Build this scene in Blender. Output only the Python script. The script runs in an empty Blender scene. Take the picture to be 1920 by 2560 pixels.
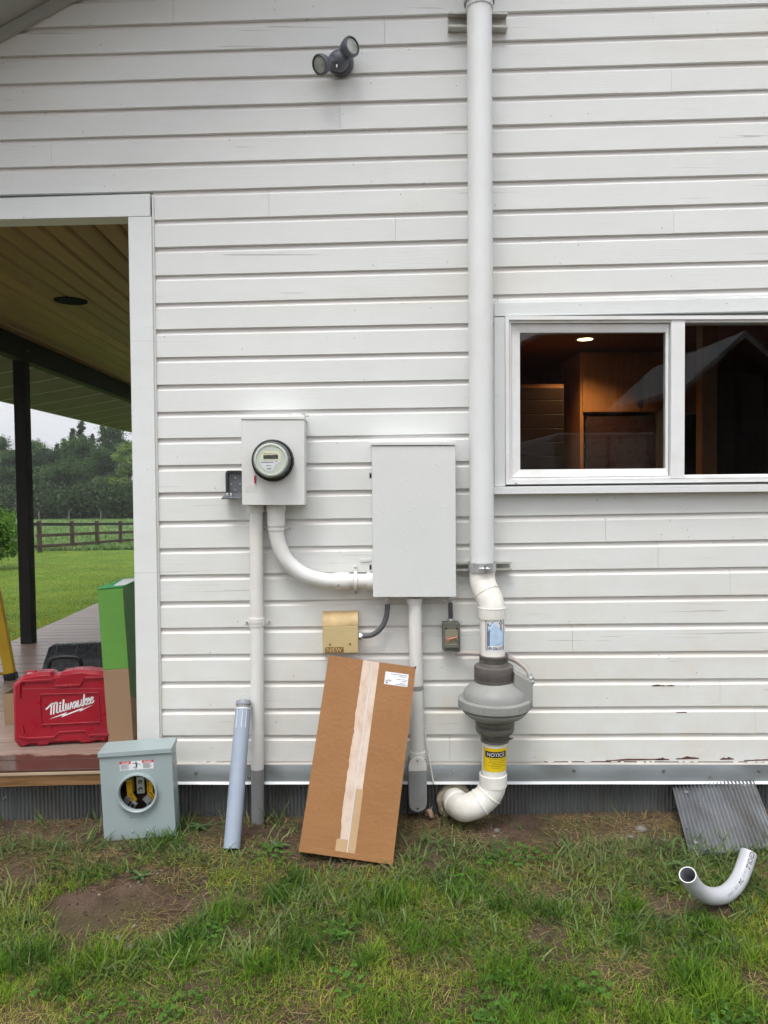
import bpy, math, random
import numpy as np
from mathutils import Matrix, Vector, Euler, noise as mnoise

random.seed(7); rng = np.random.default_rng(7)
sc = bpy.context.scene
COL = sc.collection
R = math.radians

# ------------------------------------------------------------------ camera
CAM = Vector((0.0, -3.6, 1.65))
YAW, PITCH, ROLL = R(2.0), R(2.0), R(0.62)
FPX, IW, IH = 1848.0, 1920.0, 2560.0
fwd = Vector((math.sin(YAW)*math.cos(PITCH), math.cos(YAW)*math.cos(PITCH), -math.sin(PITCH)))
r0 = fwd.cross(Vector((0, 0, 1))).normalized(); u0 = r0.cross(fwd).normalized()
right = r0*math.cos(ROLL) - u0*math.sin(ROLL)
upv = u0*math.cos(ROLL) + r0*math.sin(ROLL)
cd = bpy.data.cameras.new('camera'); cam = bpy.data.objects.new('camera', cd); COL.objects.link(cam)
cam.matrix_world = Matrix(((right.x, upv.x, -fwd.x, CAM.x), (right.y, upv.y, -fwd.y, CAM.y), (right.z, upv.z, -fwd.z, CAM.z), (0, 0, 0, 1)))
cd.sensor_fit = 'VERTICAL'; cd.sensor_height = 36.0; cd.lens = 36.0*FPX/IH
cd.clip_start = 0.05; cd.clip_end = 5000
sc.camera = cam

# ------------------------------------------------------------------ sky, sun, exposure
wd = bpy.data.worlds.new('World'); sc.world = wd; wd.use_nodes = True
nt = wd.node_tree; nt.nodes.clear()
out = nt.nodes.new('ShaderNodeOutputWorld'); bg = nt.nodes.new('ShaderNodeBackground')
sky = nt.nodes.new('ShaderNodeTexSky'); sky.sky_type = 'NISHITA'; sky.sun_disc = False
SUN_EL, SUN_AZ = R(64), R(200)
sky.sun_elevation = SUN_EL; sky.sun_rotation = SUN_AZ
sky.air_density = 1.0; sky.dust_density = 3.0; sky.ozone_density = 1.0
hs = nt.nodes.new('ShaderNodeHueSaturation'); hs.inputs['Saturation'].default_value = 0.35
mx = nt.nodes.new('ShaderNodeMix'); mx.data_type = 'RGBA'
mx.inputs[0].default_value = 0.72            # a closed cloud deck over the clear sky
mx.inputs[7].default_value = (11.7, 11.9, 12.3, 1)
nt.links.new(sky.outputs[0], hs.inputs['Color']); nt.links.new(hs.outputs[0], mx.inputs[6])
nt.links.new(mx.outputs[2], bg.inputs[0]); nt.links.new(bg.outputs[0], out.inputs[0])
bg.inputs[1].default_value = 0.1
sl = bpy.data.lights.new('sun', 'SUN'); so = bpy.data.objects.new('sun', sl); COL.objects.link(so)
sl.energy = 1.5; sl.angle = R(24); sl.color = (1.0, 0.97, 0.93)
sdir = Vector((math.sin(SUN_AZ)*math.cos(SUN_EL), math.cos(SUN_AZ)*math.cos(SUN_EL), math.sin(SUN_EL)))
so.rotation_euler = (-sdir).to_track_quat('-Z', 'Y').to_euler(); so.location = (-4, -10, 20)
sc.view_settings.view_transform = 'Standard'; sc.view_settings.look = 'None'
sc.view_settings.gamma = 1.0; sc.view_settings.use_curve_mapping = False
sc.view_settings.exposure = 0.90
sc.cycles.use_adaptive_sampling = True; sc.cycles.adaptive_threshold = 0.03; sc.cycles.adaptive_min_samples = 20
sc.cycles.max_bounces = 6; sc.cycles.diffuse_bounces = 3; sc.cycles.glossy_bounces = 3; sc.cycles.transmission_bounces = 4; sc.cycles.transparent_max_bounces = 8; sc.cycles.volume_bounces = 0

# ------------------------------------------------------------------ picture measurements -> real places
def ray(u, v):
    return (fwd*FPX + right*(u - IW/2) - upv*(v - IH/2)).normalized()
def W(u, v, y=0.0):            # the point a measured direction meets on the plane y = const (parallel to the wall)
    d = ray(u, v); t = (y - CAM.y)/d.y
    return CAM + d*t
def G(u, v, z=0.0):            # ... on the level z = const
    d = ray(u, v); t = (z - CAM.z)/d.z
    return CAM + d*t
def PX(y): return (y - CAM.y)/FPX   # metres in one measured pixel at depth y

def ground_z(x, y):
    if y < 0.3:
        t_ = min(1, max(0, (x + 0.2)/1.2)); s = 0.042*(1 - 0.9*t_*t_*(3 - 2*t_))*math.exp(-((y + 0.38)/0.30)**2) - 0.012*max(0, -y - 0.9)
        n = mnoise.noise(Vector((x*1.7, y*1.7, 0)))*0.016 + mnoise.noise(Vector((x*6, y*6, 3)))*0.007
        return 0.012 - 0.012*max(-2.5, min(2.5, x)) + s + n*(0.55 if y > -0.7 else 1)
    if y < 3: return -0.02*(y - 0.3)/2.7
    if y < 30: return -0.02 - 0.028*(y - 3)
    return -0.776 - 0.0135*min(y - 30, 90)

# ------------------------------------------------------------------ mesh helpers
WORLD_PARENTS = set()
class MB:
    def __init__(s): s.v = []; s.f = []; s.mi = []; s.sm = []; s.M = None; s.m = 0
    def add(s, vs, fs, smooth=False):
        b = len(s.v)
        for p in vs:
            p = Vector(p)
            s.v.append(tuple(s.M @ p) if s.M is not None else tuple(p))
        for f in fs:
            s.f.append(tuple(i + b for i in f)); s.mi.append(s.m); s.sm.append(smooth)
        return s
    def bb(s, x0, x1, y0, y1, z0, z1):
        return s.add([(x0,y0,z0),(x1,y0,z0),(x1,y1,z0),(x0,y1,z0),(x0,y0,z1),(x1,y0,z1),(x1,y1,z1),(x0,y1,z1)],
                     [(0,3,2,1),(4,5,6,7),(0,1,5,4),(1,2,6,5),(2,3,7,6),(3,0,4,7)])
    def hexa(s, front, back):   # four front corners BL BR TR TL and four back corners
        return s.add(list(front) + list(back), [(0,1,2,3),(7,6,5,4),(0,4,5,1),(1,5,6,2),(2,6,7,3),(3,7,4,0)])
    def prism(s, poly, y0, y1):  # polygon in x,z pushed along y
        n = len(poly); a = sum(poly[i][0]*poly[(i+1)%n][1] - poly[(i+1)%n][0]*poly[i][1] for i in range(n))
        if a < 0: poly = poly[::-1]
        vs = [(p[0], y0, p[1]) for p in poly] + [(p[0], y1, p[1]) for p in poly]
        fs = [tuple(range(n)), tuple(range(2*n - 1, n - 1, -1))] + [(i, i + n, (i+1)%n + n, (i+1)%n) for i in range(n)]
        return s.add(vs, fs)
    def tube(s, pts, r, seg=16, cap=True, smooth=True, inner=None):
        pts = [Vector(p) for p in pts]; n = len(pts)
        rs = r if isinstance(r, (list, tuple)) else [r]*n
        tang = []
        for i in range(n):
            t = pts[min(i+1, n-1)] - pts[max(i-1, 0)]; tang.append(t.normalized())
        ref = Vector((0, 0, 1)) if abs(tang[0].z) < 0.9 else Vector((1, 0, 0))
        nv = tang[0].cross(ref).normalized(); vs = []
        for i in range(n):
            nv = (nv - tang[i]*nv.dot(tang[i])).normalized(); bv = tang[i].cross(nv)
            for k in range(seg):
                a = 2*math.pi*k/seg; vs.append(pts[i] + (nv*math.cos(a) + bv*math.sin(a))*rs[i])
        fs = []
        for i in range(n - 1):
            for k in range(seg):
                k2 = (k + 1) % seg; fs.append((i*seg+k, i*seg+k2, (i+1)*seg+k2, (i+1)*seg+k))
        s.add(vs, fs, smooth)
        if cap:
            s.add(vs[:seg], [tuple(range(seg))[::-1]]); s.add(vs[-seg:], [tuple(range(seg))])
        return s
    def lathe(s, prof, seg=32, o=(0,0,0), axis=(0,0,1), smooth=True, cap=True, scale=(1,1)):
        ax = Vector(axis).normalized(); ref = Vector((0,0,1)) if abs(ax.z) < 0.9 else Vector((1,0,0))
        e1 = ax.cross(ref).normalized(); e2 = ax.cross(e1); o = Vector(o); vs = []
        for r, h in prof:
            for k in range(seg):
                a = 2*math.pi*k/seg
                vs.append(o + ax*h + e1*(r*scale[0]*math.cos(a)) + e2*(r*scale[1]*math.sin(a)))
        fs = []
        for i in range(len(prof) - 1):
            for k in range(seg):
                k2 = (k+1) % seg; fs.append((i*seg+k, i*seg+k2, (i+1)*seg+k2, (i+1)*seg+k))
        s.add(vs, fs, smooth)
        if cap:
            if prof[0][0] > 1e-6: s.add(vs[:seg], [tuple(range(seg))[::-1]])
            if prof[-1][0] > 1e-6: s.add(vs[-seg:], [tuple(range(seg))])
        return s
    def build(s, name, mats, parent=None, bevel=0, bseg=2, angle=38, fix=True):
        me = bpy.data.meshes.new(name); me.from_pydata(s.v, [], s.f)
        if not isinstance(mats, (list, tuple)): mats = [mats]
        for m in mats: me.materials.append(m)
        me.polygons.foreach_set('material_index', s.mi)
        me.polygons.foreach_set('use_smooth', [True if (b or bevel) else False for b in s.sm])
        if fix:
            import bmesh
            bm = bmesh.new(); bm.from_mesh(me); bmesh.ops.remove_doubles(bm, verts=bm.verts, dist=1e-6)
            bmesh.ops.recalc_face_normals(bm, faces=bm.faces); bm.to_mesh(me); bm.free()
        me.set_sharp_from_angle(angle=R(angle)); me.update()
        o = bpy.data.objects.new(name, me); COL.objects.link(o)
        attach(o, parent)
        if bevel:
            b = o.modifiers.new('bevel', 'BEVEL'); b.width = bevel; b.segments = bseg; b.limit_method = 'ANGLE'; b.angle_limit = R(40); b.harden_normals = True
        return o
def attach(o, parent):
    if parent is None: return
    o.parent = parent
    if parent.name in WORLD_PARENTS: o.matrix_parent_inverse = Matrix.Translation(-parent.location)
def tag(o, label=None, cat=None, group=None, kind=None):
    if label: o['label'] = label
    if cat: o['category'] = cat
    if group: o['group'] = group
    if kind: o['kind'] = kind
    return o
def thing(name, label, cat, loc=(0,0,0), M=None, group=None, kind=None):
    """an Empty at the thing's base; with M its parts are in its own frame, else in world measures"""
    o = bpy.data.objects.new(name, None); COL.objects.link(o); o.empty_display_size = 0.1
    if M is not None: o.matrix_world = M
    else: o.location = loc; WORLD_PARENTS.add(o.name)
    return tag(o, label, cat, group, kind)
def frame(BL, BR, TL):
    ux = (BR - BL); w = ux.length; ux.normalize(); uz = TL - BL; uz -= ux*uz.dot(ux); h = uz.length; uz.normalize()
    uy = uz.cross(ux)
    return Matrix(((ux.x, uy.x, uz.x, BL.x), (ux.y, uy.y, uz.y, BL.y), (ux.z, uy.z, uz.z, BL.z), (0,0,0,1))), w, h
def spl(pts, n=8):
    P = [Vector(p) for p in pts]; P = [P[0]*2 - P[1]] + P + [P[-1]*2 - P[-2]]; o = []
    for i in range(1, len(P) - 2):
        for k in range(n):
            t = k/n; a, b, c, d = P[i-1], P[i], P[i+1], P[i+2]
            o.append(0.5*((2*b) + (c - a)*t + (2*a - 5*b + 4*c - d)*t*t + (3*b - a - 3*c + d)*t**3))
    o.append(P[-2]); return o
_tc = {}
def text_geo(body, size=1.0, shear=0.0, bold=0.0):
    key = (body, size, shear, bold)
    if key in _tc: return _tc[key]
    cu = bpy.data.curves.new('t', 'FONT'); cu.body = body; cu.size = size; cu.shear = shear; cu.offset = bold; cu.resolution_u = 3
    ob = bpy.data.objects.new('t', cu); COL.objects.link(ob); dg = bpy.context.evaluated_depsgraph_get(); dg.update()
    me = ob.evaluated_get(dg).to_mesh(); vs = [tuple(v.co) for v in me.vertices]; fs = [tuple(p.vertices) for p in me.polygons]
    ob.evaluated_get(dg).to_mesh_clear(); bpy.data.objects.remove(ob); bpy.data.curves.remove(cu)
    xs = [v[0] for v in vs]; ys = [v[1] for v in vs]; x0, x1, y0, y1 = min(xs), max(xs), min(ys), max(ys)
    vs = [((v[0]-x0), (v[1]-y0)) for v in vs]; _tc[key] = (vs, fs, x1-x0, y1-y0); return _tc[key]
def put_text(mb, body, x0, z0, w, h, mapf, shear=0.0, bold=0.0):
    """lettering scaled into the box x0..x0+w, z0..z0+h of a surface; mapf(x,z) gives the place"""
    vs, fs, tw, th = text_geo(body, 1.0, shear, bold)
    mb.add([mapf(x0 + a/tw*w, z0 + b/th*h) for a, b in vs], fs)
def ribbon(mb, pts, wd, mapf, closed=False):
    n = len(pts); P = [Vector((p[0], p[1])) for p in pts]
    rng_ = range(n if closed else n - 1)
    for i in rng_:
        a, b = P[i], P[(i+1) % n]; d = (b - a)
        if d.length < 1e-9: continue
        d.normalize(); nn = Vector((-d.y, d.x))*wd/2; a2 = a - d*wd*0.45; b2 = b + d*wd*0.45
        mb.add([mapf(*(a2-nn)), mapf(*(b2-nn)), mapf(*(b2+nn)), mapf(*(a2+nn))], [(0,1,2,3)])

# ------------------------------------------------------------------ materials
def srgb(r, g, b):
    f = lambda c: (c/255/12.92) if c/255 <= 0.04045 else ((c/255 + 0.055)/1.055)**2.4
    return (f(r), f(g), f(b), 1)
class NT:
    def __init__(s, name):
        s.m = bpy.data.materials.new(name); s.m.use_nodes = True; s.t = s.m.node_tree; s.t.nodes.clear()
        s.out = s.n('ShaderNodeOutputMaterial'); s.co = s.n('ShaderNodeTexCoord').outputs['Object']
    def n(s, t, **k):
        x = s.t.nodes.new(t)
        for a, b in k.items(): setattr(x, a, b)
        return x
    def L(s, a, b): s.t.links.new(a, b)
    def map(s, sc_=(1,1,1), src=None):
        m = s.n('ShaderNodeMapping'); m.inputs['Scale'].default_value = sc_; s.L(src or s.co, m.inputs[0]); return m.outputs[0]
    def noise(s, scale, stretch=(1,1,1), detail=4, rough=0.55, dist=0.0):
        x = s.n('ShaderNodeTexNoise'); x.inputs['Scale'].default_value = scale; x.inputs['Detail'].default_value = detail
        x.inputs['Roughness'].default_value = rough; x.inputs['Distortion'].default_value = dist
        s.L(s.map(stretch), x.inputs['Vector']); return x.outputs[0]
    def ramp(s, src, a, b, va=0.0, vb=1.0):
        x = s.n('ShaderNodeMapRange'); x.inputs[1].default_value = a; x.inputs[2].default_value = b; x.inputs[3].default_value = va; x.inputs[4].default_value = vb
        s.L(src, x.inputs[0]); return x.outputs[0]
    def math(s, op, a, b=None):
        x = s.n('ShaderNodeMath', operation=op)
        for i, q in enumerate((a, b)):
            if q is None: continue
            if isinstance(q, (int, float)): x.inputs[i].default_value = q
            else: s.L(q, x.inputs[i])
        return x.outputs[0]
    def mix(s, fac, a, b, mode='MIX'):
        x = s.n('ShaderNodeMix'); x.data_type = 'RGBA'; x.blend_type = mode
        for i, q in ((0, fac), (6, a), (7, b)):
            if isinstance(q, (int, float)): x.inputs[i].default_value = q
            elif isinstance(q, tuple): x.inputs[i].default_value = q
            else: s.L(q, x.inputs[i])
        return x.outputs[2]
    def specks(s, scale, size, keep):
        v = s.n('ShaderNodeTexVoronoi'); v.inputs['Scale'].default_value = scale; s.L(s.co, v.inputs['Vector'])
        a = s.ramp(v.outputs['Distance'], size, size*0.6)
        sp = s.n('ShaderNodeSeparateColor'); s.L(v.outputs['Color'], sp.inputs[0])
        b = s.math('GREATER_THAN', sp.outputs[0], keep); return s.math('MULTIPLY', a, b)
    def bump(s, h, strength, dist=0.002, normal=None):
        b = s.n('ShaderNodeBump'); b.inputs['Strength'].default_value = strength; b.inputs['Distance'].default_value = dist
        s.L(h, b.inputs['Height'])
        if normal is not None: s.L(normal, b.inputs['Normal'])
        return b.outputs[0]
    def done(s, col, rough=0.5, metal=0.0, normal=None, spec=0.5, alpha=None, coat=0.0):
        p = s.n('ShaderNodeBsdfPrincipled')
        for k, q in (('Base Color', col), ('Roughness', rough), ('Metallic', metal), ('Specular IOR Level', spec), ('Coat Weight', coat)):
            if isinstance(q, (int, float, tuple)): p.inputs[k].default_value = q
            else: s.L(q, p.inputs[k])
        if normal is not None: s.L(normal, p.inputs['Normal'])
        s.L(p.outputs[0], s.out.inputs[0]); return s.m
def plain(name, c, rough=0.5, metal=0.0, var=0.08, vs=9.0, bump=0.0, bs=180, stretch=(1,1,1), dirt=None, dirt_amt=0.0, spec=0.5, coat=0.0, speck=None):
    """one paint or stuff: its colour, slow tone drift, optional grime and fine relief"""
    t = NT(name); n = t.noise(vs, stretch, 5)
    lo = tuple(x*(1 - var) for x in c[:3]) + (1,); hi = tuple(min(1, x*(1 + var)) for x in c[:3]) + (1,)
    col = t.mix(t.ramp(n, 0.32, 0.68), lo, hi)
    if dirt is not None: col = t.mix(t.math('MULTIPLY', t.ramp(t.noise(vs*0.6, stretch, 6, 0.65), 0.5, 0.72), dirt_amt), col, dirt)
    if speck: col = t.mix(t.specks(*speck[:3]), col, speck[3])
    nm = t.bump(t.noise(bs, stretch, 3), bump, 0.001) if bump else None
    rg = t.ramp(t.noise(vs*2.3, (1,1,1), 3), 0.3, 0.7, max(0.02, rough - 0.07), min(1, rough + 0.07))
    return t.done(col, rg, metal, nm, spec, coat=coat)

def siding_paint(name, base, warm):
    t = NT(name)
    oi = t.n('ShaderNodeObjectInfo')
    lo = tuple(x*0.95 for x in base[:3]) + (1,)
    col = t.mix(t.ramp(t.noise(2.2, (1,1,2.5), 2), 0.3, 0.7), lo, base)
    col = t.mix(t.ramp(oi.outputs['Random'], 0, 1, 0.0, 0.42), col, tuple(x*q for x, q in zip(base[:3], (0.90, 0.90, 0.90))) + (1,))
    # splash dirt low on the wall, and blotches
    sp = t.n('ShaderNodeSeparateXYZ'); t.L(t.co, sp.inputs[0])
    low = t.math('MULTIPLY', t.ramp(sp.outputs[2], 1.9, 0.3, 0.0, 0.55), t.ramp(t.noise(5, (1,1,1), 4, 0.7), 0.35, 0.7))
    col = t.mix(low, col, warm)
    blot = t.math('MULTIPLY', t.ramp(t.noise(1.1, (0.6,1,3), 3, 0.6), 0.56, 0.74), 0.35)
    col = t.mix(blot, col, warm)
    grain = t.noise(7, (0.55, 1, 22), 3, 0.6, 0.6)
    w = t.n('ShaderNodeTexWave', wave_type='RINGS'); w.inputs['Scale'].default_value = 5; w.inputs['Distortion'].default_value = 7; w.inputs['Detail'].default_value = 1.5
    w.inputs['Detail Scale'].default_value = 1.2
    t.L(t.map((0.8, 1, 6)), w.inputs['Vector'])
    wmask = t.ramp(t.noise(1.6, (1,1,2), 2), 0.53, 0.66)
    h = t.math('ADD', t.math('MULTIPLY', grain, 0.7), t.math('MULTIPLY', t.math('MULTIPLY', w.outputs[0], wmask), 0.35))
    crack = t.noise(3.2, (0.35, 1, 26), 3, 0.5, 0.9)
    cm = t.math('MULTIPLY', t.ramp(crack, 0.680, 0.695), t.ramp(t.noise(1.4, (1,1,2), 1), 0.50, 0.6))
    col = t.mix(t.math('MULTIPLY', cm, 0.55), col, (0.22, 0.20, 0.18, 1))
    col = t.mix(t.math('MULTIPLY', t.specks(22, 0.08, 0.80), 0.75), col, (0.13, 0.11, 0.09, 1))
    col = t.mix(t.math('MULTIPLY', t.specks(60, 0.12, 0.84), 0.6), col, (0.30, 0.26, 0.20, 1))
    nm = t.bump(h, 0.22, 0.003)
    return t.done(col, t.ramp(grain, 0.3, 0.7, 0.36, 0.56), 0, nm, 0.45)

def wood(name, dark, light, rough=0.6, stretch=(1,1,1), scale=6, bump=0.25, random_tone=0.35, knots=True, wet=False):
    t = NT(name); oi = t.n('ShaderNodeObjectInfo')
    off = t.n('ShaderNodeVectorMath', operation='SCALE'); off.inputs[0].default_value = (3.1, 7.7, 5.3); t.L(t.math('MULTIPLY', oi.outputs['Random'], 9.0), off.inputs['Scale'])
    ad = t.n('ShaderNodeVectorMath', operation='ADD'); t.L(t.co, ad.inputs[0]); t.L(off.outputs[0], ad.inputs[1]); t.co = ad.outputs[0]
    g = t.noise(scale, stretch, 8, 0.62, 1.2); col = t.mix(t.ramp(g, 0.3, 0.7), dark, light)
    col = t.mix(t.math('MULTIPLY', oi.outputs['Random'], random_tone), col, tuple(x*0.55 for x in light[:3]) + (1,))
    if knots: col = t.mix(t.math('MULTIPLY', t.specks(5, 0.10, 0.72), 0.7), col, tuple(x*0.3 for x in dark[:3]) + (1,))
    rg = rough
    if wet:      # rain-soaked outer boards: an irregular wet front
        gx = t.n('ShaderNodeTexCoord').outputs['Object']; sp = t.n('ShaderNodeSeparateXYZ'); t.L(gx, sp.inputs[0])
        yy = t.math('ADD', sp.outputs[1], t.math('MULTIPLY', t.math('SUBTRACT', t.noise(3.5, (1,1,1), 5, 0.6), 0.5), 0.22))
        wm = t.ramp(yy, 0.17, 0.145); col = t.mix(wm, col, (0.075, 0.035, 0.026, 1)); rg = t.ramp(wm, 0, 1, rough, 0.22)
    return t.done(col, rg, 0, t.bump(g, bump, 0.002), 0.4)

WHITE = srgb(231, 233, 229)
M_side = siding_paint('siding_paint', (0.765, 0.784, 0.770, 1), (0.66, 0.60, 0.50, 1))
M_cove = siding_paint('siding_cove_dusty_skylit', (0.785, 0.775, 0.755, 1), (0.70, 0.62, 0.49, 1))  # creamier than the face: dust, plus sky light on the up-facing cove, in the colour
M_trim = siding_paint('trim_paint', (0.76, 0.785, 0.785, 1), (0.66, 0.62, 0.54, 1))
M_bare = wood('bare_cedar', (0.085, 0.036, 0.026, 1), (0.15, 0.062, 0.045, 1), 0.7, (0.5,1,8), 10)
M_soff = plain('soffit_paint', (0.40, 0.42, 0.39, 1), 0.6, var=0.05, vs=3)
M_ceil = wood('cedar_ceiling', (0.21, 0.108, 0.042, 1), (0.37, 0.215, 0.085, 1), 0.5, (7,0.35,1), 4, 0.15, 0.85)
M_beam = wood('dark_stain', (0.005, 0.005, 0.006, 1), (0.015, 0.012, 0.011, 1), 0.7, (6,6,0.6), 4, 0.2, 0.2)
M_matte = plain('matte_black', (0.008, 0.008, 0.010, 1), 0.9, spec=0.1)
M_deck = wood('deck_wood', (0.26, 0.175, 0.14, 1), (0.42, 0.31, 0.26, 1), 0.34, (0.5,8,1), 5, 0.25, 0.6, wet=True)
M_fasc = wood('fascia_wood', (0.13, 0.065, 0.025, 1), (0.30, 0.17, 0.075, 1), 0.4, (0.5,1,9), 4, 0.2, 0.2)
M_pale = wood('pale_wood', (0.35, 0.25, 0.17, 1), (0.5, 0.38, 0.27, 1), 0.5, (0.5,1,9), 4, 0.2, 0.2)
M_galv = plain('galvanised_flashing', (0.30, 0.33, 0.345, 1), 0.42, 0.55, 0.12, 2.5, 0.05, 60, (0.4,1,2), dirt=(0.22,0.20,0.17,1), dirt_amt=0.5, speck=(40, 0.06, 0.85, (0.08,0.07,0.06,1)))
M_flashtop = plain('dusty_flashing_lip', (0.50, 0.47, 0.43, 1), 0.6, 0, 0.15, 6)
M_drip = plain('flashing_drip_skylit', (0.80, 0.81, 0.82, 1), 0.35, 0.1, 0.05, 4)  # near white: sky light on the upward-tilted drip edge, put into the colour
M_skirt = plain('weathered_corrugated', (0.115, 0.121, 0.122, 1), 0.6, 0.25, 0.35, 4, 0.1, 90, (1,1,0.35), dirt=(0.11,0.08,0.05,1), dirt_amt=0.7, speck=(35, 0.06, 0.8, (0.3,0.3,0.3,1)))
M_sheet = plain('galvanised_sheet', (0.19, 0.20, 0.215, 1), 0.5, 0.4, 0.35, 7, 0.1, 120, (1,1,0.4), dirt=(0.10,0.09,0.075,1), dirt_amt=0.6, speck=(60, 0.11, 0.72, (0.36,0.36,0.38,1)))
M_screw = plain('screw_metal', (0.45, 0.46, 0.46, 1), 0.3, 0.9, 0.1)
M_hole = plain('dark_hole', (0.006, 0.006, 0.006, 1), 0.8, 0, 0)
M_vinyl = plain('window_vinyl', (0.80, 0.81, 0.815, 1), 0.35, 0, 0.03, 5, dirt=(0.62,0.55,0.46,1), dirt_amt=0.35)
M_pvc = plain('painted_pvc', (0.755, 0.755, 0.735, 1), 0.40, 0, 0.04, 5, 0.02, 90, dirt=(0.58,0.52,0.43,1), dirt_amt=0.4, speck=(30, 0.05, 0.86, (0.25,0.22,0.18,1)))
M_stack = plain('stack_paint', (0.74, 0.755, 0.76, 1), 0.38, 0, 0.03, 4, dirt=(0.62,0.58,0.52,1), dirt_amt=0.3)
M_pipe = plain('white_pvc', (0.80, 0.785, 0.74, 1), 0.33, 0, 0.04, 6, dirt=(0.50,0.43,0.33,1), dirt_amt=0.55, speck=(40, 0.06, 0.85, (0.3,0.26,0.2,1)))
M_gpvc = plain('grey_pvc', (0.27, 0.285, 0.29, 1), 0.45, 0, 0.08, 6, dirt=(0.20,0.17,0.13,1), dirt_amt=0.6, speck=(30, 0.06, 0.85, (0.07,0.06,0.05,1)))
M_bluepvc = plain('blue_grey_pvc', (0.285, 0.335, 0.415, 1), 0.40, 0, 0.04, 3)
M_bendpvc = plain('light_grey_pvc', (0.47, 0.48, 0.515, 1), 0.35, 0, 0.04, 4)
M_bendin = plain('pipe_bore', (0.22, 0.225, 0.25, 1), 0.5, 0, 0.05)
M_box = plain('enclosure_paint', (0.70, 0.71, 0.695, 1), 0.42, 0, 0.03, 4, 0.04, 260, dirt=(0.58,0.54,0.47,1), dirt_amt=0.25)
def wet_paint():
    t = NT('wet_enclosure_paint'); n = t.noise(3, (1,1,1), 4)
    col = t.mix(t.ramp(n, 0.3, 0.7), (0.665, 0.685, 0.675, 1), (0.70, 0.715, 0.70, 1))
    v = t.n('ShaderNodeTexVoronoi'); v.inputs['Scale'].default_value = 75; t.L(t.co, v.inputs['Vector'])
    sp = t.n('ShaderNodeSeparateColor'); t.L(v.outputs['Color'], sp.inputs[0])
    drop = t.math('MULTIPLY', t.ramp(v.outputs['Distance'], 0.30, 0.0), t.math('GREATER_THAN', sp.outputs[0], 0.80))
    col = t.mix(t.math('MULTIPLY', t.math('GREATER_THAN', drop, 0.45), 0.35), col, (0.9, 0.92, 0.92, 1))
    return t.done(col, 0.34, 0, t.bump(drop, 0.6, 0.003, t.bump(t.noise(160, (1,1,1), 2), 0.12, 0.001)), 0.5)
M_wet = wet_paint()
M_lightgrey = plain('floodlight_plastic', (0.115, 0.125, 0.15, 1), 0.45, 0, 0.06, 12)
M_rubber = plain('black_rubber', (0.018, 0.018, 0.02, 1), 0.5)
M_lens = plain('frosted_lens', (0.40, 0.43, 0.40, 1), 0.12, 0, 0.25, 25, 0.3, 70)
M_fan = plain('fan_plastic', (0.275, 0.280, 0.268, 1), 0.5, 0, 0.06, 7, dirt=(0.36,0.32,0.27,1), dirt_amt=0.5, speck=(40, 0.05, 0.9, (0.12,0.1,0.09,1)))
M_coup = plain('rubber_coupling', (0.120, 0.106, 0.099, 1), 0.65, 0, 0.12, 9, dirt=(0.10,0.085,0.06,1), dirt_amt=0.6)
M_coup2 = plain('rubber_coupling_low', (0.145, 0.138, 0.118, 1), 0.6, 0, 0.15, 9, dirt=(0.09,0.075,0.045,1), dirt_amt=0.7)
M_band = plain('steel_band', (0.16, 0.15, 0.145, 1), 0.4, 0.7, 0.15)
M_zinc = plain('zinc', (0.55, 0.57, 0.58, 1), 0.32, 0.75, 0.1, 20)
M_strut = plain('strut_channel', (0.52, 0.52, 0.48, 1), 0.5, 0.2, 0.1, 15)
M_tan = plain('aged_tan_plastic', (0.52, 0.42, 0.215, 1), 0.42, 0, 0.06, 5, dirt=(0.45,0.27,0.10,1), dirt_amt=0.35)
M_tantop = plain('weathered_tan_top', (0.52, 0.38, 0.185, 1), 0.6, 0, 0.2, 12, dirt=(0.30,0.17,0.08,1), dirt_amt=0.7)
M_rust = plain('rust_lettering', (0.20, 0.095, 0.025, 1), 0.7, 0, 0.3, 40)
M_flex = plain('flex_conduit', (0.095, 0.098, 0.105, 1), 0.5, 0, 0.1, 10)
M_flexpale = plain('dusty_conduit', (0.42, 0.37, 0.34, 1), 0.6, 0, 0.15, 10)
M_olive = plain('olive_metal', (0.145, 0.147, 0.118, 1), 0.5, 0, 0.08, 9)
M_olive2 = plain('olive_plate', (0.24, 0.225, 0.165, 1), 0.5, 0, 0.08, 9)
M_redlever = plain('faded_red_lever', (0.60, 0.20, 0.13, 1), 0.5)
M_redtag = plain('red_seal', (0.45, 0.02, 0.05, 1), 0.4)
M_keys = plain('keysafe_shell', (0.035, 0.037, 0.04, 1), 0.4)
M_keyg = plain('keysafe_inner', (0.13, 0.14, 0.15, 1), 0.4, 0.2)
M_wire = plain('white_cable', (0.72, 0.70, 0.64, 1), 0.5)
M_black = plain('black_plastic', (0.014, 0.015, 0.017, 1), 0.38, 0, 0.1)
M_charcoal = plain('charcoal_plastic', (0.030, 0.033, 0.037, 1), 0.28, 0, 0.1)
M_red = plain('red_case_plastic', (0.30, 0.006, 0.018, 1), 0.32, 0, 0.08, 6, 0.05, 200, dirt=(0.20,0.008,0.02,1), dirt_amt=0.5, speck=(24, 0.06, 0.9, (0.55,0.15,0.16,1)))
M_whitep = plain('white_print', (0.78, 0.78, 0.79, 1), 0.4, 0, 0.02)
M_yellow = plain('yellow_plastic', (0.72, 0.42, 0.01, 1), 0.4, 0, 0.08)
M_ladder = plain('yellow_fibreglass', (0.58, 0.36, 0.012, 1), 0.45, 0, 0.1, 5, speck=(14, 0.06, 0.8, (0.15,0.1,0.03,1)))
M_alu = plain('aluminium', (0.6, 0.61, 0.62, 1), 0.35, 0.8, 0.1)
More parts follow.
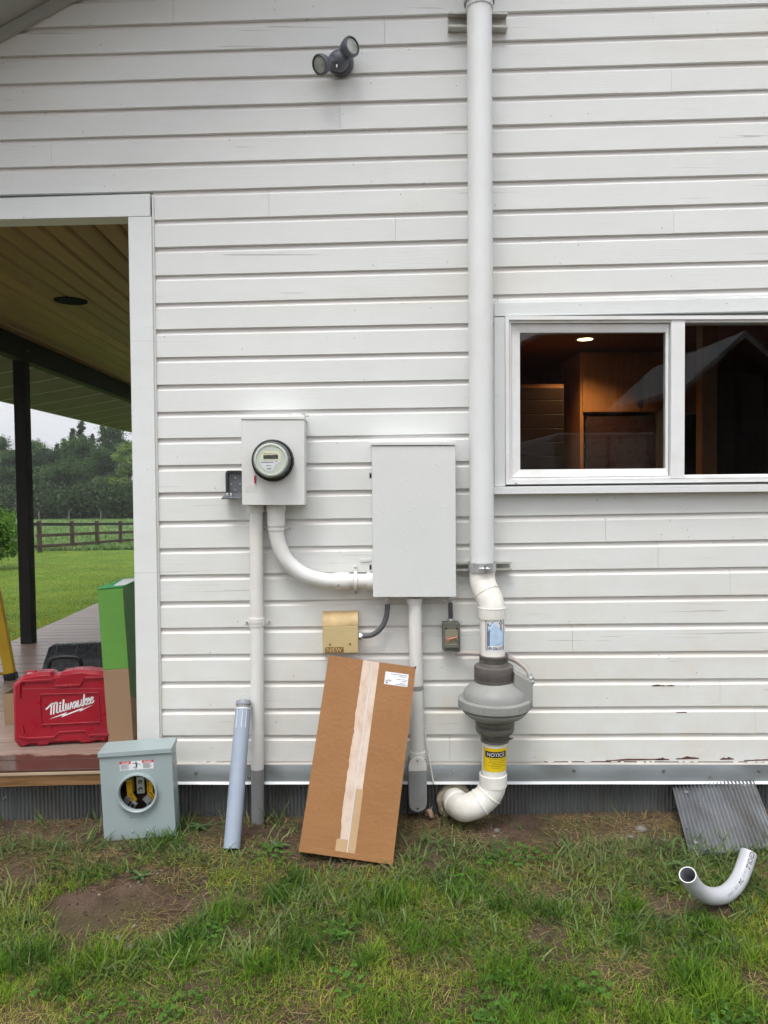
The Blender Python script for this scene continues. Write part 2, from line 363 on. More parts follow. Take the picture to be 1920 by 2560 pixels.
M_lblgrey = plain('socket_grey', (0.315, 0.375, 0.385, 1), 0.36, 0, 0.04, 3, 0.03, 200)
M_sockin = plain('socket_inside', (0.06, 0.035, 0.024, 1), 0.6, 0, 0.1)
M_paper = plain('label_paper', (0.74, 0.75, 0.78, 1), 0.5, 0, 0.02)
M_labelred = plain('label_red', (0.55, 0.015, 0.03, 1), 0.45, 0, 0.02)
M_labelyel = plain('label_yellow', (0.78, 0.55, 0.01, 1), 0.4, 0, 0.03)
M_ink = plain('ink', (0.014, 0.015, 0.02, 1), 0.5, 0, 0.0)
M_inkg = plain('grey_ink', (0.20, 0.20, 0.22, 1), 0.5, 0, 0.1)
M_inky = plain('olive_ink', (0.36, 0.27, 0.02, 1), 0.5, 0, 0.1)
M_navy = plain('navy_ink', (0.02, 0.025, 0.08, 1), 0.5, 0, 0.0)
M_blue = plain('label_blue', (0.46, 0.61, 0.80, 1), 0.45, 0, 0.22, 25)
M_green = plain('green_carton', (0.115, 0.30, 0.05, 1), 0.5, 0, 0.04, 4, 0.05, 60, (1,1,6))
M_greend = plain('dark_green_carton', (0.06, 0.175, 0.045, 1), 0.5, 0, 0.06, 4)
M_greenl = plain('bright_green_print', (0.03, 0.33, 0.09, 1), 0.45)
def cardboard(name, base, quilt=0.0):
    t = NT(name)
    col = t.mix(t.ramp(t.noise(4, (1,1,1), 5, 0.6), 0.3, 0.7), tuple(x*0.9 for x in base[:3]) + (1,), base)
    col = t.mix(t.math('MULTIPLY', t.ramp(t.noise(2.1, (1,1,1), 5, 0.65), 0.58, 0.72), 0.35), col, tuple(x*0.66 for x in base[:3]) + (1,))
    fl = t.n('ShaderNodeTexWave', wave_type='BANDS', bands_direction='Z'); fl.inputs['Scale'].default_value = 60; fl.inputs['Distortion'].default_value = 1.0; t.L(t.co, fl.inputs[0])
    nm = t.bump(fl.outputs[0], 0.05, 0.001)
    if quilt:
        cre = t.ramp(t.noise(3.0, (0.4,1,9), 3, 0.5, 0.5), 0.60, 0.66)
        q = t.noise(40, (1,1,1.2), 2, 0.5, 0.2)
        nm = t.bump(q, quilt, 0.006, t.bump(cre, 0.14, 0.003, nm))
    return t.done(col, 0.55, 0, nm, 0.3)
M_card = cardboard('rain_puckered_cardboard', (0.305, 0.146, 0.055, 1), 0.45)
M_kraft = cardboard('kraft_cardboard', (0.33, 0.215, 0.13, 1))
def tape_mat():
    t = NT('peeling_tape'); n = t.noise(24, (1,1,0.5), 5, 0.6)
    col = t.mix(t.ramp(n, 0.35, 0.6), (0.53, 0.385, 0.29, 1), (0.62, 0.50, 0.41, 1))
    return t.done(col, 0.22, 0, t.bump(t.noise(60, (1,1,1), 3), 0.3, 0.002), 0.5)
M_tape = tape_mat()
M_tape2 = plain('flat_tape', (0.46, 0.305, 0.165, 1), 0.2, 0, 0.06, 10, 0.2, 60)
M_seam = plain('tape_seam', (0.55, 0.56, 0.62, 1), 0.3)
def glass_mat(name, tint, ior=1.5):
    t = NT(name); tr = t.n('ShaderNodeBsdfTransparent'); tr.inputs[0].default_value = tint
    gl = t.n('ShaderNodeBsdfGlossy'); gl.inputs['Roughness'].default_value = 0.0; fr = t.n('ShaderNodeFresnel'); ge = t.n('ShaderNodeNewGeometry'); t.L(t.ramp(ge.outputs['Backfacing'], 0, 1, ior, 1/ior), fr.inputs[0])
    m = t.n('ShaderNodeMixShader'); t.L(fr.outputs[0], m.inputs[0]); t.L(tr.outputs[0], m.inputs[1]); t.L(gl.outputs[0], m.inputs[2]); t.L(m.outputs[0], t.out.inputs[0]); return t.m
M_glass = glass_mat('window_glass', (0.80, 0.83, 0.82, 1), 1.55)
M_dome = glass_mat('meter_glass', (0.97, 0.98, 0.97, 1), 1.45)
# ================================================================== the setting
def ground_mat():
    t = NT('ground_soil_and_lawn')
    sp = t.n('ShaderNodeSeparateXYZ'); t.L(t.co, sp.inputs[0])
    soil = t.mix(t.ramp(t.noise(9, (1,1,1), 8, 0.65), 0.3, 0.7), (0.050, 0.031, 0.021, 1), (0.14, 0.092, 0.066, 1))
    soil = t.mix(t.math('MULTIPLY', t.ramp(t.noise(2.3, (1,1,1), 4), 0.45, 0.65), 0.5), soil, (0.165, 0.115, 0.085, 1))
    soil = t.mix(t.math('MULTIPLY', t.specks(38, 0.16, 0.84), 0.8), soil, (0.24, 0.20, 0.16, 1))
    moss = t.ramp(t.noise(3.0, (1,1,1), 5), 0.46, 0.62)
    soil = t.mix(t.math('MULTIPLY', moss, 0.65), soil, (0.075, 0.070, 0.026, 1))
    lawn = t.mix(t.ramp(t.noise(1.6, (1,1,1), 6, 0.6), 0.35, 0.65), (0.055, 0.120, 0.012, 1), (0.125, 0.205, 0.022, 1))
    lawn = t.mix(t.math('MULTIPLY', t.ramp(t.noise(30, (1,1,1), 3), 0.4, 0.7), 0.45), lawn, (0.045, 0.10, 0.012, 1))
    past = t.mix(t.ramp(t.noise(0.35, (1,1,1), 6, 0.6), 0.35, 0.65), (0.085, 0.17, 0.045, 1), (0.16, 0.24, 0.075, 1))
    c = t.mix(t.ramp(sp.outputs[1], 0.8, 1.6), soil, lawn)
    c = t.mix(t.ramp(t.math('ADD', sp.outputs[1], t.math('MULTIPLY', t.noise(0.3), 2.0)), 24.0, 26.5), c, past)
    nm = t.bump(t.noise(60, (1,1,1), 6, 0.7), 0.8, 0.02, t.bump(t.noise(14, (1,1,1), 5, 0.6), 0.5, 0.03))
    return t.done(c, 0.9, 0, nm, 0.2)
xs = sorted(set([round(v, 3) for v in np.linspace(-2.6, 2.6, 261)] + [-3200, -1600, -900, -400, -200, -120, -70, -45, -32, -24, -18, -14, -11, -8.5, -6.5, -5, -4, -3.2, 3.2, 4, 5, 7, 10, 15, 25, 50, 120, 400, 900, 1600, 3200]))
ys = sorted(set([round(v, 3) for v in np.linspace(-2.4, 0.3, 136)] + [-3000, -1000, -400, -200, -80, -40, -20, -12, -8, -6, -4.5, -3.5, -2.9, 0.6, 1, 1.6, 2.3, 3, 4, 5, 6.5, 8, 10, 12, 15, 18, 22, 26, 30, 36, 45, 60, 80, 120, 200, 400, 800, 1600, 3200]))
mb = MB(); nx = len(xs)
gv = [(x, y, ground_z(x, y)) for y in ys for x in xs]
mb.v = gv
mb.f = [(j*nx + i, j*nx + i + 1, (j+1)*nx + i + 1, (j+1)*nx + i) for j in range(len(ys)-1) for i in range(nx-1)]
mb.mi = [0]*len(mb.f); mb.sm = [True]*len(mb.f)
tag(mb.build('ground', ground_mat(), fix=False, angle=180), kind='structure')

# ------------------------------------------------------------------ house
house = thing('house', 'white house wall with lapped wooden siding, window and corner porch', 'house', (0, 0.1, 0))
wall_m = MB()
P_cornR = W(398, 1000).x; P_trimL = W(330, 1000).x
x_c = W(352, 1100).x                     # corner of the house beside the porch opening
zH = W(200, 541).z                       # underside of the porch header
rakeA, rakeB = W(0, 80), W(140, 3)       # where the gable soffit meets the wall
slope = (rakeB.z - rakeA.z)/(rakeB.x - rakeA.x)
rake = lambda x: rakeA.z + slope*(x - rakeA.x)
winL, winR = W(1262, 950).x, 3.05
winT, winB = W(1500, 790).z, W(1500, 1205).z
y0w, y1w = 0.024, 0.15
wall_m.bb(x_c + 0.02, winL, y0w, y1w, 0.30, 4.5); wall_m.bb(winL, winR, y0w, y1w, 0.30, winB); wall_m.bb(winL, winR, y0w, y1w, winT, 4.5); wall_m.bb(winR, 4.6, y0w, y1w, 0.30, 4.5)
wall_m.prism([(-3.05, zH + 0.02), (x_c + 0.02, zH + 0.02), (x_c + 0.02, rake(x_c) + 0.05), (-3.05, rake(-3.05) + 0.05)], y0w, 0.06)
wall = wall_m.build('wall', M_soff, house)

# rows of lapped boards: each line is the lower edge of one row, measured at two places
LN = [(0,-70,1780,-130), (0,0,1780,-59), (0,70.5,1780,11.8), (0,140.6,1780,83), (0,209.2,1780,154.7), (0,279,1780,225.7), (0,348.4,1780,295.7), (0,418.4,1780,367), (0,487.3,1780,437.5),
      (400,548.9,1780,508.6), (400,618,1780,580.3), (400,687.6,1780,653.3), (400,757.4,1780,722.6), (400,823.2,1040,810.0), (400,893,1040,881.5), (400,961.9,1040,950.2), (400,1029.8,1040,1018.8),
      (400,1096.3,1040,1086), (400,1163.6,1040,1154), (400,1231.3,1700,1213.5), (400,1303.2,1700,1282.4), (395,1370.9,1700,1351.2), (395,1437.2,1700,1419.5), (395,1504.2,1700,1488.6),
      (395,1570.2,1700,1557.8), (395,1636.3,1700,1628), (395,1703.8,1700,1696.4), (395,1772.2,1700,1765.1), (395,1838.5,1700,1833.5), (395,1903.5,1700,1903.5)]
lines = []
for a, b, c, d in LN:
    p, q = W(a, b), W(c, d); k = (q.z - p.z)/(q.x - p.x); lines.append((k, p.z - k*p.x))
def zl(i, x): return lines[i][0]*x + lines[i][1]
JO = {3: [964], 6: [850], 5: [1678], 7: [127], 1: [700], 2: [438], 9: [669], 10: [986, 1685], 21: [1514], 22: [1646], 23: [1828], 25: [1430], 27: [1804], 28: [1894], 29: [1118]}
wob = random.Random(3)
def board(i, xa, xb, zbo=None, jag=False):
    """one lapped siding board: flat face, cove near the top, thin lip under the board above"""
    mb = MB(); n = max(2, int((xb - xa)/0.35) + 1); X = [xa + (xb - xa)*k/(n-1) for k in range(n)]
    prof = [(0.0185, 0.0), (0.0, 0.0), (0.0, 0.775), (0.0060, 0.803), (0.0108, 0.845), (0.0140, 0.895), (0.0162, 0.95), (0.0172, 1.06)]
    dy = wob.uniform(-0.0012, 0.0012); vs = []
    for x in X:
        zb = zl(i, x) if zbo is None else zbo(x); zt = zl(i-1, x); jz = wob.uniform(-0.0017, 0.0017); jy = dy + wob.uniform(-0.0006, 0.0006)
        hgt = zl(i-1, x) - zl(i, x)
        for y, f in prof:
            z = (zl(i, x) + f*hgt) if f > 0 else zb + jz
            if jag and f == 0: z += 0.0
            vs.append((x, y + jy, max(z, zb)))
    m = len(prof)
    for k in range(n - 1):
        for j in range(m - 1):
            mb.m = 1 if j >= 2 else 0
            mb.add([vs[k*m+j], vs[(k+1)*m+j], vs[(k+1)*m+j+1], vs[k*m+j+1]], [(0,1,2,3)], smooth=(j > 2))
    mb.m = 0
    for k in (0, n-1):
        mb.add([vs[k*m+j] for j in range(m)] + [(X[k], 0.021, vs[k*m+m-1][2]), (X[k], 0.021, vs[k*m][2])], [tuple(range(m + 2))])
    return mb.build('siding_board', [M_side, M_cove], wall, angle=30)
x_hdr = W(374, 500).x; xw = W(1245, 900).x; XR = 4.6
zt_trim = W(1500, 762).z
def trimz(x): return W(1500, 765).z + (W(1850, 759).z - W(1500, 765).z)/(W(1850, 759).x - W(1500, 765).x)*(x - W(1500, 765).x)
for i in range(1, len(LN)):
    if i <= 8: xa = max(-3.05, (zl(i, -2.2) - rakeA.z)/slope + rakeA.x - 0.05)
    else: xa = W(385, 1000).x
    if i == 9: xa = x_hdr + 0.012
    xb = XR
    if 14 <= i <= 19: xb = xw
    cuts = [xa] + [W(u, 1000 if i > 12 else 300).x for u in JO.get(i, []) if xa + 0.1 < W(u, 1000).x < xb - 0.1] + [xb]
    if i == 13:
        board(i, xa, xw); board(i, xw + 0.0015, xb, trimz); continue
    for a, b in zip(cuts[:-1], cuts[1:]): board(i, a + 0.0006, b - 0.0006)
for a, b in ((-0.9, 0.6), (0.6, 2.2), (2.2, 4.6)):
    pass
# bare cedar showing under the flaked lowest edge, with curling paint flakes
mb = MB(); zb = zl(29, 0.5)

def under(xa, xb, y, name, mat):
    mb = MB(); mb.hexa([(xa, y, zl(29, xa) - .024), (xb, y, zl(29, xb) - .024), (xb, y, zl(29, xb) + .02), (xa, y, zl(29, xa) + .02)], [(xa, .0135, zl(29, xa) - .024), (xb, .0135, zl(29, xb) - .024), (xb, .0135, zl(29, xb) + .02), (xa, .0135, zl(29, xa) + .02)]); mb.build(name, mat, wall)
under(W(385, 1900).x, W(1361, 1900).x, .0045, 'starter_strip', M_cove); under(W(1362, 1900).x, XR, .0035, 'bare_wood_strip', M_bare)
for k in range(46):
    u = wob.choice([wob.uniform(1360, 1915), wob.uniform(430, 560), wob.uniform(1500, 1915)]); p = W(u, 1902)
    w_ = wob.uniform(0.010, 0.045); h_ = wob.uniform(0.004, 0.013); zz = zl(29, p.x)
    mb = MB(); mb.add([(p.x, -0.0008, zz + 0.003), (p.x + w_*0.4, -0.0016, zz - h_), (p.x + w_, -0.001, zz - h_*0.5), (p.x + w_*1.05, -0.0008, zz + 0.003)], [(0,1,2,3)])
    mb.add([(p.x, -0.0001, zz + 0.003), (p.x + w_*0.4, -0.0004, zz - h_), (p.x + w_, -0.0002, zz - h_*0.5), (p.x + w_*1.05, -0.0001, zz + 0.003)], [(3,2,1,0)])
    mb.build('paint_flake', M_side, wall)
for (u, v, wpx, hpx) in ((1515, 1901, 150, 6), (1640, 1899, 34, 9), (1690, 1897, 60, 12), (1800, 1898, 36, 13), (1630, 1714, 34, 5), (1667, 1714, 20, 4), (1860, 1901, 90, 6), (1690, 1781, 28, 3)):
    p = W(u, v, -0.0016); s_ = PX(0); n = 9; top = [(p.x + wpx*s_*k/(n-1), p.z + .6*hpx*s_*(0.2 + 0.8*wob.random())*math.sin(math.pi*min(0.95, max(0.05, k/(n-1))))) for k in range(n)]
    mb = MB(); mb.prism([(p.x, p.z - 0.003), (p.x + wpx*s_, p.z - 0.003)] + top[::-1], -0.0022, -0.0005); mb.build('flaked_patch', M_bare, wall)

# corner trim, porch header
def trimpiece(name, q, y0, y1, mat=M_trim, parent=house, bevel=0.002):
    mb = MB(); mb.hexa([(p.x, y0, p.z) for p in q], [(p.x, y1, p.z) for p in q]); return mb.build(name, mat, parent, bevel)
trimpiece('corner_trim', [W(343, 1852, -.022), W(399, 1850, -.022), W(378, 541, -.022), W(320, 541, -.022)], -0.022, 0.0125)
hl = W(-560, 595, -.024); 
trimpiece('porch_header', [W(-600, 562, -.024), W(374.5, 540, -.024), W(374, 484, -.024), W(-600, 513, -.024)], -0.024, 0.075)
trimpiece('corner_post', [W(352, 1900, .012), W(395, 1900, .012), W(378, 541, .012), W(334, 541, .012)], 0.0128, 0.15, M_trim)
trimpiece('trim_edge', [W(399.5, 1850, -.012), W(404, 1850, -.012), W(383, 486, -.012), W(378.5, 486, -.012)], -0.010, 0.012, M_cove)

# galvanised flashing with its folded drip edge, screws
zf = lambda u, v: W(u, v, -0.02)
xf0 = W(345, 1930).x
zt, zb2, zd = W(1000, 1911, -.015).z, W(1000, 1955, -.018).z, W(1000, 1961, -.03).z
mb = MB(); X = np.linspace(xf0, XR, 40)
prof = [(0.003, zt + 0.0035), (-0.010, zt + 0.001), (-0.013, zt - 0.003), (-0.014, zb2), (-0.032, zd + 0.002), (-0.033, zd), (0.0, zd - 0.002)]
fl_t = lambda v0, v1, y, x: W(395, v0, y).z + (W(1700, v1, y).z - W(395, v0, y).z)/(W(1700, v1, y).x - W(395, v0, y).x)*(x - W(395, v0, y).x)
shift = lambda x: fl_t(1955, 1954, -.018, x) - zb2
vs = [(x, y + wob.uniform(-.0008, .0008), z + shift(x)) for x in X for y, z in prof]; m = len(prof)
for k in range(len(X)-1):
    for j in range(m-1):
        mb.m = 1 if j in (3, 4) else (2 if j < 2 else 0)
        mb.add([vs[k*m+j], vs[(k+1)*m+j], vs[(k+1)*m+j+1], vs[k*m+j+1]], [(0,1,2,3)])
flash = mb.build('flashing', [M_galv, M_drip, M_flashtop], house)
def screw(p, parent, r=0.0075, axis=(0,-1,0)):
    mb = MB(); mb.lathe([(r*1.25, 0), (r*1.25, 0.0012), (r, 0.0016), (r*0.6, 0.0016)], 14, p, axis, cap=False)
    mb.lathe([(r*0.62, 0.001), (r*0.62, 0.005), (r*0.5, 0.006)], 6, p, axis, smooth=False); return mb.build('screw', M_screw, parent)
for u, v in ((1434.5,1926), (1659,1928), (1776,1944), (1898,1927), (1132,1926.6), (623,1943), (820, 1930), (490, 1931)):
    screw(W(u, v, -0.0142), flash)

# corrugated skirting
def corrugated(name, w, h, parent, mat, pitch=0.0155, amp=0.003, M=None, hole=None):
    mb = MB(); mb.M = M; n = int(w/pitch*8); rows = 5
    vs = [(w*i/n, -amp*math.cos(2*math.pi*(w*i/n)/pitch), h*j/rows) for j in range(rows+1) for i in range(n+1)]
    fs = [(j*(n+1)+i, j*(n+1)+i+1, (j+1)*(n+1)+i+1, (j+1)*(n+1)+i) for j in range(rows) for i in range(n)]
    mb.add(vs, fs, True); o = mb.build(name, mat, parent, fix=False, angle=80)
    s = o.modifiers.new('solid', 'SOLIDIFY'); s.thickness = 0.0012; return o
seams = [W(-700,1990).x, W(20,1990).x, W(661,1990).x, W(1357,1990).x, 4.6]
z_sk = zd + 0.045
for k in range(4):
    a, b = seams[k], seams[k+1]; yy = 0.022 + (0.006 if k % 2 else 0.0)
    pn = corrugated('skirt_panel', b - a + 0.03, z_sk + 0.12, house, M_skirt, 0.0188, 0.0052, Matrix.Translation((a - 0.015, yy, -0.12)))
    if k == 0: screw(W(12, 1996, 0.018), pn)
    if k == 3: screw(W(1374, 2040, 0.02), pn); screw(W(1686, 2017, 0.02), pn, 0.005)

# gable roof: soffit under the overhanging rake, roof slab, eave
xe = W(0, 1001.5, 4.0).x; 
x_eave, x_ridge = -3.85, 2.6
yF, yB = -0.60, 10.5
def rz(x): return rake(x)
roof = MB()
th = 0.10
roof.hexa([(x_eave, yF, rz(x_eave) + 0.06), (x_ridge, yF, rz(x_ridge) + 0.06), (x_ridge, yF, rz(x_ridge) + 0.06 + th), (x_eave, yF, rz(x_eave) + 0.06 + th)],
          [(x_eave, yB, rz(x_eave) + 0.06), (x_ridge, yB, rz(x_ridge) + 0.06), (x_ridge, yB, rz(x_ridge) + 0.06 + th), (x_eave, yB, rz(x_eave) + 0.06 + th)])
xr2 = x_ridge + (x_ridge - x_eave)
roof.hexa([(x_ridge, yF, rz(x_ridge) + 0.06), (xr2, yF, rz(x_eave) + 0.06), (xr2, yF, rz(x_eave) + 0.06 + th), (x_ridge, yF, rz(x_ridge) + 0.06 + th)],
          [(x_ridge, yB, rz(x_ridge) + 0.06), (xr2, yB, rz(x_eave) + 0.06), (xr2, yB, rz(x_eave) + 0.06 + th), (x_ridge, yB, rz(x_ridge) + 0.06 + th)])
rf = roof.build('roof', plain('metal_roof', (0.12, 0.13, 0.13, 1), 0.5, 0.2), house)
mb = MB(); mb.hexa([(x_eave, yF + .02, rz(x_eave)), (x_ridge, yF + .02, rz(x_ridge)), (x_ridge, yF + .02, rz(x_ridge) + 0.055), (x_eave, yF + .02, rz(x_eave) + 0.055)],
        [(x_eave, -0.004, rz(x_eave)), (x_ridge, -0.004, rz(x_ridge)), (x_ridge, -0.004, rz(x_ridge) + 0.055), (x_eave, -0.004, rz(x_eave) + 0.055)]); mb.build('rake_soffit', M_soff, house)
mb = MB(); mb.hexa([(x_eave, -.028, rz(x_eave) - .055), (x_ridge, -.028, rz(x_ridge) - .055), (x_ridge, -.028, rz(x_ridge) - .004), (x_eave, -.028, rz(x_eave) - .004)],
        [(x_eave, -.0035, rz(x_eave) - .055), (x_ridge, -.0035, rz(x_ridge) - .055), (x_ridge, -.0035, rz(x_ridge) - .004), (x_eave, -.0035, rz(x_eave) - .004)])
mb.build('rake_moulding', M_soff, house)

# porch: tongue-and-groove ceiling, beam, post, eave soffit panels
zC = W(200, 545, 0.06).z + 0.0
pc = W(57, 1611, 2.7); zdeck = W(130, 1921, -0.03).z
post_p = G(72, 1607, zdeck); xb0 = post_p.x
MBk = MB(); MBk.bb(xb0 - 0.1, x_c, 0.08, 9.5, zC + 0.02, zC + 0.05); pceil = MBk.build('porch_ceiling', plain('ceiling_backing', (0.02,0.015,0.01,1), 0.8), house)
bw = 0.132; nb = int((x_c - xb0)/bw) + 1
for k in range(nb):
    xR_ = x_c - 0.006 - k*bw; xL_ = max(xR_ - bw + 0.008, xb0 - 0.06)
    cutsy = [0.078, 9.4] if k % 3 else [0.078, wob.uniform(1.6, 4.2), 9.4]
    if k % 3 == 1: cutsy = [0.078, wob.uniform(3.0, 7.0), 9.4]
    for a, b in zip(cutsy[:-1], cutsy[1:]):
        mb = MB(); c = 0.012; z0 = zC; z1 = zC + 0.019
        vs = []
        for yy in (a + .001, b - .001): vs += [(xL_, yy, z1), (xL_, yy, z0 + c), (xL_ + c, yy, z0), (xR_ - c, yy, z0), (xR_, yy, z0 + c), (xR_, yy, z1)]
        mb.add(vs, [(0,1,2,3,4,5), (11,10,9,8,7,6)] + [(j, j + 6, (j+1) % 6 + 6, (j+1) % 6) for j in range(6)]); mb.build('ceiling_board', M_ceil, pceil)
mb = MB(); mb.bb(xb0 - 0.05, xb0 + 0.05, 0.08, 9.6, zC - 0.19, zC - 0.001); mb.build('porch_beam', M_beam, house, 0.004)
mb = MB(); hw = 0.051; mb.bb(xb0 - hw, xb0 + hw, post_p.y - hw, post_p.y + hw, zdeck, zC - 0.1905); pst = mb.build('porch_post', M_beam, house, 0.006)
for dx in (-0.022, 0.022):
    mb = MB(); mb.lathe([(0.010, 0), (0.010, 0.006), (0.004, 0.008)], 10, (xb0 + 0.05, post_p.y + dx, zC - 0.10), (1,0,0)); mb.build('bolt', M_band, house)
# second post further along the porch edge is out of sight; eave soffit slopes down outward
e1 = W(0, 1001.5, 5.0); xo, zo = x_eave, None
d_ = ray(0, 1001.5); t_ = (x_eave - CAM.x)/d_.x; zo = (CAM + d_*t_).z
zi = zC - 0.185
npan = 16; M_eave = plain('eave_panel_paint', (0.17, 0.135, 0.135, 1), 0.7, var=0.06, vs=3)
for k in range(npan):
    a, b = -0.4 + k*0.62, -0.4 + (k+1)*0.62 - 0.006
    if b > 9.9: break
    mb = MB(); mb.hexa([(x_eave, a, zo), (x_eave, b, zo), (xb0 - .051, b, zi), (xb0 - .051, a, zi)], [(x_eave, a, zo + .012), (x_eave, b, zo + .012), (xb0 - .051, b, zi + .012), (xb0 - .051, a, zi + .012)])
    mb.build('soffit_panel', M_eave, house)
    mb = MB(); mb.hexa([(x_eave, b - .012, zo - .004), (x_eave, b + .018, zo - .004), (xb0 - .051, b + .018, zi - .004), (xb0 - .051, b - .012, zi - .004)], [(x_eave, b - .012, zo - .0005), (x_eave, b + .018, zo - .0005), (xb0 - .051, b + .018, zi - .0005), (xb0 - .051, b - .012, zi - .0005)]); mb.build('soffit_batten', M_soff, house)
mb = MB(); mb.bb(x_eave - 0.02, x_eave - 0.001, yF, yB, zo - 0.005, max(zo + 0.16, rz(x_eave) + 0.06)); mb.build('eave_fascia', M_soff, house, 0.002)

# side wall of the house along the porch, hidden rear and right walls
mb = MB(); mb.bb(x_c, x_c + 0.12, 0.151, 9.5, 0.05, zC + 0.6); mb.build('side_wall', M_trim, house)

# ------------------------------------------------------------------ porch deck
deck = thing('porch_deck', 'weathered wooden porch deck with rain-wet front boards and corrugated skirt', 'deck', (-2.2, 0.5, 0))
xd0, xd1 = xb0 - 0.19, x_c - 0.004; yy = -0.045; k = 0
while yy < 9.4:
    w_ = 0.138; mb = MB(); mb.bb(xd0 + wob.uniform(-.004, .004), xd1, yy, yy + w_ - 0.009, zdeck - 0.026, zdeck + wob.uniform(-.001, .0005)); mb.build('deck_board', M_deck, deck, 0.003, 1); yy += w_; k += 1
zq = W(130, 1930, -0.03).z; zq2 = W(130, 1961, -.02).z
mb = MB(); mb.bb(xd0, xd1, -0.047, -0.022, zq - 0.009, zq + 0.006); mb.build('edge_strip', M_pale, deck, 0.002)
mb = MB(); mb.bb(xd0, xd1, -0.040, -0.002, zq2, zq - 0.0095); mb.build('fascia_board', M_fasc, deck, 0.003)
mb = MB(); mb.bb(xd0, xd0 + 0.04, 0.0, 9.4, zdeck - 0.2, zdeck - 0.027); mb.build('rim_joist', M_fasc, deck)

# recessed porch light
pl = thing('recessed_light', 'dark round recessed downlight in the wooden porch ceiling', 'light', W(176, 752, 1.5))
lp = G(177, 752, zC - 0.002); pl.location = lp
mb = MB(); mb.lathe([(0.075, 0.03), (0.08, 0.001), (0.085, -0.004), (0.108, -0.004), (0.110, 0.001)], 36, lp, (0,0,1), cap=False); mb.build('trim_ring', M_matte, pl)
mb = MB(); mb.lathe([(0.0855, -0.003), (0.060, -0.0015), (0.03, -0.0012), (0.0, -0.0012)], 30, lp, (0,0,1), cap=False); mb.build('lamp', M_matte, pl)

# ------------------------------------------------------------------ window
win = thing('window', 'white vinyl sliding window with dark glass beside the vent pipe', 'window', W(1265, 1200))
mb = MB()
def quadtrim(name, a, b, c, d, y0, y1, mat, par, bevel=0.002): # BL BR TR TL measured
    mb = MB(); q = [W(*p, y0) for p in (a, b, c, d)]; mb.hexa([(p.x, y0, p.z) for p in q], [(p.x, y1, p.z) for p in q]); return mb.build(name, mat, par, bevel)
quadtrim('head_casing', (1236, 791), (2700, 762), (2700, 727), (1236, 757), -0.021, 0.012, M_trim, win)
quadtrim('side_casing', (1236, 1216), (1263.5, 1216), (1262, 792.5), (1236, 793), -0.019, 0.012, M_trim, win)
quadtrim('sill', (1234, 1236), (2700, 1222), (2700, 1204), (1234, 1217), -0.055, 0.012, M_trim, win, 0.003)
# frame of the slider: outer frame, sash, fixed light
def fr(name, x0, x1, z0, z1, w, y0, y1, mat, par, lip=0.0):
    mb = MB(); a = [(x0, z0), (x1, z0), (x1, z1), (x0, z1)]; b = [(x0+w, z0+w), (x1-w, z0+w), (x1-w, z1-w), (x0+w, z1-w)]
    for i in range(4):
        j = (i+1) % 4
        mb.hexa([(a[i][0], y0, a[i][1]), (a[j][0], y0, a[j][1]), (b[j][0], y0 + lip, b[j][1]), (b[i][0], y0 + lip, b[i][1])], [(a[i][0], y1, a[i][1]), (a[j][0], y1, a[j][1]), (b[j][0], y1, b[j][1]), (b[i][0], y1, b[i][1])])
    return mb.build(name, mat, par, 0.0015)
FW = [W(1265, 1212, -.03), W(1265, 794, -.03), W(1684, 1000, -.03), W(1711, 1000, -.03)]
fx0 = FW[0].x; fz0 = W(1480, 1209, -.03).z; fz1 = W(1480, 789, -.03).z; fxm0 = W(1679, 1000, -.03).x; fxm1 = W(1713, 1000, -.03).x; fx2 = 2.95
frame_o = fr('frame', fx0, fx2, fz0, fz1, 0.020, -0.032, 0.06, M_vinyl, win)
fr('frame_step', fx0 + .0205, fx2 - .0205, fz0 + .0205, fz1 - .0205, 0.011, -0.020, 0.058, M_vinyl, frame_o)
mb = MB(); mb.bb(fxm0, fxm1, -0.026, 0.055, fz0 + 0.021, fz1 - 0.021); mull = mb.build('meeting_rail', M_vinyl, win, 0.002)
sx0, sx1 = fx0 + 0.034, fxm0 - 0.004; sz0, sz1 = fz0 + 0.034, fz1 - 0.034
gz0, gz1 = W(1480, 1173, .01).z, W(1480, 832, .01).z; gx0, gx1 = W(1299, 1000, .01).x, W(1663, 1000, .01).x
mb = MB()
a = [(sx0, sz0), (sx1, sz0), (sx1, sz1), (sx0, sz1)]; b = [(gx0, gz0), (gx1, gz0), (gx1, gz1), (gx0, gz1)]
for i in range(4):
    j = (i+1) % 4; mb.hexa([(a[i][0], -0.004, a[i][1]), (a[j][0], -0.004, a[j][1]), (b[j][0], 0.004, b[j][1]), (b[i][0], 0.004, b[i][1])], [(a[i][0], .035, a[i][1]), (a[j][0], .035, a[j][1]), (b[j][0], .035, b[j][1]), (b[i][0], .035, b[i][1])])
sash = mb.build('sash', M_vinyl, win, 0.0015)
mb = MB(); mb.bb(gx0 - .004, gx1 + .004, 0.014, 0.0145, gz0 - .004, gz1 + .004); mb.build('pane', M_glass, sash)
rx0, rx1 = fxm1 + 0.0005, fx2 - 0.034; rz0, rz1 = W(1800, 1186, -.01).z, W(1800, 799, -.01).z
mb = MB(); a = [(fxm1, sz0 - .012), (fx2 - .022, sz0 - .012), (fx2 - .022, sz1 + .012), (fxm1, sz1 + .012)]; b = [(rx0, rz0), (rx1, rz0), (rx1, rz1), (rx0, rz1)]
for i in (0, 2):
    j = (i+1) % 4; mb.hexa([(a[i][0], -0.014, a[i][1]), (a[j][0], -0.014, a[j][1]), (b[j][0], -.006, b[j][1]), (b[i][0], -.006, b[i][1])], [(a[i][0], .03, a[i][1]), (a[j][0], .03, a[j][1]), (b[j][0], .03, b[j][1]), (b[i][0], .03, b[i][1])])
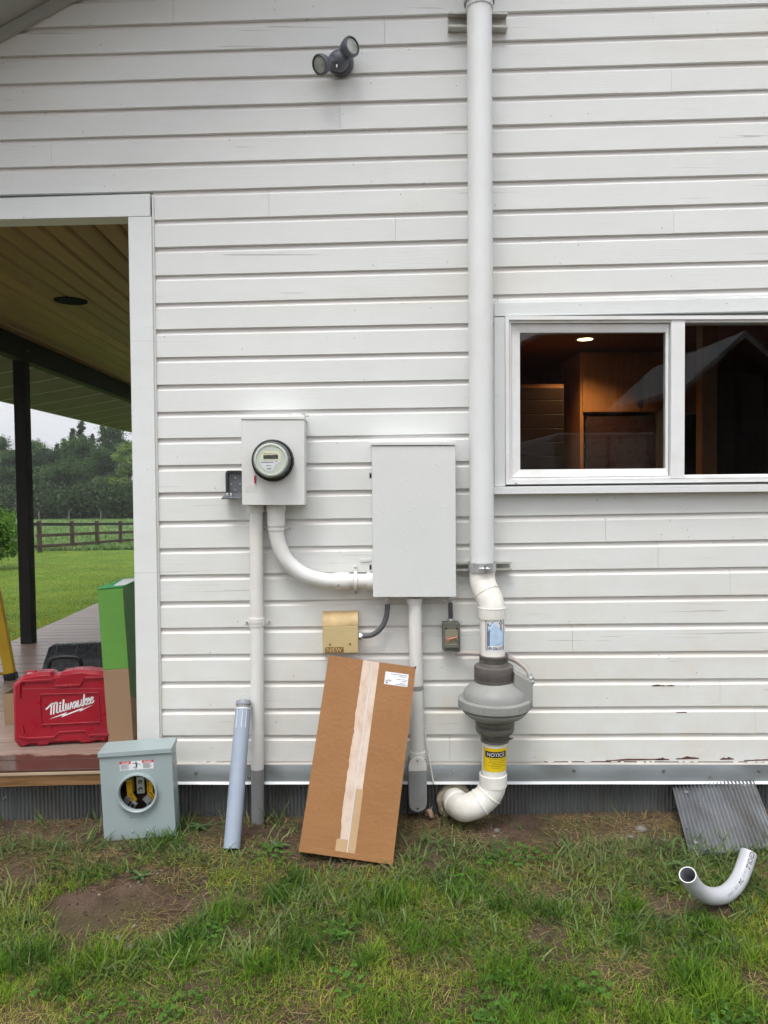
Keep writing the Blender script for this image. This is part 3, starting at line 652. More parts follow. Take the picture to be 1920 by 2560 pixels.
fixed = mb.build('fixed_light', M_vinyl, win, 0.0015)
mb = MB(); mb.bb(rx0 - .004, rx1 + .004, 0.004, 0.0045, rz0 - .004, rz1 + .004); mb.build('pane', M_glass, fixed)
mb = MB(); p = W(1290, 1209, -.033); mb.bb(p.x - .004, p.x + .004, -.0345, -.0325, p.z - .002, p.z + .002); mb.build('weep_hole', M_hole, win)

# ------------------------------------------------------------------ the room behind the glass
zfl, zcl = 0.42, 2.86
M_rwall = wood('red_brown_panelling', (0.060, 0.020, 0.014, 1), (0.115, 0.040, 0.026, 1), 0.5, (8,8,0.4), 4, 0.1, 0.1)
M_cab = wood('cabinet_cherry', (0.26, 0.105, 0.035, 1), (0.40, 0.18, 0.065, 1), 0.35, (7,7,0.5), 5, 0.05, 0.1, knots=False)
room = thing('room', 'dim red-brown panelled kitchen seen through the window', 'room', (1.5, 2, zfl), kind='structure')
del room['category']; del room['label']
mb = MB(); xr0, xr1, yr0, yr1 = x_c + 0.125, 4.6, 0.152, 4.6
mb.bb(xr0, xr1, yr0, yr1, zfl - .05, zfl); mb.build('floor', plain('room_floor', (0.12,0.07,0.04,1), 0.4), room)
mb = MB(); mb.bb(xr0, xr1, yr0, yr1, zcl, zcl + .05); mb.build('ceiling', plain('room_ceiling', (0.16,0.07,0.045,1), 0.6), room)
mb = MB(); mb.bb(xr0, xr1, yr1, yr1 + .05, zfl, zcl); mb.bb(xr0 - .05, xr0, yr0, yr1, zfl, zcl); mb.bb(xr1, xr1 + .05, yr0, yr1, zfl, zcl); mb.build('wall', M_rwall, room)
# over-fridge cabinet
yc = G(1463, 849, 2.858).y + 0.42
c0, c1 = W(1452, 1000, yc).x, W(1760, 1000, yc).x; ct, cb = W(1500, 885, yc).z, W(1500, 1031, yc).z; xm = W(1601, 1000, yc).x
cabn = thing('wall_cabinet', 'cherry wood wall cabinet lit by the ceiling lamp', 'cabinet', (c0, yc, cb))
mb = MB(); mb.bb(c0, c1, yc + .021, yc + .6, cb, min(ct + .02, zcl - .002)); mb.bb(c0, c0 + .03, yc + .021, yc + .6, zfl + .002, cb - .001); mb.build('carcass', M_cab, cabn)
for a, b in ((c0 + .02, xm - .003), (xm + .003, c1)):
    mb = MB(); mb.bb(a, b, yc, yc + .020, cb + .004, ct - .004); mb.build('door', M_cab, cabn, .003)
hz = W(1601, 999, yc).z
mb = MB(); mb.lathe([(0.03, 0), (0.03, .002)], 20, (xm, yc - .001, hz), (0,-1,0), scale=(1, 1)); 
mb = MB(); pts = [(0.026*math.cos(a), (0.05 if math.sin(a) > 0 else -0.05) + 0.026*math.sin(a)) for a in np.linspace(0, 2*math.pi, 24, endpoint=False)]; mb.prism([(xm + a, hz + b) for a, b in pts], yc - .003, yc - .0005); mb.build('finger_pull', plain('pull_recess', (0.05,0.02,0.014,1), 0.5), cabn)
fr_t = thing('refrigerator', 'dark refrigerator under the cherry wall cabinet', 'refrigerator', (c0 + .05, yc, zfl))
mb = MB(); mb.bb(c0 + .06, c1 - .3, yc + .03, yc + .6, zfl, cb - .03); mb.build('body', plain('fridge_red_dark', (0.05,0.022,0.02,1), 0.3), fr_t, .01)
mb = MB(); mb.bb(c0 + .045, c0 + .058, yc - .01, yc + .02, zfl + .5, cb - .06); mb.build('handle', M_charcoal, fr_t, .004)
x0_, x1_ = W(1285, 1000, 2.6).x, W(1411, 1000, 2.6).x
dr = thing('drawer_unit', 'brown wooden drawer stack at the left of the kitchen', 'drawers', (x0_, 2.6, zfl))
mb = MB(); mb.bb(x0_, x1_, 2.62, 3.2, zfl, W(1350, 960, 2.6).z); mb.build('carcass', M_cab, dr)
vv = [968, 1000, 1035, 1070, 1106, 1141, 1180, 1250]
for a, b in zip(vv[:-1], vv[1:]):
    mb = MB(); mb.bb(x0_ + .005, x1_ - .005, 2.60, 2.619, W(1350, b, 2.6).z + .004, W(1350, a, 2.6).z - .004); mb.build('drawer_front', plain('drawer_brown', (0.13,0.065,0.035,1), 0.4), dr, .002)
pp = thing('wooden_post', 'pale wooden post inside the right window pane', 'post', W(1775, 1100, 1.6))
a, b = W(1756, 1000, 1.6).x, W(1794, 1000, 1.6).x; mb = MB(); mb.bb(a, b, 1.6, 1.7, zfl, zcl - .001); mb.build('shaft', M_cab, pp, .005)
bl = thing('leaning_board', 'tan board standing at the lower right of the left pane', 'board', W(1650, 1180, 1.0))
q = [W(1633, 1200, 1.0), W(1662, 1200, 1.0), W(1661, 1026, 1.0), W(1641, 1026, 1.0)]; q[0].z = q[1].z = zfl
mb = MB(); mb.hexa(q, [(p.x, p.y + .03, p.z) for p in q]); mb.build('panel', M_cab, bl, .003)
cl = thing('ceiling_lamp', 'lit round recessed ceiling lamp in the kitchen', 'lamp', G(1463, 849, zcl - .002))
lp = G(1463, 849, zcl - .003)
mb = MB(); mb.lathe([(0.062, 0.001), (0.075, 0.0), (0.078, 0.0025)], 30, lp, cap=False); mb.build('trim_ring', M_vinyl, cl)
t = NT('lamp_glow'); e = t.n('ShaderNodeEmission'); e.inputs[0].default_value = (1, 0.72, 0.36, 1); e.inputs[1].default_value = 7; t.L(e.outputs[0], t.out.inputs[0])
mb = MB(); mb.lathe([(0.062, 0.001), (0.0, 0.0005)], 30, lp, cap=False); mb.build('bulb', t.m, cl)
ld = bpy.data.lights.new('kitchen_lamp', 'SPOT'); ld.energy = 42; ld.color = (1, 0.66, 0.34); ld.spot_size = R(130); ld.spot_blend = 0.8; ld.shadow_soft_size = 0.05
lo = bpy.data.objects.new('kitchen_lamp', ld); COL.objects.link(lo); lo.location = lp + Vector((0, 0, -0.03))

# ------------------------------------------------------------------ yard behind the viewer, which the glass mirrors
M_barnw = wood('barn_red_boards', (0.035, 0.012, 0.010, 1), (0.075, 0.022, 0.018, 1), 0.8, (9,9,0.4), 3, 0.3, 0.1)
M_barnr = plain('barn_roof', (0.16, 0.17, 0.19, 1), 0.45, 0.3)
def gable(name, label, cat, x0, x1, y0, y1, ze, zr, mats, door=None):
    th_ = thing(name, label, cat, ((x0+x1)/2, y1, 0)); xm_ = (x0+x1)/2; g = -0.06
    mb = MB(); mb.prism([(x0, g), (x1, g), (x1, ze), (xm_, zr), (x0, ze)], y0, y1); mb.build('wall', mats[0], th_)
    s = (zr - ze)/(xm_ - x0); o = 0.25
    for sg, (xa, xb) in ((1, (x0 - o, xm_)), (-1, (x1 + o, xm_))):
        za, zb_ = ze - s*o, zr; mb = MB()
        mb.hexa([(xa, y0 - .4, za + .02), (xb, y0 - .4, zb_ + .02), (xb, y0 - .4, zb_ + .16), (xa, y0 - .4, za + .16)], [(xa, y1 + .5, za + .02), (xb, y1 + .5, zb_ + .02), (xb, y1 + .5, zb_ + .16), (xa, y1 + .5, za + .16)]); mb.build('roof', mats[1], th_)
    if door:
        mb = MB(); mb.bb(door[0], door[1], y1 + .001, y1 + .04, g, door[2]); mb.build('door', mats[2], th_, .01)
    return th_
gable('barn', 'dark red barn across the yard behind the viewer', 'barn', 3.5, 22.0, -34, -23, 5.6, 9.4, (M_barnw, M_barnr, M_beam), (9, 13, 4.2))
gable('shed', 'dark open-fronted shed across the yard behind the viewer', 'shed', 7.2, 9.4, -16.5, -12.5, 3.75, 4.72, (M_beam, M_barnr, M_black), (7.5, 9.1, 3.0))
tl = thing('cargo_trailer', 'grey enclosed cargo trailer parked behind the viewer', 'trailer', (3.2, -6.4, 0))
mb = MB(); mb.bb(2.42, 3.72, -8.4, -5.4, .45, 2.28); mb.build('body', M_barnr, tl, .04)
for x_ in (2.6, 3.1):
    mb = MB(); mb.bb(x_, x_ + .46, -5.399, -5.37, .5, 2.2); mb.build('door', M_lblgrey, tl, .01)
for x_ in (2.36, 3.64):
    mb = MB(); mb.lathe([(.1, 0), (.30, .0), (.32, .03), (.32, .11), (.30, .14), (.1, .14)], 28, (x_, -6.9, .30), (1,0,0)); mb.build('wheel', M_rubber, tl)
# ================================================================== things on the wall
def ring(mb, p, axis, r, h, seg=28, lip=0.0):
    mb.lathe([(r*0.9, -h/2), (r, -h/2), (r + lip, -h/2 + h*0.15), (r + lip, h/2 - h*0.15), (r, h/2), (r*0.9, h/2)], seg, p, axis)
# ---- twin floodlight
fl = thing('floodlight', 'grey twin-head floodlight mounted high on the white siding', 'floodlight', W(848, 158))
bc = W(848, 152, -0.060); s_ = PX(-0.06)
mb = MB(); pb = W(852, 160, -0.0); mb.lathe([(0.062, 0.0), (0.062, 0.016), (0.055, 0.024), (0.05, 0.026)], 36, (pb.x, 0, pb.z), (0,-1,0)); mb.build('base_plate', M_lightgrey, fl)
mb = MB(); pt = W(877, 157, -0.008); mb.bb(pt.x - .02, pt.x + .014, -0.014, -0.002, pt.z - .009, pt.z + .009); mb.build('mounting_tab', M_trim, fl, .003)
mb = MB(); mb.lathe([(0.0, -0.046)] + [(0.047*math.cos(a), 0.047*math.sin(a)) for a in np.linspace(-1.35, 1.35, 15)] + [(0.0, 0.046)], 36, bc, (0.12, -0.55, 0.8)); hub_ = mb.build('motion_hub', M_lightgrey, fl)
mb = MB(); p = W(841, 134, -0.097); mb.lathe([(0.009, 0), (0.009, .004), (0.005, .005)], 16, p, (0,-.9,.3)); mb.build('hub_screw', M_lightgrey, hub_)
mb = MB(); p = W(842, 155, -0.104); mb.bb(p.x - .003, p.x + .003, p.y - .003, p.y + .006, p.z - .003, p.z + .006); mb.build('sensor_slot', M_black, hub_)
mb = MB(); p = W(842, 165, -0.103); mb.bb(p.x - .003, p.x + .003, p.y - .003, p.y + .006, p.z - .004, p.z + .005); mb.build('sensor_switch', M_alu, hub_)
def head(cu, cv, y, axis, rr, back):
    c = W(cu, cv, y); ax = Vector(axis).normalized()
    mb = MB(); mb.lathe([(0.0, -back), (rr*0.55, -back + .003), (rr*0.86, -back + 0.018), (rr*0.97, -back + 0.034), (rr, -0.018), (rr*1.0, -0.0165)], 40, c, ax, cap=False)
    o = mb.build('lamp_head', M_lightgrey, fl)
    mb = MB(); mb.lathe([(rr*0.99, -0.017), (rr*1.05, -0.016), (rr*1.06, 0.0), (rr*1.0, 0.004), (rr*0.88, 0.004), (rr*0.84, -0.003)], 40, c, ax, cap=False); mb.build('bezel', M_lightgrey, o)
    mb = MB(); mb.lathe([(rr*0.90, 0.0032), (rr*0.87, 0.0048), (rr*0.83, 0.0035), (rr*0.83, -0.002)], 40, c, ax, cap=False); mb.build('gasket', M_rubber, o)
    mb = MB(); mb.lathe([(rr*0.85, -0.001), (rr*0.6, 0.001), (0.0, 0.002)], 40, c, ax, cap=False); mb.build('lens', M_lens, o)
    mb = MB(); q = c - ax*0.05; mb.tube([q, q + (bc - q)*0.6, bc], [0.024, 0.024, 0.02], 18); mb.build('knuckle', M_lightgrey, o)
head(799, 162, -0.125, (-0.62, -0.66, -0.50), 0.042, 0.060)
head(880, 115, -0.115, (0.62, -0.72, -0.02), 0.042, 0.062)

# ---- strut brackets with pipe clamps
def strut(name, label, u0, v0, u1, v1, hpx, clamp, r, yfront=-0.045, mat=M_strut):
    a, b = W(u0, v0, yfront), W(u1, v1, yfront); th = thing(name, label, 'bracket', (a.x, 0, a.z), group='pipe strut brackets')
    h = hpx*PX(yfront); z = (a.z + b.z)/2; mb = MB()
    mb.bb(a.x, b.x, -0.003, -0.001, z - h/2, z + h/2)                                 # web against the wall
    for sg in (-1, 1):
        z0 = z + sg*h/2; mb.bb(a.x, b.x, yfront, -0.0032, min(z0, z0 - sg*.0025), max(z0, z0 - sg*.0025))
        z1 = z0 - sg*0.009; mb.bb(a.x, b.x, yfront - .0005, yfront + .002, min(z0 - sg*.0028, z1), max(z0 - sg*.0028, z1)); mb.bb(a.x, b.x, yfront + .0022, yfront + .008, min(z1, z1 + sg*.002), max(z1, z1 + sg*.002))
    mb.build('channel', mat, th)
    cx, cy, cz, ch = clamp
    mb = MB(); mb.lathe([(r + .0005, -ch/2), (r + .0035, -ch/2), (r + .0035, ch/2), (r + .0005, ch/2)], 40, (cx, cy, cz), (0,0,1), cap=False); cl_ = mb.build('clamp', M_zinc, th)
    for sg in (-1, 1):
        mb = MB(); mb.bb(cx + sg*.004 - .0016, cx + sg*.004 + .0016, cy - r - .024, cy - r - .001, cz - ch*.46, cz + ch*.46); mb.build('clamp_ear', M_zinc, cl_, .001)
    mb = MB(); mb.lathe([(0.0045, 0), (0.0045, 0.052)], 10, (cx - .028, cy - r - .014, cz), (1,0,0)); mb.lathe([(0.008, 0), (0.008, 0.008)], 6, (cx + .0065, cy - r - .014, cz), (1,0,0), smooth=False); mb.lathe([(0.008, 0), (0.008, 0.007)], 6, (cx - .0135, cy - r - .014, cz), (1,0,0), smooth=False); mb.build('bolt', M_zinc, cl_)
    return th
PY = -0.115
pA, pB = W(1198.5, 60, PY), W(1205, 1425, PY); RP = 0.0575
zc1 = W(1199, 2, PY).z
strut('strut_bracket', 'short metal strut channel holding the pipe near the top of the picture', 1122, 51, 1270, 46, 36, (pA.x, PY, zc1 + .01, 0.045), RP + .010)
strut('strut_bracket', 'metal strut channel and clamp above the pipe bends beside the panel', 1138, 1417, 1279.6, 1415, 21, (pB.x, PY, W(1205, 1421, PY - .06).z, 0.045), RP + .006, -0.05)

# ---- the vent stack
FYc = -0.180
stack = thing('vent_pipe', 'tall white plastic vent pipe running up the siding beside the window', 'pipe', pB)
top = pA + (pA - pB).normalized()*0.9
mb = MB(); mb.tube([top, pB], RP, 48, cap=False); mb.build('riser', M_stack, stack)
mb = MB(); q = W(1198.8, 12, PY); mb.lathe([(RP, -0.02), (RP + .0045, -0.02), (RP + .0055, -0.016), (RP + .0055, 0.5)], 48, q, (top - pB).normalized(), cap=False); mb.build('coupling', M_stack, stack)
ax = [W(1205, 1424, PY), W(1205.3, 1440, PY), W(1207, 1456, PY - .006), W(1213, 1474, PY - .024), W(1221, 1491, PY - .045), W(1227, 1506, PY - .058), W(1229.5, 1519, FYc), W(1230, 1530, FYc)]
mb = MB(); mb.tube(spl(ax, 6), RP + .0035, 48, cap=False); el = mb.build('elbow', M_pipe, stack)
mb = MB(); q = (ax[3] + ax[4])/2 + Vector((0, 0, .002)); mb.lathe([(RP + .003, -.004), (RP + .0062, -.003), (RP + .0062, .003), (RP + .003, .004)], 48, q, (Vector((0.42, -0.5, -0.9))), cap=False); mb.build('elbow_lip', M_pipe, el)
za, zb_ = W(1229.8, 1518, FYc).z, W(1229.8, 1545, FYc).z
hx = W(1229.8, 1530, FYc).x
mb = MB(); mb.lathe([(RP, zb_), (RP + .0055, zb_), (RP + .006, zb_ + .003), (RP + .006, za - .004), (RP + .0075, za - .003), (RP + .0075, za + .001), (RP, za + .003)], 48, (hx, FYc, 0), cap=False); mb.build('hub', M_pipe, stack)
lpA, lpB = W(1230, 1540, FYc), W(1232.5, 1650, FYc)
mb = MB(); mb.tube([lpA, lpB], RP, 48, cap=False); lowp = mb.build('lower_pipe', M_pipe, stack)
def cyl(cx, cy, r):
    return lambda s, z: Vector((cx + r*math.sin(s/r), cy - r*math.cos(s/r), z))
lx = (lpA.x + lpB.x)/2; zt_, zb_ = W(1230, 1551, FYc - RP).z, W(1230, 1629, FYc - RP).z; hh = zt_ - zb_
def patch(mb, f, s0, s1, z0, z1, n=18):
    for k in range(n):
        a, b = s0 + (s1-s0)*k/n, s0 + (s1-s0)*(k+1)/n; mb.add([f(a, z0), f(b, z0), f(b, z1), f(a, z1)], [(0,1,2,3)], True)
s0, s1 = -0.044, 0.054; sw = s1 - s0
f1 = cyl(lx, FYc, RP + .0006); f2 = cyl(lx, FYc, RP + .0010); f3 = cyl(lx, FYc, RP + .0014)
mb = MB(); patch(mb, f1, s0, s1, zb_, zt_); stk = mb.build('pipe_label', M_paper, lowp, fix=False)
gx = lambda a: s0 + a*sw; gz = lambda b: zb_ + b*hh
mb = MB()
for k in range(20):   # pale blue house silhouette
    a0, a1 = 0.10 + 0.86*k/20, 0.10 + 0.86*(k+1)/20; rf_ = lambda a: 0.93 - 0.55*max(0, a - 0.38) if a > 0.38 else 0.93 - 0.6*(0.38 - a)
    mb.add([f2(gx(a0), gz(.18)), f2(gx(a1), gz(.18)), f2(gx(a1), gz(rf_(a1))), f2(gx(a0), gz(rf_(a0)))], [(0,1,2,3)])
mb.build('label_picture', M_blue, stk, fix=False)
mb = MB(); lw = 0.0032
for poly in ([(.10,.16),(.10,.70),(.10,.88),(.16,.88),(.16,.82),(.22,.82),(.38,.94),(.97,.66)], [(.19,.18),(.19,.60),(.24,.65),(.78,.65),(.80,.70),(.80,.88)], [(.14,.18),(.14,.62),(.21,.70),(.72,.70),(.74,.72),(.74,.88)], [(.68,.88),(.77,.98),(.88,.88),(.68,.88)]):
    ribbon(mb, [(gx(a), gz(b)) for a, b in poly], lw, f3)
ribbon(mb, [(gx(a), gz(b)) for a, b in ((.02,.02),(.98,.02),(.98,.98),(.02,.98))], lw, f3, True); ribbon(mb, [(gx(.02), gz(.165)), (gx(.98), gz(.165))], lw, f3)
put_text(mb, '509-326-5127', gx(.07), gz(.045), sw*.88, hh*.095, f3, 0, .025)
mb.build('label_print', M_navy, stk, fix=False)

# ---- radon fan with rubber couplings
fan = thing('radon_fan', 'round grey inline vent fan with brown rubber couplings on the pipe', 'fan', W(1238, 1850, FYc))
fu = 1237.5; fxc = W(1237, 1740, FYc).x; sP = PX(FYc)*1.0
zz = lambda v6: W(fu, 1360 + v6/3.074, FYc).z       # heights read along the fan's edge
rr = lambda p: p/3.074*sP
def turn(name, prof, mat, cx, par=fan, seg=56): mb = MB(); mb.lathe([(rr(r), zz(v)) for r, v in prof], seg, (cx, FYc, 0), cap=False); return mb.build(name, mat, par)
cxu = W(1234.5, 1680, FYc).x; cxl = W(1237, 1810, FYc).x
up = turn('upper_coupling', [(97, 848), (110, 848), (114, 853), (112, 870), (108, 876), (108, 902), (114, 908), (116, 925), (140, 928), (151, 934), (153, 950), (152, 1000), (150, 1004), (150, 1028), (154, 1032), (152, 1046), (140, 1050)], M_coup, cxu)
turn('clamp_band', [(109, 877), (113, 878), (113, 900), (109, 901)], M_band, cxu, up); turn('clamp_band', [(151, 1005), (154.5, 1006), (154.5, 1026), (151, 1027)], M_band, cxu, up)
turn('housing_top', [(140, 1045), (152, 1052), (170, 1064), (204, 1090), (230, 1116), (243, 1140), (247, 1165), (248, 1178), (262, 1182)], M_fan, fxc)
rim = turn('rim', [(246, 1176), (276, 1177), (284, 1182), (285, 1212), (283, 1240), (276, 1245), (240, 1246)], M_fan, fxc)
turn('housing_bottom', [(240, 1245), (242, 1256), (247, 1260), (246, 1280), (238, 1294), (208, 1316), (180, 1332), (152, 1345), (140, 1352)], M_fan, fxc)
turn('housing_seam', [(244, 1262), (254, 1264), (254, 1276), (244, 1278)], M_fan, fxc)
for k in range(18):
    a = 2*math.pi*k/18 + 0.2; ca, sa = math.sin(a), -math.cos(a); r_ = rr(285)
    mb = MB(); mb.M = Matrix.Translation((fxc + ca*r_, FYc + sa*r_, 0)) @ Matrix.Rotation(a, 4, 'Z'); mb.bb(-.004, .004, -.0025, .003, zz(1240), zz(1186)); mb.build('rim_clip', M_fan, rim, .0008, 1)
lo_ = turn('lower_coupling', [(138, 1345), (150, 1350), (150, 1368), (147, 1372), (147, 1388), (151, 1392), (150, 1420), (143, 1438), (124, 1452), (112, 1458), (112, 1466), (107, 1470), (107, 1494), (112, 1498), (111, 1510), (98, 1512)], M_coup2, cxl)
turn('clamp_band', [(148, 1373), (152, 1374), (152, 1387), (148, 1388)], M_band, cxl, lo_); turn('clamp_band', [(108, 1471), (111.5, 1472), (111.5, 1493), (108, 1494)], M_band, cxl, lo_)
for (u, v, y, par) in ((1262, 1652, FYc - .03, up), (1272, 1847, FYc - .03, lo_)):
    p = W(u, v, y); mb = MB(); mb.bb(p.x - .010, p.x + .010, p.y - .006, p.y + .006, p.z - .005, p.z + .005); mb.lathe([(0.004, -.014), (0.004, .02)], 8, p, (1,0,.1)); mb.build('clamp_screw', M_band, par, .001)
# wiring box on the fan's shoulder
q = [W(1276, 1745, FYc), W(1323, 1750, FYc), W(1323, 1696, FYc), W(1279, 1672, FYc)]
mb = MB(); mb.hexa([(p.x, FYc - .075, p.z) for p in q], [(p.x, FYc + .03, p.z) for p in q]); mb.build('wiring_box', M_fan, fan, .004)

# ---- inlet pipe with NOTICE label and elbows into the skirting
inl = thing('inlet_pipe', 'white plastic pipe with yellow notice label bending into the skirting', 'pipe', W(1236, 2000, FYc))
iA, iB = W(1237, 1845, FYc), W(1234, 1942, FYc)
mb = MB(); mb.tube([iA, iB], RP, 48, cap=False); ip = mb.build('riser', M_pipe, inl)
ix = (iA.x + iB.x)/2; zt_, zb_ = W(1236, 1872, FYc - RP).z, W(1236, 1931, FYc - RP).z; hh = zt_ - zb_
mapL = lambda r: (lambda s, z: Vector((ix + (iB.x - iA.x)*((iA.z - z)/(iA.z - iB.z) - .5) + r*math.sin(s/r), FYc - r*math.cos(s/r), z)))
f1, f2, f3 = mapL(RP + .0006), mapL(RP + .0010), mapL(RP + .0013)
s0, s1 = -0.072, 0.078; sw = s1 - s0; gx = lambda a: s0 + a*sw; gz = lambda b: zb_ + b*hh
mb = MB(); patch(mb, f1, s0, s1, zb_, zt_, 26); nl = mb.build('notice_label', M_labelyel, ip, fix=False)
mb = MB(); patch(mb, f2, gx(.10), gx(.84), gz(.60), gz(.86), 24); ribbon(mb, [(gx(.06), gz(.1)), (gx(.06), gz(.87))], .0012, f2); mb.build('notice_bar', M_ink, nl, fix=False)
mb = MB(); put_text(mb, 'NOTICE', gx(.17), gz(.65), sw*.58, hh*.16, f3, 0, .006); mb.build('notice_word', M_whitep, nl, fix=False)
mb = MB()
for k, (a, b) in enumerate(((.22,.78),(.27,.73),(.24,.76),(.34,.66),(.2,.8),(.36,.64))):
    zk = .55 - k*.075; ribbon(mb, [(gx(a + (b-a)*j/8), gz(zk)) for j in range(9)], hh*.024, f3)
mb.build('notice_small_print', M_inky, nl, fix=False)
za, zb_ = W(1233, 1934, FYc).z, W(1233, 1962, FYc).z; hx = W(1232.8, 1948, FYc).x
mb = MB(); mb.lathe([(RP, za + .002), (RP + .0075, za), (RP + .0075, zb_), (RP + .003, zb_ - .001)], 48, (hx, FYc, 0), cap=False); mb.build('hub', M_pipe, inl)
ctr = [W(1232.5, 1955, FYc), W(1231, 1966, FYc), W(1225, 1981, FYc), W(1212, 1996, FYc - .002), W(1195, 2008, FYc - .004), W(1178, 2016, FYc), W(1160, 2020, FYc + .022), W(1147, 2014, FYc + .075), W(1138, 2003, -.05), W(1135, 2001, 0.03)]
mb = MB(); cp = spl(ctr, 7); mb.tube(cp, RP + .0045, 48, cap=False); el = mb.build('elbow', M_pipe, inl)
for i, w_ in ((16, .004), (26, .006), (52, .006)):
    d = (cp[i+1] - cp[i-1]).normalized(); mb = MB(); mb.lathe([(RP + .0035, -w_), (RP + .0075, -w_*.7), (RP + .0075, w_*.7), (RP + .0035, w_)], 48, cp[i], d, cap=False); mb.build('elbow_lip', M_pipe, el)
mb = MB(); p = W(1136, 2001, 0.012); vs = []; fs = []
for k in range(40):
    a = 2*math.pi*k/40
    for j in range(8):
        b = 2*math.pi*j/8; r_ = 0.016*(1 + 0.45*mnoise.noise(Vector((math.cos(a)*3, math.sin(a)*3, j*.7)))); R_ = 0.077 + r_*math.cos(b)
        vs.append((p.x + R_*math.cos(a), 0.004 - abs(r_*math.sin(b))*1.3, p.z + R_*math.sin(a)))
for k in range(40):
    for j in range(8): fs.append((k*8+j, ((k+1) % 40)*8+j, ((k+1) % 40)*8+(j+1) % 8, k*8+(j+1) % 8))
mb.add(vs, fs, True); mb.build('foam_seal', plain('old_foam', (0.36, 0.31, 0.23, 1), 0.8, 0, 0.2, 30, 0.6, 60), inl)

# ---- flexible conduits
def flex(name, label, pts, r, mat, ends=(), par=None):
    th = thing(name, label, 'conduit', pts[-1]); cp = spl(pts, 10)
    mb = MB(); mb.tube(cp, [r*(1 + 0.0*(i % 2)) for i in range(len(cp))], 18); mb.build('hose', mat, th)
    for p, d in ends:
        mb = MB(); d = Vector(d).normalized(); mb.lathe([(r*1.15, -.004), (r*1.25, -.002), (r*1.25, .012), (r*1.1, .014), (r*1.0, .03)], 20, p, d)
        mb.lathe([(r*1.65, 0.003), (r*1.65, 0.013)], 6, p, d, smooth=False); mb.build('connector', M_zinc, th)
    return th

# ---- meter box, meter, its conduits
YB = -0.150
def fbox(name, mat, par, a, b, c, d, y0, y1, bevel=.003):  # BL BR TR TL measured on the front plane
    q = [W(*p, y0) for p in (a, b, c, d)]; mb = MB(); mb.hexa([(p.x, y0, p.z) for p in q], [(p.x, y1, p.z) for p in q]); return mb.build(name, mat, par, bevel)
mbx = thing('meter_box', 'white painted meter box with rain hood holding the electric meter', 'meter box', W(683, 1263))
body = fbox('enclosure', M_box, mbx, (605, 1263), (761.5, 1263), (760.7, 1049), (603, 1049), YB, -0.001)
fbox('rain_hood', M_box, mbx, (602, 1048.6), (762.5, 1048.6), (762.5, 1041), (602, 1041), YB - .004, -0.001, .002)
q = W(743, 1040, -.075); mb = MB(); mb.lathe([(0.042, 0), (0.042, .010), (0.037, .013), (0.037, .022), (0.02, .024)], 30, (q.x, -.075, W(743, 1041, YB).z - .002)); mb.build('hub_plate', M_box, mbx)
mb = MB(); p = W(769, 1039, -.06); mb.bb(p.x - .02, p.x + .008, -.07, -.05, p.z - .006, p.z + .006); mb.build('hood_tab', M_box, mbx, .002)
fbox('cover_label', plain('old_label', (0.66,0.665,0.64,1), 0.5), body, (614, 1231), (643, 1229), (643, 1212), (614, 1214), YB - .0008, YB + .001, 0)
met = thing('electric_meter', 'round glass electric meter with digital display and grey face', 'meter', W(679, 1150, YB))
mc = W(683, 1151.5, YB); axm = (0, -1, 0)
mb = MB(); mb.lathe([(0.092, 0.0005), (0.0965, .004), (0.0965, .026), (0.090, .032), (0.084, .028), (0.084, .034)], 56, mc, axm, cap=False); mb.build('retaining_ring', M_black, met)
mb = MB(); mb.lathe([(0.085, .026), (0.0855, .05), (0.083, .052), (0.083, 0.056), (0.0845, .058), (0.0845, .066), (0.080, .070)], 56, mc, axm, cap=False); mb.build('collar', plain('meter_collar', (0.13,0.145,0.14,1), 0.25, 0, 0.1), met)
mb = MB(); mb.lathe([(0.081, .064), (0.080, .085), (0.077, .104), (0.072, .112), (0.060, .1155), (0.0, .117)], 56, mc, axm, cap=False); mb.build('glass_cover', M_dome, met)
ff = mc + Vector((0, -0.094, 0))
mb = MB(); mb.lathe([(0.076, -.03), (0.0755, 0.0), (0.071, .004), (0.066, .004), (0.064, .0), (0.0, 0.0)], 48, ff, axm, cap=False); face = mb.build('dial_face', plain('dial_greygreen', (0.56,0.60,0.54,1), 0.4, 0, 0.05), met)
fmap = lambda dy: (lambda a, b: Vector((ff.x + a, ff.y - dy, ff.z + b)))
mb = MB(); mb.add([fmap(.001)(-.045, .0), fmap(.001)(.045, .0), fmap(.001)(.045, .022), fmap(.001)(.030, .040), fmap(.001)(-.030, .040), fmap(.001)(-.045, .022)], [(0,1,2,3,4,5)]); mb.build('upper_plate', plain('dial_cream', (0.74,0.72,0.50,1), 0.4), face)
mb = MB(); mb.add([fmap(.001)(-.05, -.003), fmap(.001)(.05, -.003), fmap(.001)(.022, -.022), fmap(.001)(.006, -.05), fmap(.001)(-.02, -.05), fmap(.001)(-.042, -.03)], [(0,1,2,3,4,5)]); mb.build('lower_plate', M_paper, face)
mb = MB(); g = fmap(.0016); mb.add([g(-.033, .004), g(.033, .004), g(.033, .022), g(-.033, .022)], [(0,1,2,3)]); lcd = mb.build('lcd', plain('lcd_dark', (0.025,0.03,0.025,1), 0.2), face)
mb = MB(); put_text(mb, '17463', .0, .0075, .028, .011, fmap(.0022), .1); mb.build('lcd_digits', plain('lcd_digit', (0.09,0.11,0.09,1), 0.3), lcd)
mb = MB(); g = fmap(.0018)
for k in range(3): ribbon(mb, [(-.032 + .022*k, .029 - .0015*k), (-.015 + .022*k, .029 - .0015*k)], .003, g)
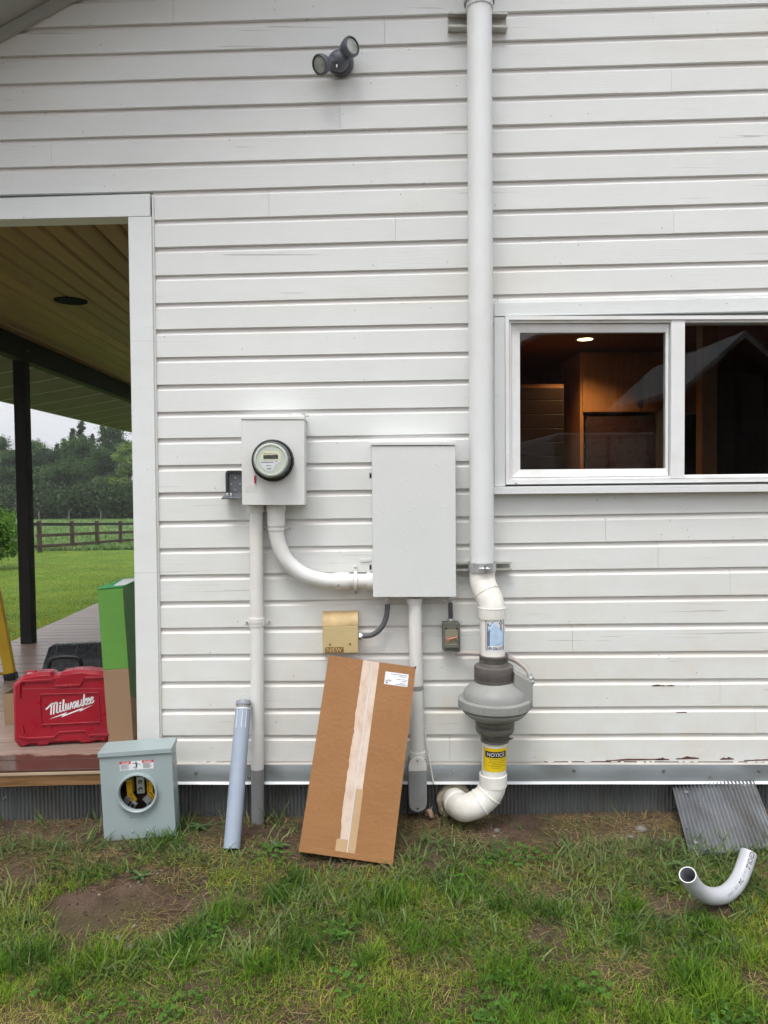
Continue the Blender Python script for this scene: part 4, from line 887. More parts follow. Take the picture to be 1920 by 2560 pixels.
ribbon(mb, [(-.042, -.010), (.010, -.010)], .004, g); ribbon(mb, [(-.02, -.026), (.0, -.026)], .003, g); ribbon(mb, [(-.016, -.04), (.0, -.04)], .005, g); ribbon(mb, [(.022, -.008), (.028, -.008)], .004, g); mb.build('face_print', M_inkg, face)
p = W(636.5, 1181, YB - .012); mb = MB(); mb.tube([W(636, 1166, YB - .02), W(637, 1180, YB - .01), W(637.5, 1188, YB - .006)], .0015, 8); sw_ = mb.build('seal_wire', M_zinc, met)
q = W(637.5, 1199, YB - .005); mb = MB(); mb.bb(q.x - .004, q.x + .004, q.y - .002, q.y + .002, q.z - .018, q.z + .018); mb.build('seal_tag', M_redtag, sw_, .001)

CY = -0.052; RC = 0.0315
cnd = thing('service_conduit', 'straight white conduit running from the meter box down to the ground', 'conduit', W(644, 2060, CY))
a, m_, b = W(640.5, 1264, CY), W(643.6, 1921, CY), W(645, 2075, CY); b.z = -0.1
mb = MB(); mb.tube([a, m_], RC, 32, cap=False); mb.build('painted_pipe', M_pvc, cnd)
mb = MB(); mb.tube([m_, b], RC*.995, 32, cap=False); mb.build('bare_pipe', M_gpvc, cnd)
dax = (a - m_).normalized()
p = W(640.5, 1272, CY); mb = MB(); ring(mb, p, dax, RC + .0085, W(640, 1263, CY).z - W(640, 1281, CY).z, 32); mb.build('hub', M_pvc, cnd)
p = W(642, 1550, CY); mb = MB(); ring(mb, p, dax, RC + .006, .022, 32); mb.build('coupling', M_pvc, cnd)
p = W(642, 1560, CY); mb = MB(); mb.lathe([(RC + .001, -.008), (RC + .0035, -.008), (RC + .0035, .008), (RC + .001, .008)], 32, p, dax, cap=False)
for sg in (-1, 1): mb.bb(p.x + sg*.05 - .016, p.x + sg*.05 + .016, -.004, -.0006, p.z - .008, p.z + .008); mb.bb(p.x + sg*.0345 - .0015, p.x + sg*.0345 + .0015, p.y, -.004, p.z - .008, p.z + .008)
stp = mb.build('strap', M_pvc, cnd)
for sg in (-1, 1): screw((p.x + sg*.055, -.004, p.z), stp, .004)

EY = -0.058; RE = 0.036
elb = thing('conduit_elbow', 'white conduit sweeping from the meter box round to the big panel', 'conduit', W(764, 1439, EY))
pts = [W(690, 1262, EY), W(690, 1310, EY), W(691, 1332, EY), W(699, 1366, EY), W(719, 1403, EY), W(758, 1435, EY), W(804, 1449.5, EY), W(838, 1452.5, EY), W(880, 1453, EY), W(936, 1453, EY)]
mb = MB(); mb.tube(spl(pts, 8), RE, 36, cap=False); mb.build('bend', M_pvc, elb)
for (c, l, dr_) in (((690, 1290), 50, (0, 0, 1)), ((690, 1270), 14, (0, 0, 1)), ((855, 1453), 37, (1, 0, 0)), ((926, 1453), 18, (1, 0, 0))):
    mb = MB(); ring(mb, W(*c, EY), dr_, RE + (.0065 if l > 20 else .0105), l*PX(EY), 36); mb.build('hub', M_pvc, elb)
def strap(p, vertical, r, par):
    mb = MB(); ax_ = (0,0,1) if not vertical else (1,0,0)
    mb.lathe([(r + .001, -.009), (r + .004, -.009), (r + .004, .009), (r + .001, .009)], 36, p, ax_, cap=False)
    for sg in (-1, 1):
        if not vertical: mb.bb(p.x + sg*(r + .017) - .017, p.x + sg*(r + .017) + .017, -.006, -.0006, p.z - .009, p.z + .009); mb.bb(p.x + sg*(r + .001) - .002, p.x + sg*(r + .001) + .002, p.y, -.004, p.z - .009, p.z + .009)
        else: mb.bb(p.x - .009, p.x + .009, -.006, -.0006, p.z + sg*(r + .015) - .015, p.z + sg*(r + .015) + .015); mb.bb(p.x - .009, p.x + .009, p.y, -.004, p.z + sg*(r + .001) - .002, p.z + sg*(r + .001) + .002)
    o = mb.build('strap', M_pvc, par, .002, 1)
    for sg in (-1, 1): screw((p.x + (sg*(r + .024) if not vertical else 0), -.006, p.z + (sg*(r + .02) if vertical else 0)), o, .004)
strap(W(690.5, 1322, EY), False, RE, elb); strap(W(889, 1453, EY), True, RE + .004, elb)
q = W(846, 1460, EY - RE - .004); mb = MB(); mb.add([(q.x - .010, q.y - .0015, q.z - .01), (q.x + .006, q.y - .0015, q.z - .012), (q.x + .004, q.y - .0012, q.z + .014)], [(0,1,2)]); mb.build('bare_patch', M_gpvc, elb)

# ---- key safe beside the meter box
ks = thing('key_safe', 'small dark key safe with its lid hanging open beside the meter box', 'key safe', W(584, 1240))
Z = lambda v: W(580, v, -.03).z; x0_, x1_ = W(564, 1200, -.03).x, W(608, 1200, -.03).x; za, zb_ = Z(1231), Z(1176); rd = .018
def rrect(x0, x1, z0, z1, r, n=6, low=True):
    pts = []
    for cx, cz, a0 in ((x1 - r, z1 - r, 0), (x0 + r, z1 - r, 90)): pts += [(cx + r*math.cos(R(a0 + 90*k/n)), cz + r*math.sin(R(a0 + 90*k/n))) for k in range(n+1)]
    return pts + [(x0, z0), (x1, z0)]
mb = MB(); mb.prism(rrect(x0_, x1_, za, zb_, rd), -.012, -.001); ksb = mb.build('back_shell', M_keyg, ks, .002)
o_ = rrect(x0_, x1_, za, zb_, rd); i_ = rrect(x0_ + .010, x1_ - .006, za, zb_ - .009, rd*.7); mb = MB(); n = len(o_)
for k in range(n - 1):
    if k == n - 2: continue
    mb.hexa([(o_[k][0], -.034, o_[k][1]), (o_[k+1][0], -.034, o_[k+1][1]), (i_[k+1][0], -.034, i_[k+1][1]), (i_[k][0], -.034, i_[k][1])], [(o_[k][0], -.0125, o_[k][1]), (o_[k+1][0], -.0125, o_[k+1][1]), (i_[k+1][0], -.0125, i_[k+1][1]), (i_[k][0], -.0125, i_[k][1])])
mb.build('rim', M_keys, ks)
for u, v in ((588.5, 1195), (577.5, 1210.5), (600, 1210), (588.5, 1224.5)): screw(W(u, v, -.0125), ksb, .0035)
mb = MB(); xl = W(556, 1240, -.05).x; mb.hexa([(xl, -.085, Z(1248)), (x1_, -.085, Z(1247)), (x1_, -.085, Z(1243)), (xl + .004, -.085, Z(1242))], [(x0_ - .004, -.012, Z(1239)), (x1_, -.012, Z(1238)), (x1_, -.012, Z(1231)), (x0_ - .002, -.012, Z(1232))]); lid = mb.build('lid', M_keyg, ks, .002)
for u in (569, 578):
    p = W(u, 1238, -.07); mb = MB(); mb.bb(p.x - .005, p.x + .005, -.078, -.055, p.z - .006, p.z + .010); mb.build('latch', M_zinc, lid, .002)

# ---- breaker panel
YP = -0.125
pan = thing('breaker_panel', 'large white painted electrical panel dotted with raindrops', 'electrical panel', W(1036, 1493))
fbox('cabinet', M_box, pan, (935.5, 1492), (1138, 1491), (1136.5, 1116), (932, 1116), YP + .012, -0.001, .003)
cov = fbox('cover', M_wet, pan, (932.7, 1493.8), (1140.7, 1493), (1139, 1113.8), (928.9, 1114.6), YP, YP + .0115, .004)
fbox('rain_hood', M_box, pan, (928, 1113.4), (1140, 1112.6), (1140, 1104), (928, 1105), YP - .006, -.001, .002)
for v in (1185, 1413):
    p = W(926, v, -.07); mb = MB(); mb.bb(p.x - .006, p.x + .006, -.085, -.055, p.z - .022, p.z + .010); mb.build('hinge', M_strut, pan, .002)
    mb = MB(); mb.bb(p.x - .004, p.x + .0045, -.0865, -.0855, p.z - .018, p.z + .002); mb.build('hinge_slot', M_hole, pan)
for u in (978, 990, 1003, 1015, 1096, 1106): 
    p = W(u, 1495, YP + .03); mb = MB(); mb.lathe([(.005, 0), (.005, -.004), (.002, -.006)], 10, (p.x, YP + .03, W(u, 1493.5, YP).z)); mb.build('bottom_bolt', M_box, pan)
p = W(912, 1401, -.01); mb = MB(); mb.bb(p.x - .022, p.x + .03, -.006, -.0008, p.z - .008, p.z + .008); mb.build('wall_tab', M_box, pan, .002)

# ---- conduit under the panel with its conduit body
LY = -0.058
lb = thing('panel_conduit', 'white conduit below the panel ending in a half grey conduit body', 'conduit', W(1045, 2030, LY))
a, b = W(1037.5, 1494, LY), W(1044, 1885, LY)
mb = MB(); mb.tube([a, b], .0325, 32, cap=False); mb.build('pipe', M_pvc, lb)
dax = (a - b).normalized()
mb = MB(); ring(mb, W(1036.5, 1501, LY), dax, .038, .026, 32); mb.build('hub', M_pvc, lb)
mb = MB(); p = W(1041, 1718, LY); mb.lathe([(.0326, -.011), (.0333, -.011), (.0333, .011), (.0326, .011)], 32, p, dax, cap=False); mb.build('grey_band', M_gpvc, lb)
mb = MB(); ring(mb, W(1044, 1886, LY), dax, .038, .034, 32); mb.build('socket', M_pvc, lb)
def capsule(x0, x1, z0, z1, n=14):
    r = (x1 - x0)/2; cx = (x0+x1)/2
    return [(cx + r*math.cos(math.pi*k/n), z1 - r + r*math.sin(math.pi*k/n)) for k in range(n+1)] + [(cx + r*math.cos(math.pi + math.pi*k/n), z0 + r + r*math.sin(math.pi + math.pi*k/n)) for k in range(n+1)]
x0_, x1_ = W(1022, 1960, -.1).x, W(1067, 1960, -.1).x; z0_, z1_ = W(1045, 2030, -.1).z, W(1045, 1893, -.1).z; zs = W(1045, 1927.6, -.1).z
cap_ = capsule(x0_ + .002, x1_ - .002, z0_ + .002, z1_ - .002)
mb = MB(); mb.prism(cap_, -.093, -.006); mb.build('conduit_body', M_gpvc, lb, .003)
full = capsule(x0_, x1_, z0_, z1_)
up_ = [p for p in full if p[1] >= zs] ; lo2 = [p for p in full if p[1] < zs]
mb = MB(); mb.prism([(x1_, zs)] + up_ + [(x0_, zs)], -.100, -.0935); mb.build('cover_top', M_pvc, lb, .0015)
mb = MB(); mb.prism([(x0_, zs - .0005)] + lo2 + [(x1_, zs - .0005)], -.100, -.0935); mb.build('cover_bottom', M_gpvc, lb, .0015)
screw(W(1044, 1902, -.1005), lb, .004); mb = MB(); p = W(1044, 2022, -.101); mb.bb(p.x - .004, p.x + .004, -.1015, -.0998, p.z - .004, p.z + .004); mb.build('screw_hole', M_hole, lb)
cb_ = thing('loose_cable', 'thin white cable hanging beside the conduit body and turning black', 'cable', W(1084, 1958, -.03))
mb = MB(); mb.tube(spl([W(1050, 1600, -.02), W(1055, 1760, -.02), W(1060, 1818, -.02), W(1070, 1880, -.03), W(1078, 1925, -.035), W(1084, 1960, -.035)], 6), .0042, 10); mb.build('white_length', M_wire, cb_)
mb = MB(); pe = W(1112, 2098, -.05); mb.tube(spl([W(1084, 1959, -.035), W(1090, 2000, -.03), W(1100, 2050, -.035), W(1107, 2080, -.045), pe], 6), .0034, 10); mb.build('black_length', M_black, cb_)

# ---- tan plastic box with its flexible conduit
YT = -0.085
tb = thing('junction_box', 'yellowed tan plastic utility box with scorched rounded hood', 'utility box', W(851, 1633))
zt_, zb_, zc_ = W(851, 1534, YT).z, W(851, 1633.5, YT).z, W(851, 1566, YT).z
x0_, x1_ = W(806.5, 1600, YT).x, W(895.5, 1600, YT).x
mb = MB(); mb.bb(x0_, x1_, YT, -.001, zb_, zc_); tbb = mb.build('case', M_tan, tb, .004)
arc = [(YT, zc_ + .0003)] + [(YT + .060*(1 - math.cos(a)), zc_ + (zt_ - zc_)*math.sin(a)) for a in np.linspace(.15, math.pi/2, 9)] + [(-.001, zt_ - .001), (-.001, zc_ + .0003)]
mb = MB(); n = len(arc); mb.add([(x0_ - .001, y, z) for y, z in arc] + [(x1_ + .001, y, z) for y, z in arc], [tuple(range(n)), tuple(range(2*n-1, n-1, -1))] + [(k, k+n, (k+1) % n + n, (k+1) % n) for k in range(n)]); mb.build('hood', M_tantop, tb, .002)
for u, v in ((825.5, 1611), (875, 1610)):
    mb = MB(); mb.lathe([(.005, 0), (.005, .003), (.002, .004)], 14, W(u, v, YT), (0,-1,0)); mb.build('cover_screw', M_rust, tb)
gt = lambda a, b: Vector((a, YT - .0008, b))
mb = MB(); p = W(813, 1632, YT); mb.add([gt(p.x, p.z), gt(p.x + .088, p.z), gt(p.x + .088, p.z + .027), gt(p.x, p.z + .027)], [(0,1,2,3)]); lt = mb.build('worn_lettering', M_rust, tbb)
mb = MB(); put_text(mb, 'NIEW', p.x + .008, p.z + .003, .072, .021, lambda a, b: Vector((a, YT - .0014, b)), 0, .0); mb.build('letters', M_tan, lt)
mb = MB(); p = W(850, 1585, YT); ribbon(mb, [(p.x - .011, p.z - .010), (p.x + .011, p.z - .010), (p.x + .011, p.z + .010), (p.x - .011, p.z + .010)], .0012, gt, True); mb.build('moulded_mark', plain('tan_mark', (0.42,0.33,0.16,1), 0.5), tbb)
flex('flexible_conduit', 'dark flexible conduit curving from the panel to the tan box', [W(968.6, 1494, -.06), W(968.6, 1522, -.06), W(964, 1548, -.06), W(951, 1572, -.058), W(930, 1587, -.055), W(903, 1590.7, -.05)], .0125, M_flex, ((W(896, 1590.7, -.05), (1,0,0)), (W(968.6, 1494, -.06), (0,0,-1))))
# ---- disconnect switch
ds = thing('disconnect_switch', 'small olive disconnect switch with faded red lever', 'switch', W(1129, 1628))
YS = -0.055
dsb = fbox('case', M_olive, ds, (1108, 1628), (1151, 1627), (1150.5, 1557), (1107.5, 1557), YS, -.001, .003)
pl_ = fbox('plate', M_olive2, ds, (1113, 1614), (1146, 1613), (1145, 1575), (1112.5, 1575), YS - .014, YS - .0005, .003)
fbox('plate_foot', M_olive, ds, (1112, 1621), (1147, 1620), (1146, 1611), (1112.5, 1611), YS - .020, YS - .0005, .003)
mb = MB(); p, q = W(1120, 1599, YS - .022), W(1143, 1593, YS - .022); mb.tube([p, q], [.0045, .0035], 10); mb.lathe([(.009, -.003), (.009, .003)], 18, p, (0,-1,0)); lev = mb.build('lever', M_redlever, ds)
mb = MB(); mb.lathe([(.0045, 0), (.0045, .0008)], 14, p + Vector((0, -.0032, 0)), (0,-1,0)); mb.build('lever_eye', M_olive, lev)
mb = MB(); p = W(1143, 1595, YS - .02); mb.bb(p.x - .004, p.x + .004, p.y - .006, p.y + .006, p.z - .012, p.z + .012); mb.build('padlock_tab', M_olive2, pl_, .001)
for u, v in ((1115, 1571.5), (1142.5, 1571.5), (1115.5, 1617.5), (1143, 1617.5)):
    mb = MB(); mb.lathe([(.005, 0), (.005, .001)], 12, W(u, v, YS - .0003), (0,-1,0)); mb.build('corner_hole', M_black, dsb)
flex('flexible_conduit', 'short dark flexible conduit from the panel down to the switch', [W(1125.5, 1494, -.05), W(1126, 1520, -.05), W(1127, 1545, -.04)], .0115, M_flex, ((W(1127.3, 1555, -.035), (0, -.15, 1)), (W(1125.5, 1494, -.05), (0,0,-1))))
flex('fan_conduit', 'pale dusty conduit looping from the switch behind the pipe to the fan', [W(1140, 1628, -.03), W(1143, 1633, -.035), W(1160, 1632, -.05), W(1200, 1634, -.08), W(1240, 1637, -.085), W(1272, 1645, -.10), W(1296, 1656, -.13), W(1316, 1673, -.155), W(1326, 1692, -.17), W(1327, 1697, -.175)], .0115, M_flexpale, ((W(1327, 1700, -.178), (-.1, 0, 1)),))
p = W(1326, 1706, FYc); mb = MB(); mb.lathe([(.013, -.026), (.017, -.02), (.018, .010), (.013, .016)], 20, p, (0.5, 0, .6)); mb.build('elbow_connector', M_zinc, fan)
p = W(1140, 1632, -.03); mb = MB(); mb.lathe([(.016, 0), (.016, -.010), (.010, -.014)], 18, (p.x, -.03, W(1140, 1628, -.03).z)); mb.build('bottom_connector', M_zinc, ds)
# ================================================================== loose things by the wall
# ---- big cardboard carton leaning on the wall
BL, BR, TL = W(747, 2128, -0.505), W(981.6, 2161, -0.525), W(815.5, 1637, -0.235)
Mf, cw, chh = frame(BL, BR, TL)
cb = thing('cardboard_carton', 'long brown cardboard carton taped down the middle, leaning on the wall', 'carton', M=Mf)
ct = 0.10
mb = MB(); n1, n2 = 14, 30; rr_ = random.Random(5)
def bulge(a, b): return -0.006*math.sin(math.pi*a)*math.sin(math.pi*b) + 0.0025*mnoise.noise(Vector((a*4, b*7, 1)))*min(1, 8*min(a, 1-a, b, 1-b))
vs = [(cw*i/n1, bulge(i/n1, j/n2), chh*j/n2) for j in range(n2+1) for i in range(n1+1)]
mb.add(vs, [(j*(n1+1)+i, j*(n1+1)+i+1, (j+1)*(n1+1)+i+1, (j+1)*(n1+1)+i) for j in range(n2) for i in range(n1)], True)
mb.add([(0,0,0),(cw,0,0),(cw,ct,0),(0,ct,0),(0,0,chh),(cw,0,chh),(cw,ct,chh),(0,ct,chh)], [(0,3,2,1),(4,5,6,7),(1,2,6,5),(3,0,4,7),(2,3,7,6)])
mb.build('carton_body', M_card, cb, angle=50)
mb = MB(); mb.bb(-.001, cw + .001, -.004, .0, -.0015, .022); mb.build('bottom_flap_edge', M_card, cb, .001)
mb = MB(); mb.bb(cw - .006, cw + .002, -.002, .006, chh - .006, chh + .003); mb.build('dented_corner', M_rubber, cb, .001)
# tape: two strips either side of the seam, the left one peeling with a torn edge
def cm(dy): return lambda a, b: Vector((a*cw, bulge(a, b) - dy, b*chh))
def tape(name, e0, e1, mat, b0, b1, dy, n=60):
    mb = MB(); f = cm(dy); P = [(e0(b0 + (b1-b0)*k/n), e1(b0 + (b1-b0)*k/n), b0 + (b1-b0)*k/n) for k in range(n+1)]
    for k in range(n): mb.add([f(P[k][0], P[k][2]), f(P[k][1], P[k][2]), f(P[k+1][1], P[k+1][2]), f(P[k+1][0], P[k+1][2])], [(0,1,2,3)], True)
    return mb.build(name, mat, cb, fix=False, angle=180)
seam = lambda b: 0.505 - 0.005*b
torn = lambda b: 0.395 + 0.022*max(0, math.sin(b*9.0 + 1.2))*(b < .62)*(b > .08) + (0.010*mnoise.noise(Vector((b*26, 0, 0))) + .008*mnoise.noise(Vector((b*70, 2, 0))))*(b < .86)*(b > .1)
tape('tape_strip', torn, lambda b: seam(b) - .004, M_tape, .004, .9985, .0015)
tape('tape_strip', lambda b: seam(b) + .006, lambda b: 0.582 + .0*b, M_tape, .33, .9985, .0014); tape('tape_strip', lambda b: seam(b) + .006, lambda b: 0.592, M_tape2, .004, .335, .0017)
tape('tape_strip', lambda b: 0.378 + .0*b, lambda b: seam(b) - .004, M_tape2, .004, .085, .0022)
tape('tape_seam', lambda b: seam(b) - .004, lambda b: seam(b) + .006, M_seam, .004, .9985, .0012)
f = cm(.0014); mb = MB(); a0, a1, b0, b1 = .665, .93, .887, .955
mb.add([f(a0, b0), f(a1, b0), f(a1, b1), f(a0, b1)], [(0,1,2,3)]); lbl = mb.build('shipping_label', M_paper, cb, fix=False)
f = cm(.0022); mb = MB()
for (x0_, x1_, z_) in ((.25,.95,.86),(.62,.9,.74),(.74,.95,.52),(.52,.62,.50),(.6,.7,.5),(.74,.93,.38),(.66,.9,.2),(.5,.95,.1),(.12,.3,.36),(.1,.28,.28)):
    ribbon(mb, [(a0 + (a1-a0)*x0_, b0 + (b1-b0)*z_), (a0 + (a1-a0)*x1_, b0 + (b1-b0)*z_)], .0022, f)
ribbon(mb, [(a0 + (a1-a0)*.06, b0 + (b1-b0)*.3), (a0 + (a1-a0)*.08, b0 + (b1-b0)*.15), (a0 + (a1-a0)*.14, b0 + (b1-b0)*.12)], .006, f); mb.build('label_print', M_ink, lbl, fix=False)

# ---- grey meter socket standing on the grass
y0_ = -0.27
BL, BR, TL = W(260.8, 2103, y0_), W(440, 2089, y0_ + .012), W(246.5, 1881, y0_)
Mf, w_, h_ = frame(BL, BR, TL)
ms = thing('meter_socket', 'new grey metal meter socket with open round hole, tilted on the grass', 'meter socket', M=Mf)
dp = 0.125; hc = h_ - .022; cx, cz = w_*0.505, h_*0.525; rh = w_*0.262
def plate_hole(mb, x0, x1, z0, z1, cx, cz, r, y, n=48):
    ang = [2*math.pi*k/n for k in range(n)]; inner = [(cx + r*math.cos(a), y, cz + r*math.sin(a)) for a in ang]; outer = []
    for a in ang:
        c, s = math.cos(a), math.sin(a); t = 1e9
        if c > 1e-9: t = min(t, (x1-cx)/c)
        if c < -1e-9: t = min(t, (x0-cx)/c)
        if s > 1e-9: t = min(t, (z1-cz)/s)
        if s < -1e-9: t = min(t, (z0-cz)/s)
        outer.append((cx + t*c, y, cz + t*s))
    mb.add(inner + outer, [(k, (k+1) % n, (k+1) % n + n, k + n) for k in range(n)])
    for (X, Z) in ((x0, z0), (x1, z0), (x1, z1), (x0, z1)):
        a = math.atan2(Z-cz, X-cx) % (2*math.pi); k = int(a/(2*math.pi)*n) % n; mb.add([outer[k], (X, y, Z), outer[(k+1) % n]], [(0,1,2)])
mb = MB(); plate_hole(mb, 0, w_, 0, hc, cx, cz, rh*.94, -.001); mb.add([(0,-.001,0),(w_,-.001,0),(w_,-.001,hc),(0,-.001,hc),(0,.012,0),(w_,.012,0),(w_,.012,hc),(0,.012,hc)], [(0,1,5,4),(1,2,6,5),(3,0,4,7),(2,3,7,6)])
mb.build('front_cover', M_lblgrey, ms)
mb = MB(); x0_, x1_ = .006, w_ - .006
mb.hexa([(x0_, .0125, .004), (x0_ + .0015, .0125, .004), (x0_ + .0015, .0125, hc), (x0_, .0125, hc)], [(x0_, dp, .004), (x0_ + .0015, dp, .004), (x0_ + .0015, dp, hc), (x0_, dp, hc)])
mb.bb(x1_ - .0015, x1_, .0125, dp, .004, hc); mb.bb(x0_ + .002, x1_ - .002, .0125, dp, .004, .0055); mb.build('side_shell', M_lblgrey, ms)
mb = MB(); mb.bb(x0_ + .002, x1_ - .002, dp - .002, dp - .0005, .006, hc); mb.build('back_plate', M_sockin, ms)
mb = MB(); mb.hexa([(-.004, -.010, hc), (w_ + .004, -.010, hc), (w_ + .004, -.010, h_), (-.004, -.010, h_)], [(-.002, dp + .002, hc + .002), (w_ + .002, dp + .002, hc + .002), (w_ + .002, dp + .002, h_ + .004), (-.002, dp + .002, h_ + .004)]); mb.build('lid', M_lblgrey, ms, .002)
mb = MB(); mb.lathe([(rh*.95, -.004), (rh*.95, .016), (rh*1.0, .020), (rh*1.06, .019), (rh*1.08, .012), (rh*1.08, 0)], 56, (cx, -.0012, cz), (0,-1,0), cap=False); mb.build('socket_ring', M_lblgrey, ms)
mb = MB(); mb.bb(cx - .062, cx + .062, dp - .03, dp - .003, cz - .045, cz + .088); mb.build('base_block', M_black, ms, .003)
for sx in (-1, 1):
    x_ = cx + sx*.046 - .004
    mb = MB(); mb.bb(x_ - .013, x_ + .013, .055, .085, cz - .028, cz + .052); mb.bb(x_ - .013, x_ - .009, .045, .0548, cz - .028, cz + .052); mb.bb(x_ + .009, x_ + .013, .045, .0548, cz - .028, cz + .052); mb.bb(x_ - .013, x_ + .013, .046, .0546, cz + .018, cz + .024); mb.bb(x_ - .013, x_ + .013, .046, .0546, cz - .004, cz + .002)
    yb = mb.build('insulator', M_yellow, ms, .0015, 1)
    mb = MB(); mb.M = Matrix.Translation((x_, .06, cz - .03)) @ Matrix.Rotation(R(-28*1), 4, 'Y'); mb.bb(-.016, -.002, -.006, .012, -.055, .006); mb.bb(.002, .010, -.006, .012, -.04, .006); mb.build('foot', M_yellow, yb, .0015, 1)
    for zz_ in (.058, -.052):
        mb = MB(); mb.M = Matrix.Translation((x_ + (-.012 if zz_ < 0 else .0)*1.0, .046, cz + zz_)) @ Matrix.Rotation(R(38*(1 if sx < 0 else -1)) if zz_ < 0 else 0, 4, 'Y')
        for k in range(4): mb.bb(-.014 + .0075*k, -.0095 + .0075*k, -.014, .012, -.016, .016)
        mb.build('jaw', M_zinc, ms, .001, 1)
    mb = MB(); mb.M = Matrix.Translation((x_ + sx*(-.03 if sx < 0 else .0) - .018*(sx < 0), .044, cz - .078)) @ Matrix.Rotation(R(38), 4, 'Y'); mb.bb(-.013, .013, -.004, .012, -.018, .018)
    lug = mb.build('lug', M_alu, ms, .002, 1)
    mb = MB(); mb.lathe([(.008, .0), (.008, .0008)], 16, (x_ + sx*(-.03 if sx < 0 else .0) - .018*(sx < 0), .0398, cz - .078), (0,-1,0)); mb.build('lug_hole', M_hole, lug)
mb = MB(); mb.bb(cx - .017, cx + .018, .045, .085, cz - .026, cz + .050); ng = mb.build('neutral_lug', M_alu, ms, .002)
for dz in (.028, -.006):
    mb = MB(); mb.lathe([(.010, 0), (.010, .001)], 18, (cx, .0445, cz + dz), (0,-1,0)); hl_ = mb.build('lug_screw', M_hole, ng); mb = MB(); mb.lathe([(.0065, 0), (.006, .002)], 14, (cx + .001, .0432, cz + dz - .002), (0,-1,0)); mb.build('screw_tip', M_zinc, hl_)
# warning label
g = lambda dy: (lambda a, b: Vector((a, -.0012 - dy, b)))
lz0, lz1 = hc - .068, hc - .028; lx0, lx1 = w_*.275, w_*.745; sh = .0
mb = MB(); f = g(.0006); mb.add([f(lx0, lz0), f(lx1, lz0), f(lx1, lz1), f(lx0, lz1)], [(0,1,2,3)]); wl = mb.build('warning_label', M_paper, ms)
mb = MB(); f = g(.0010); lw_ = lx1 - lx0
for a, b in ((0, .335), (.665, 1)): mb.add([f(lx0 + lw_*a, lz1 - .011), f(lx0 + lw_*b, lz1 - .011), f(lx0 + lw_*b, lz1), f(lx0 + lw_*a, lz1)], [(0,1,2,3)])
mb.build('label_bars', M_labelred, wl)
mb = MB(); f = g(.0014); put_text(mb, 'DANGER', lx0 + lw_*.07, lz1 - .0090, lw_*.22, .0068, f, 0, .02); put_text(mb, 'PELIGRO', lx0 + lw_*.72, lz1 - .0090, lw_*.23, .0068, f, 0, .02); mb.build('label_words', M_whitep, wl)
mb = MB()
for k in range(5):
    for a, b in ((.03, .29 - .03*(k % 3)), (.69, .95 - .03*((k+1) % 3))): ribbon(mb, [(lx0 + lw_*a, lz1 - .0150 - k*.0046), (lx0 + lw_*b, lz1 - .0150 - k*.0046)], .0016, f)
mx_ = lx0 + lw_*.5; mz_ = (lz0 + lz1)/2
ribbon(mb, [(mx_ - .002, mz_ + .008), (mx_ + .001, mz_ - .004)], .0055, f)
for p in ([(mx_ - .003, mz_ + .008), (mx_ - .017, mz_ + .011)], [(mx_, mz_ + .009), (mx_ + .016, mz_ + .003)], [(mx_, mz_ - .003), (mx_ - .016, mz_ - .012)], [(mx_ + .001, mz_ - .004), (mx_ - .005, mz_ - .017)]): ribbon(mb, p, .0026, f)
mb.add([f(mx_ + .003*math.cos(a) - .002, mz_ + .0145 + .0032*math.sin(a)) for a in np.linspace(0, 6.28, 12, endpoint=False)], [tuple(range(12))]); mb.build('label_figure', M_ink, wl)
for a, b in ((.385, .255), (.60, .26), (.40, .085), (.61, .088)):
    mb = MB(); mb.lathe([(.005, 0), (.0045, .003), (.002, .0045)], 14, (w_*a, -.0012, h_*b), (0,-1,0)); mb.build('rivet', M_lblgrey, ms)
mb = MB(); mb.bb(w_ - .0058, w_ - .005, .03, .085, hc - .11, hc - .03); mb.build('side_label', plain('grey_sticker', (0.23,0.26,0.27,1), 0.3), ms)
mb = MB(); mb.lathe([(.026, 0), (.026, .001), (.023, .0018), (.0, .0018)], 28, (w_ - .0058, .065, h_*.22), (1,0,0)); mb.build('knockout', M_lblgrey, ms)

# ---- blue-grey conduit length leaning on the straight conduit
bt, bb_ = W(608, 1772, -0.115), W(579.5, 2121, -0.385)
bc_ = thing('conduit_length', 'blue-grey plastic conduit with end cap leaning beside the white conduit', 'conduit', bb_)
d = (bt - bb_).normalized(); Lc = (bt - bb_).length; rb = .0368
mb = MB(); mb.lathe([(rb*.90, 0.002), (rb, 0.0), (rb, Lc - .03), (rb*.97, Lc - .002), (rb*.9, Lc)], 40, bb_, d, cap=False); mb.lathe([(rb*.9, .002), (rb*.9, .25)], 40, bb_, d, cap=False); mb.build('tube', M_bluepvc, bc_)
mb = MB(); mb.lathe([(rb*.90, Lc - .01), (rb*.90, Lc + .018)], 36, bb_, d, cap=False); mb.build('neck', M_gpvc, bc_)
mb = MB(); mb.lathe([(rb*.9, Lc + .016), (rb*.985, Lc + .017), (rb*.985, Lc + .034), (rb*.93, Lc + .038), (0, Lc + .038)], 40, bb_, d, cap=False); mb.build('end_cap', plain('grey_cap', (0.26,0.27,0.31,1), 0.45), bc_)
mb = MB(); mb.lathe([(rb*1.001, Lc - .004), (rb*1.012, Lc - .003), (rb*1.0, Lc + .001), (rb*.9, Lc + .002)], 40, bb_, d, cap=False); mb.build('rim', M_drip, bc_)
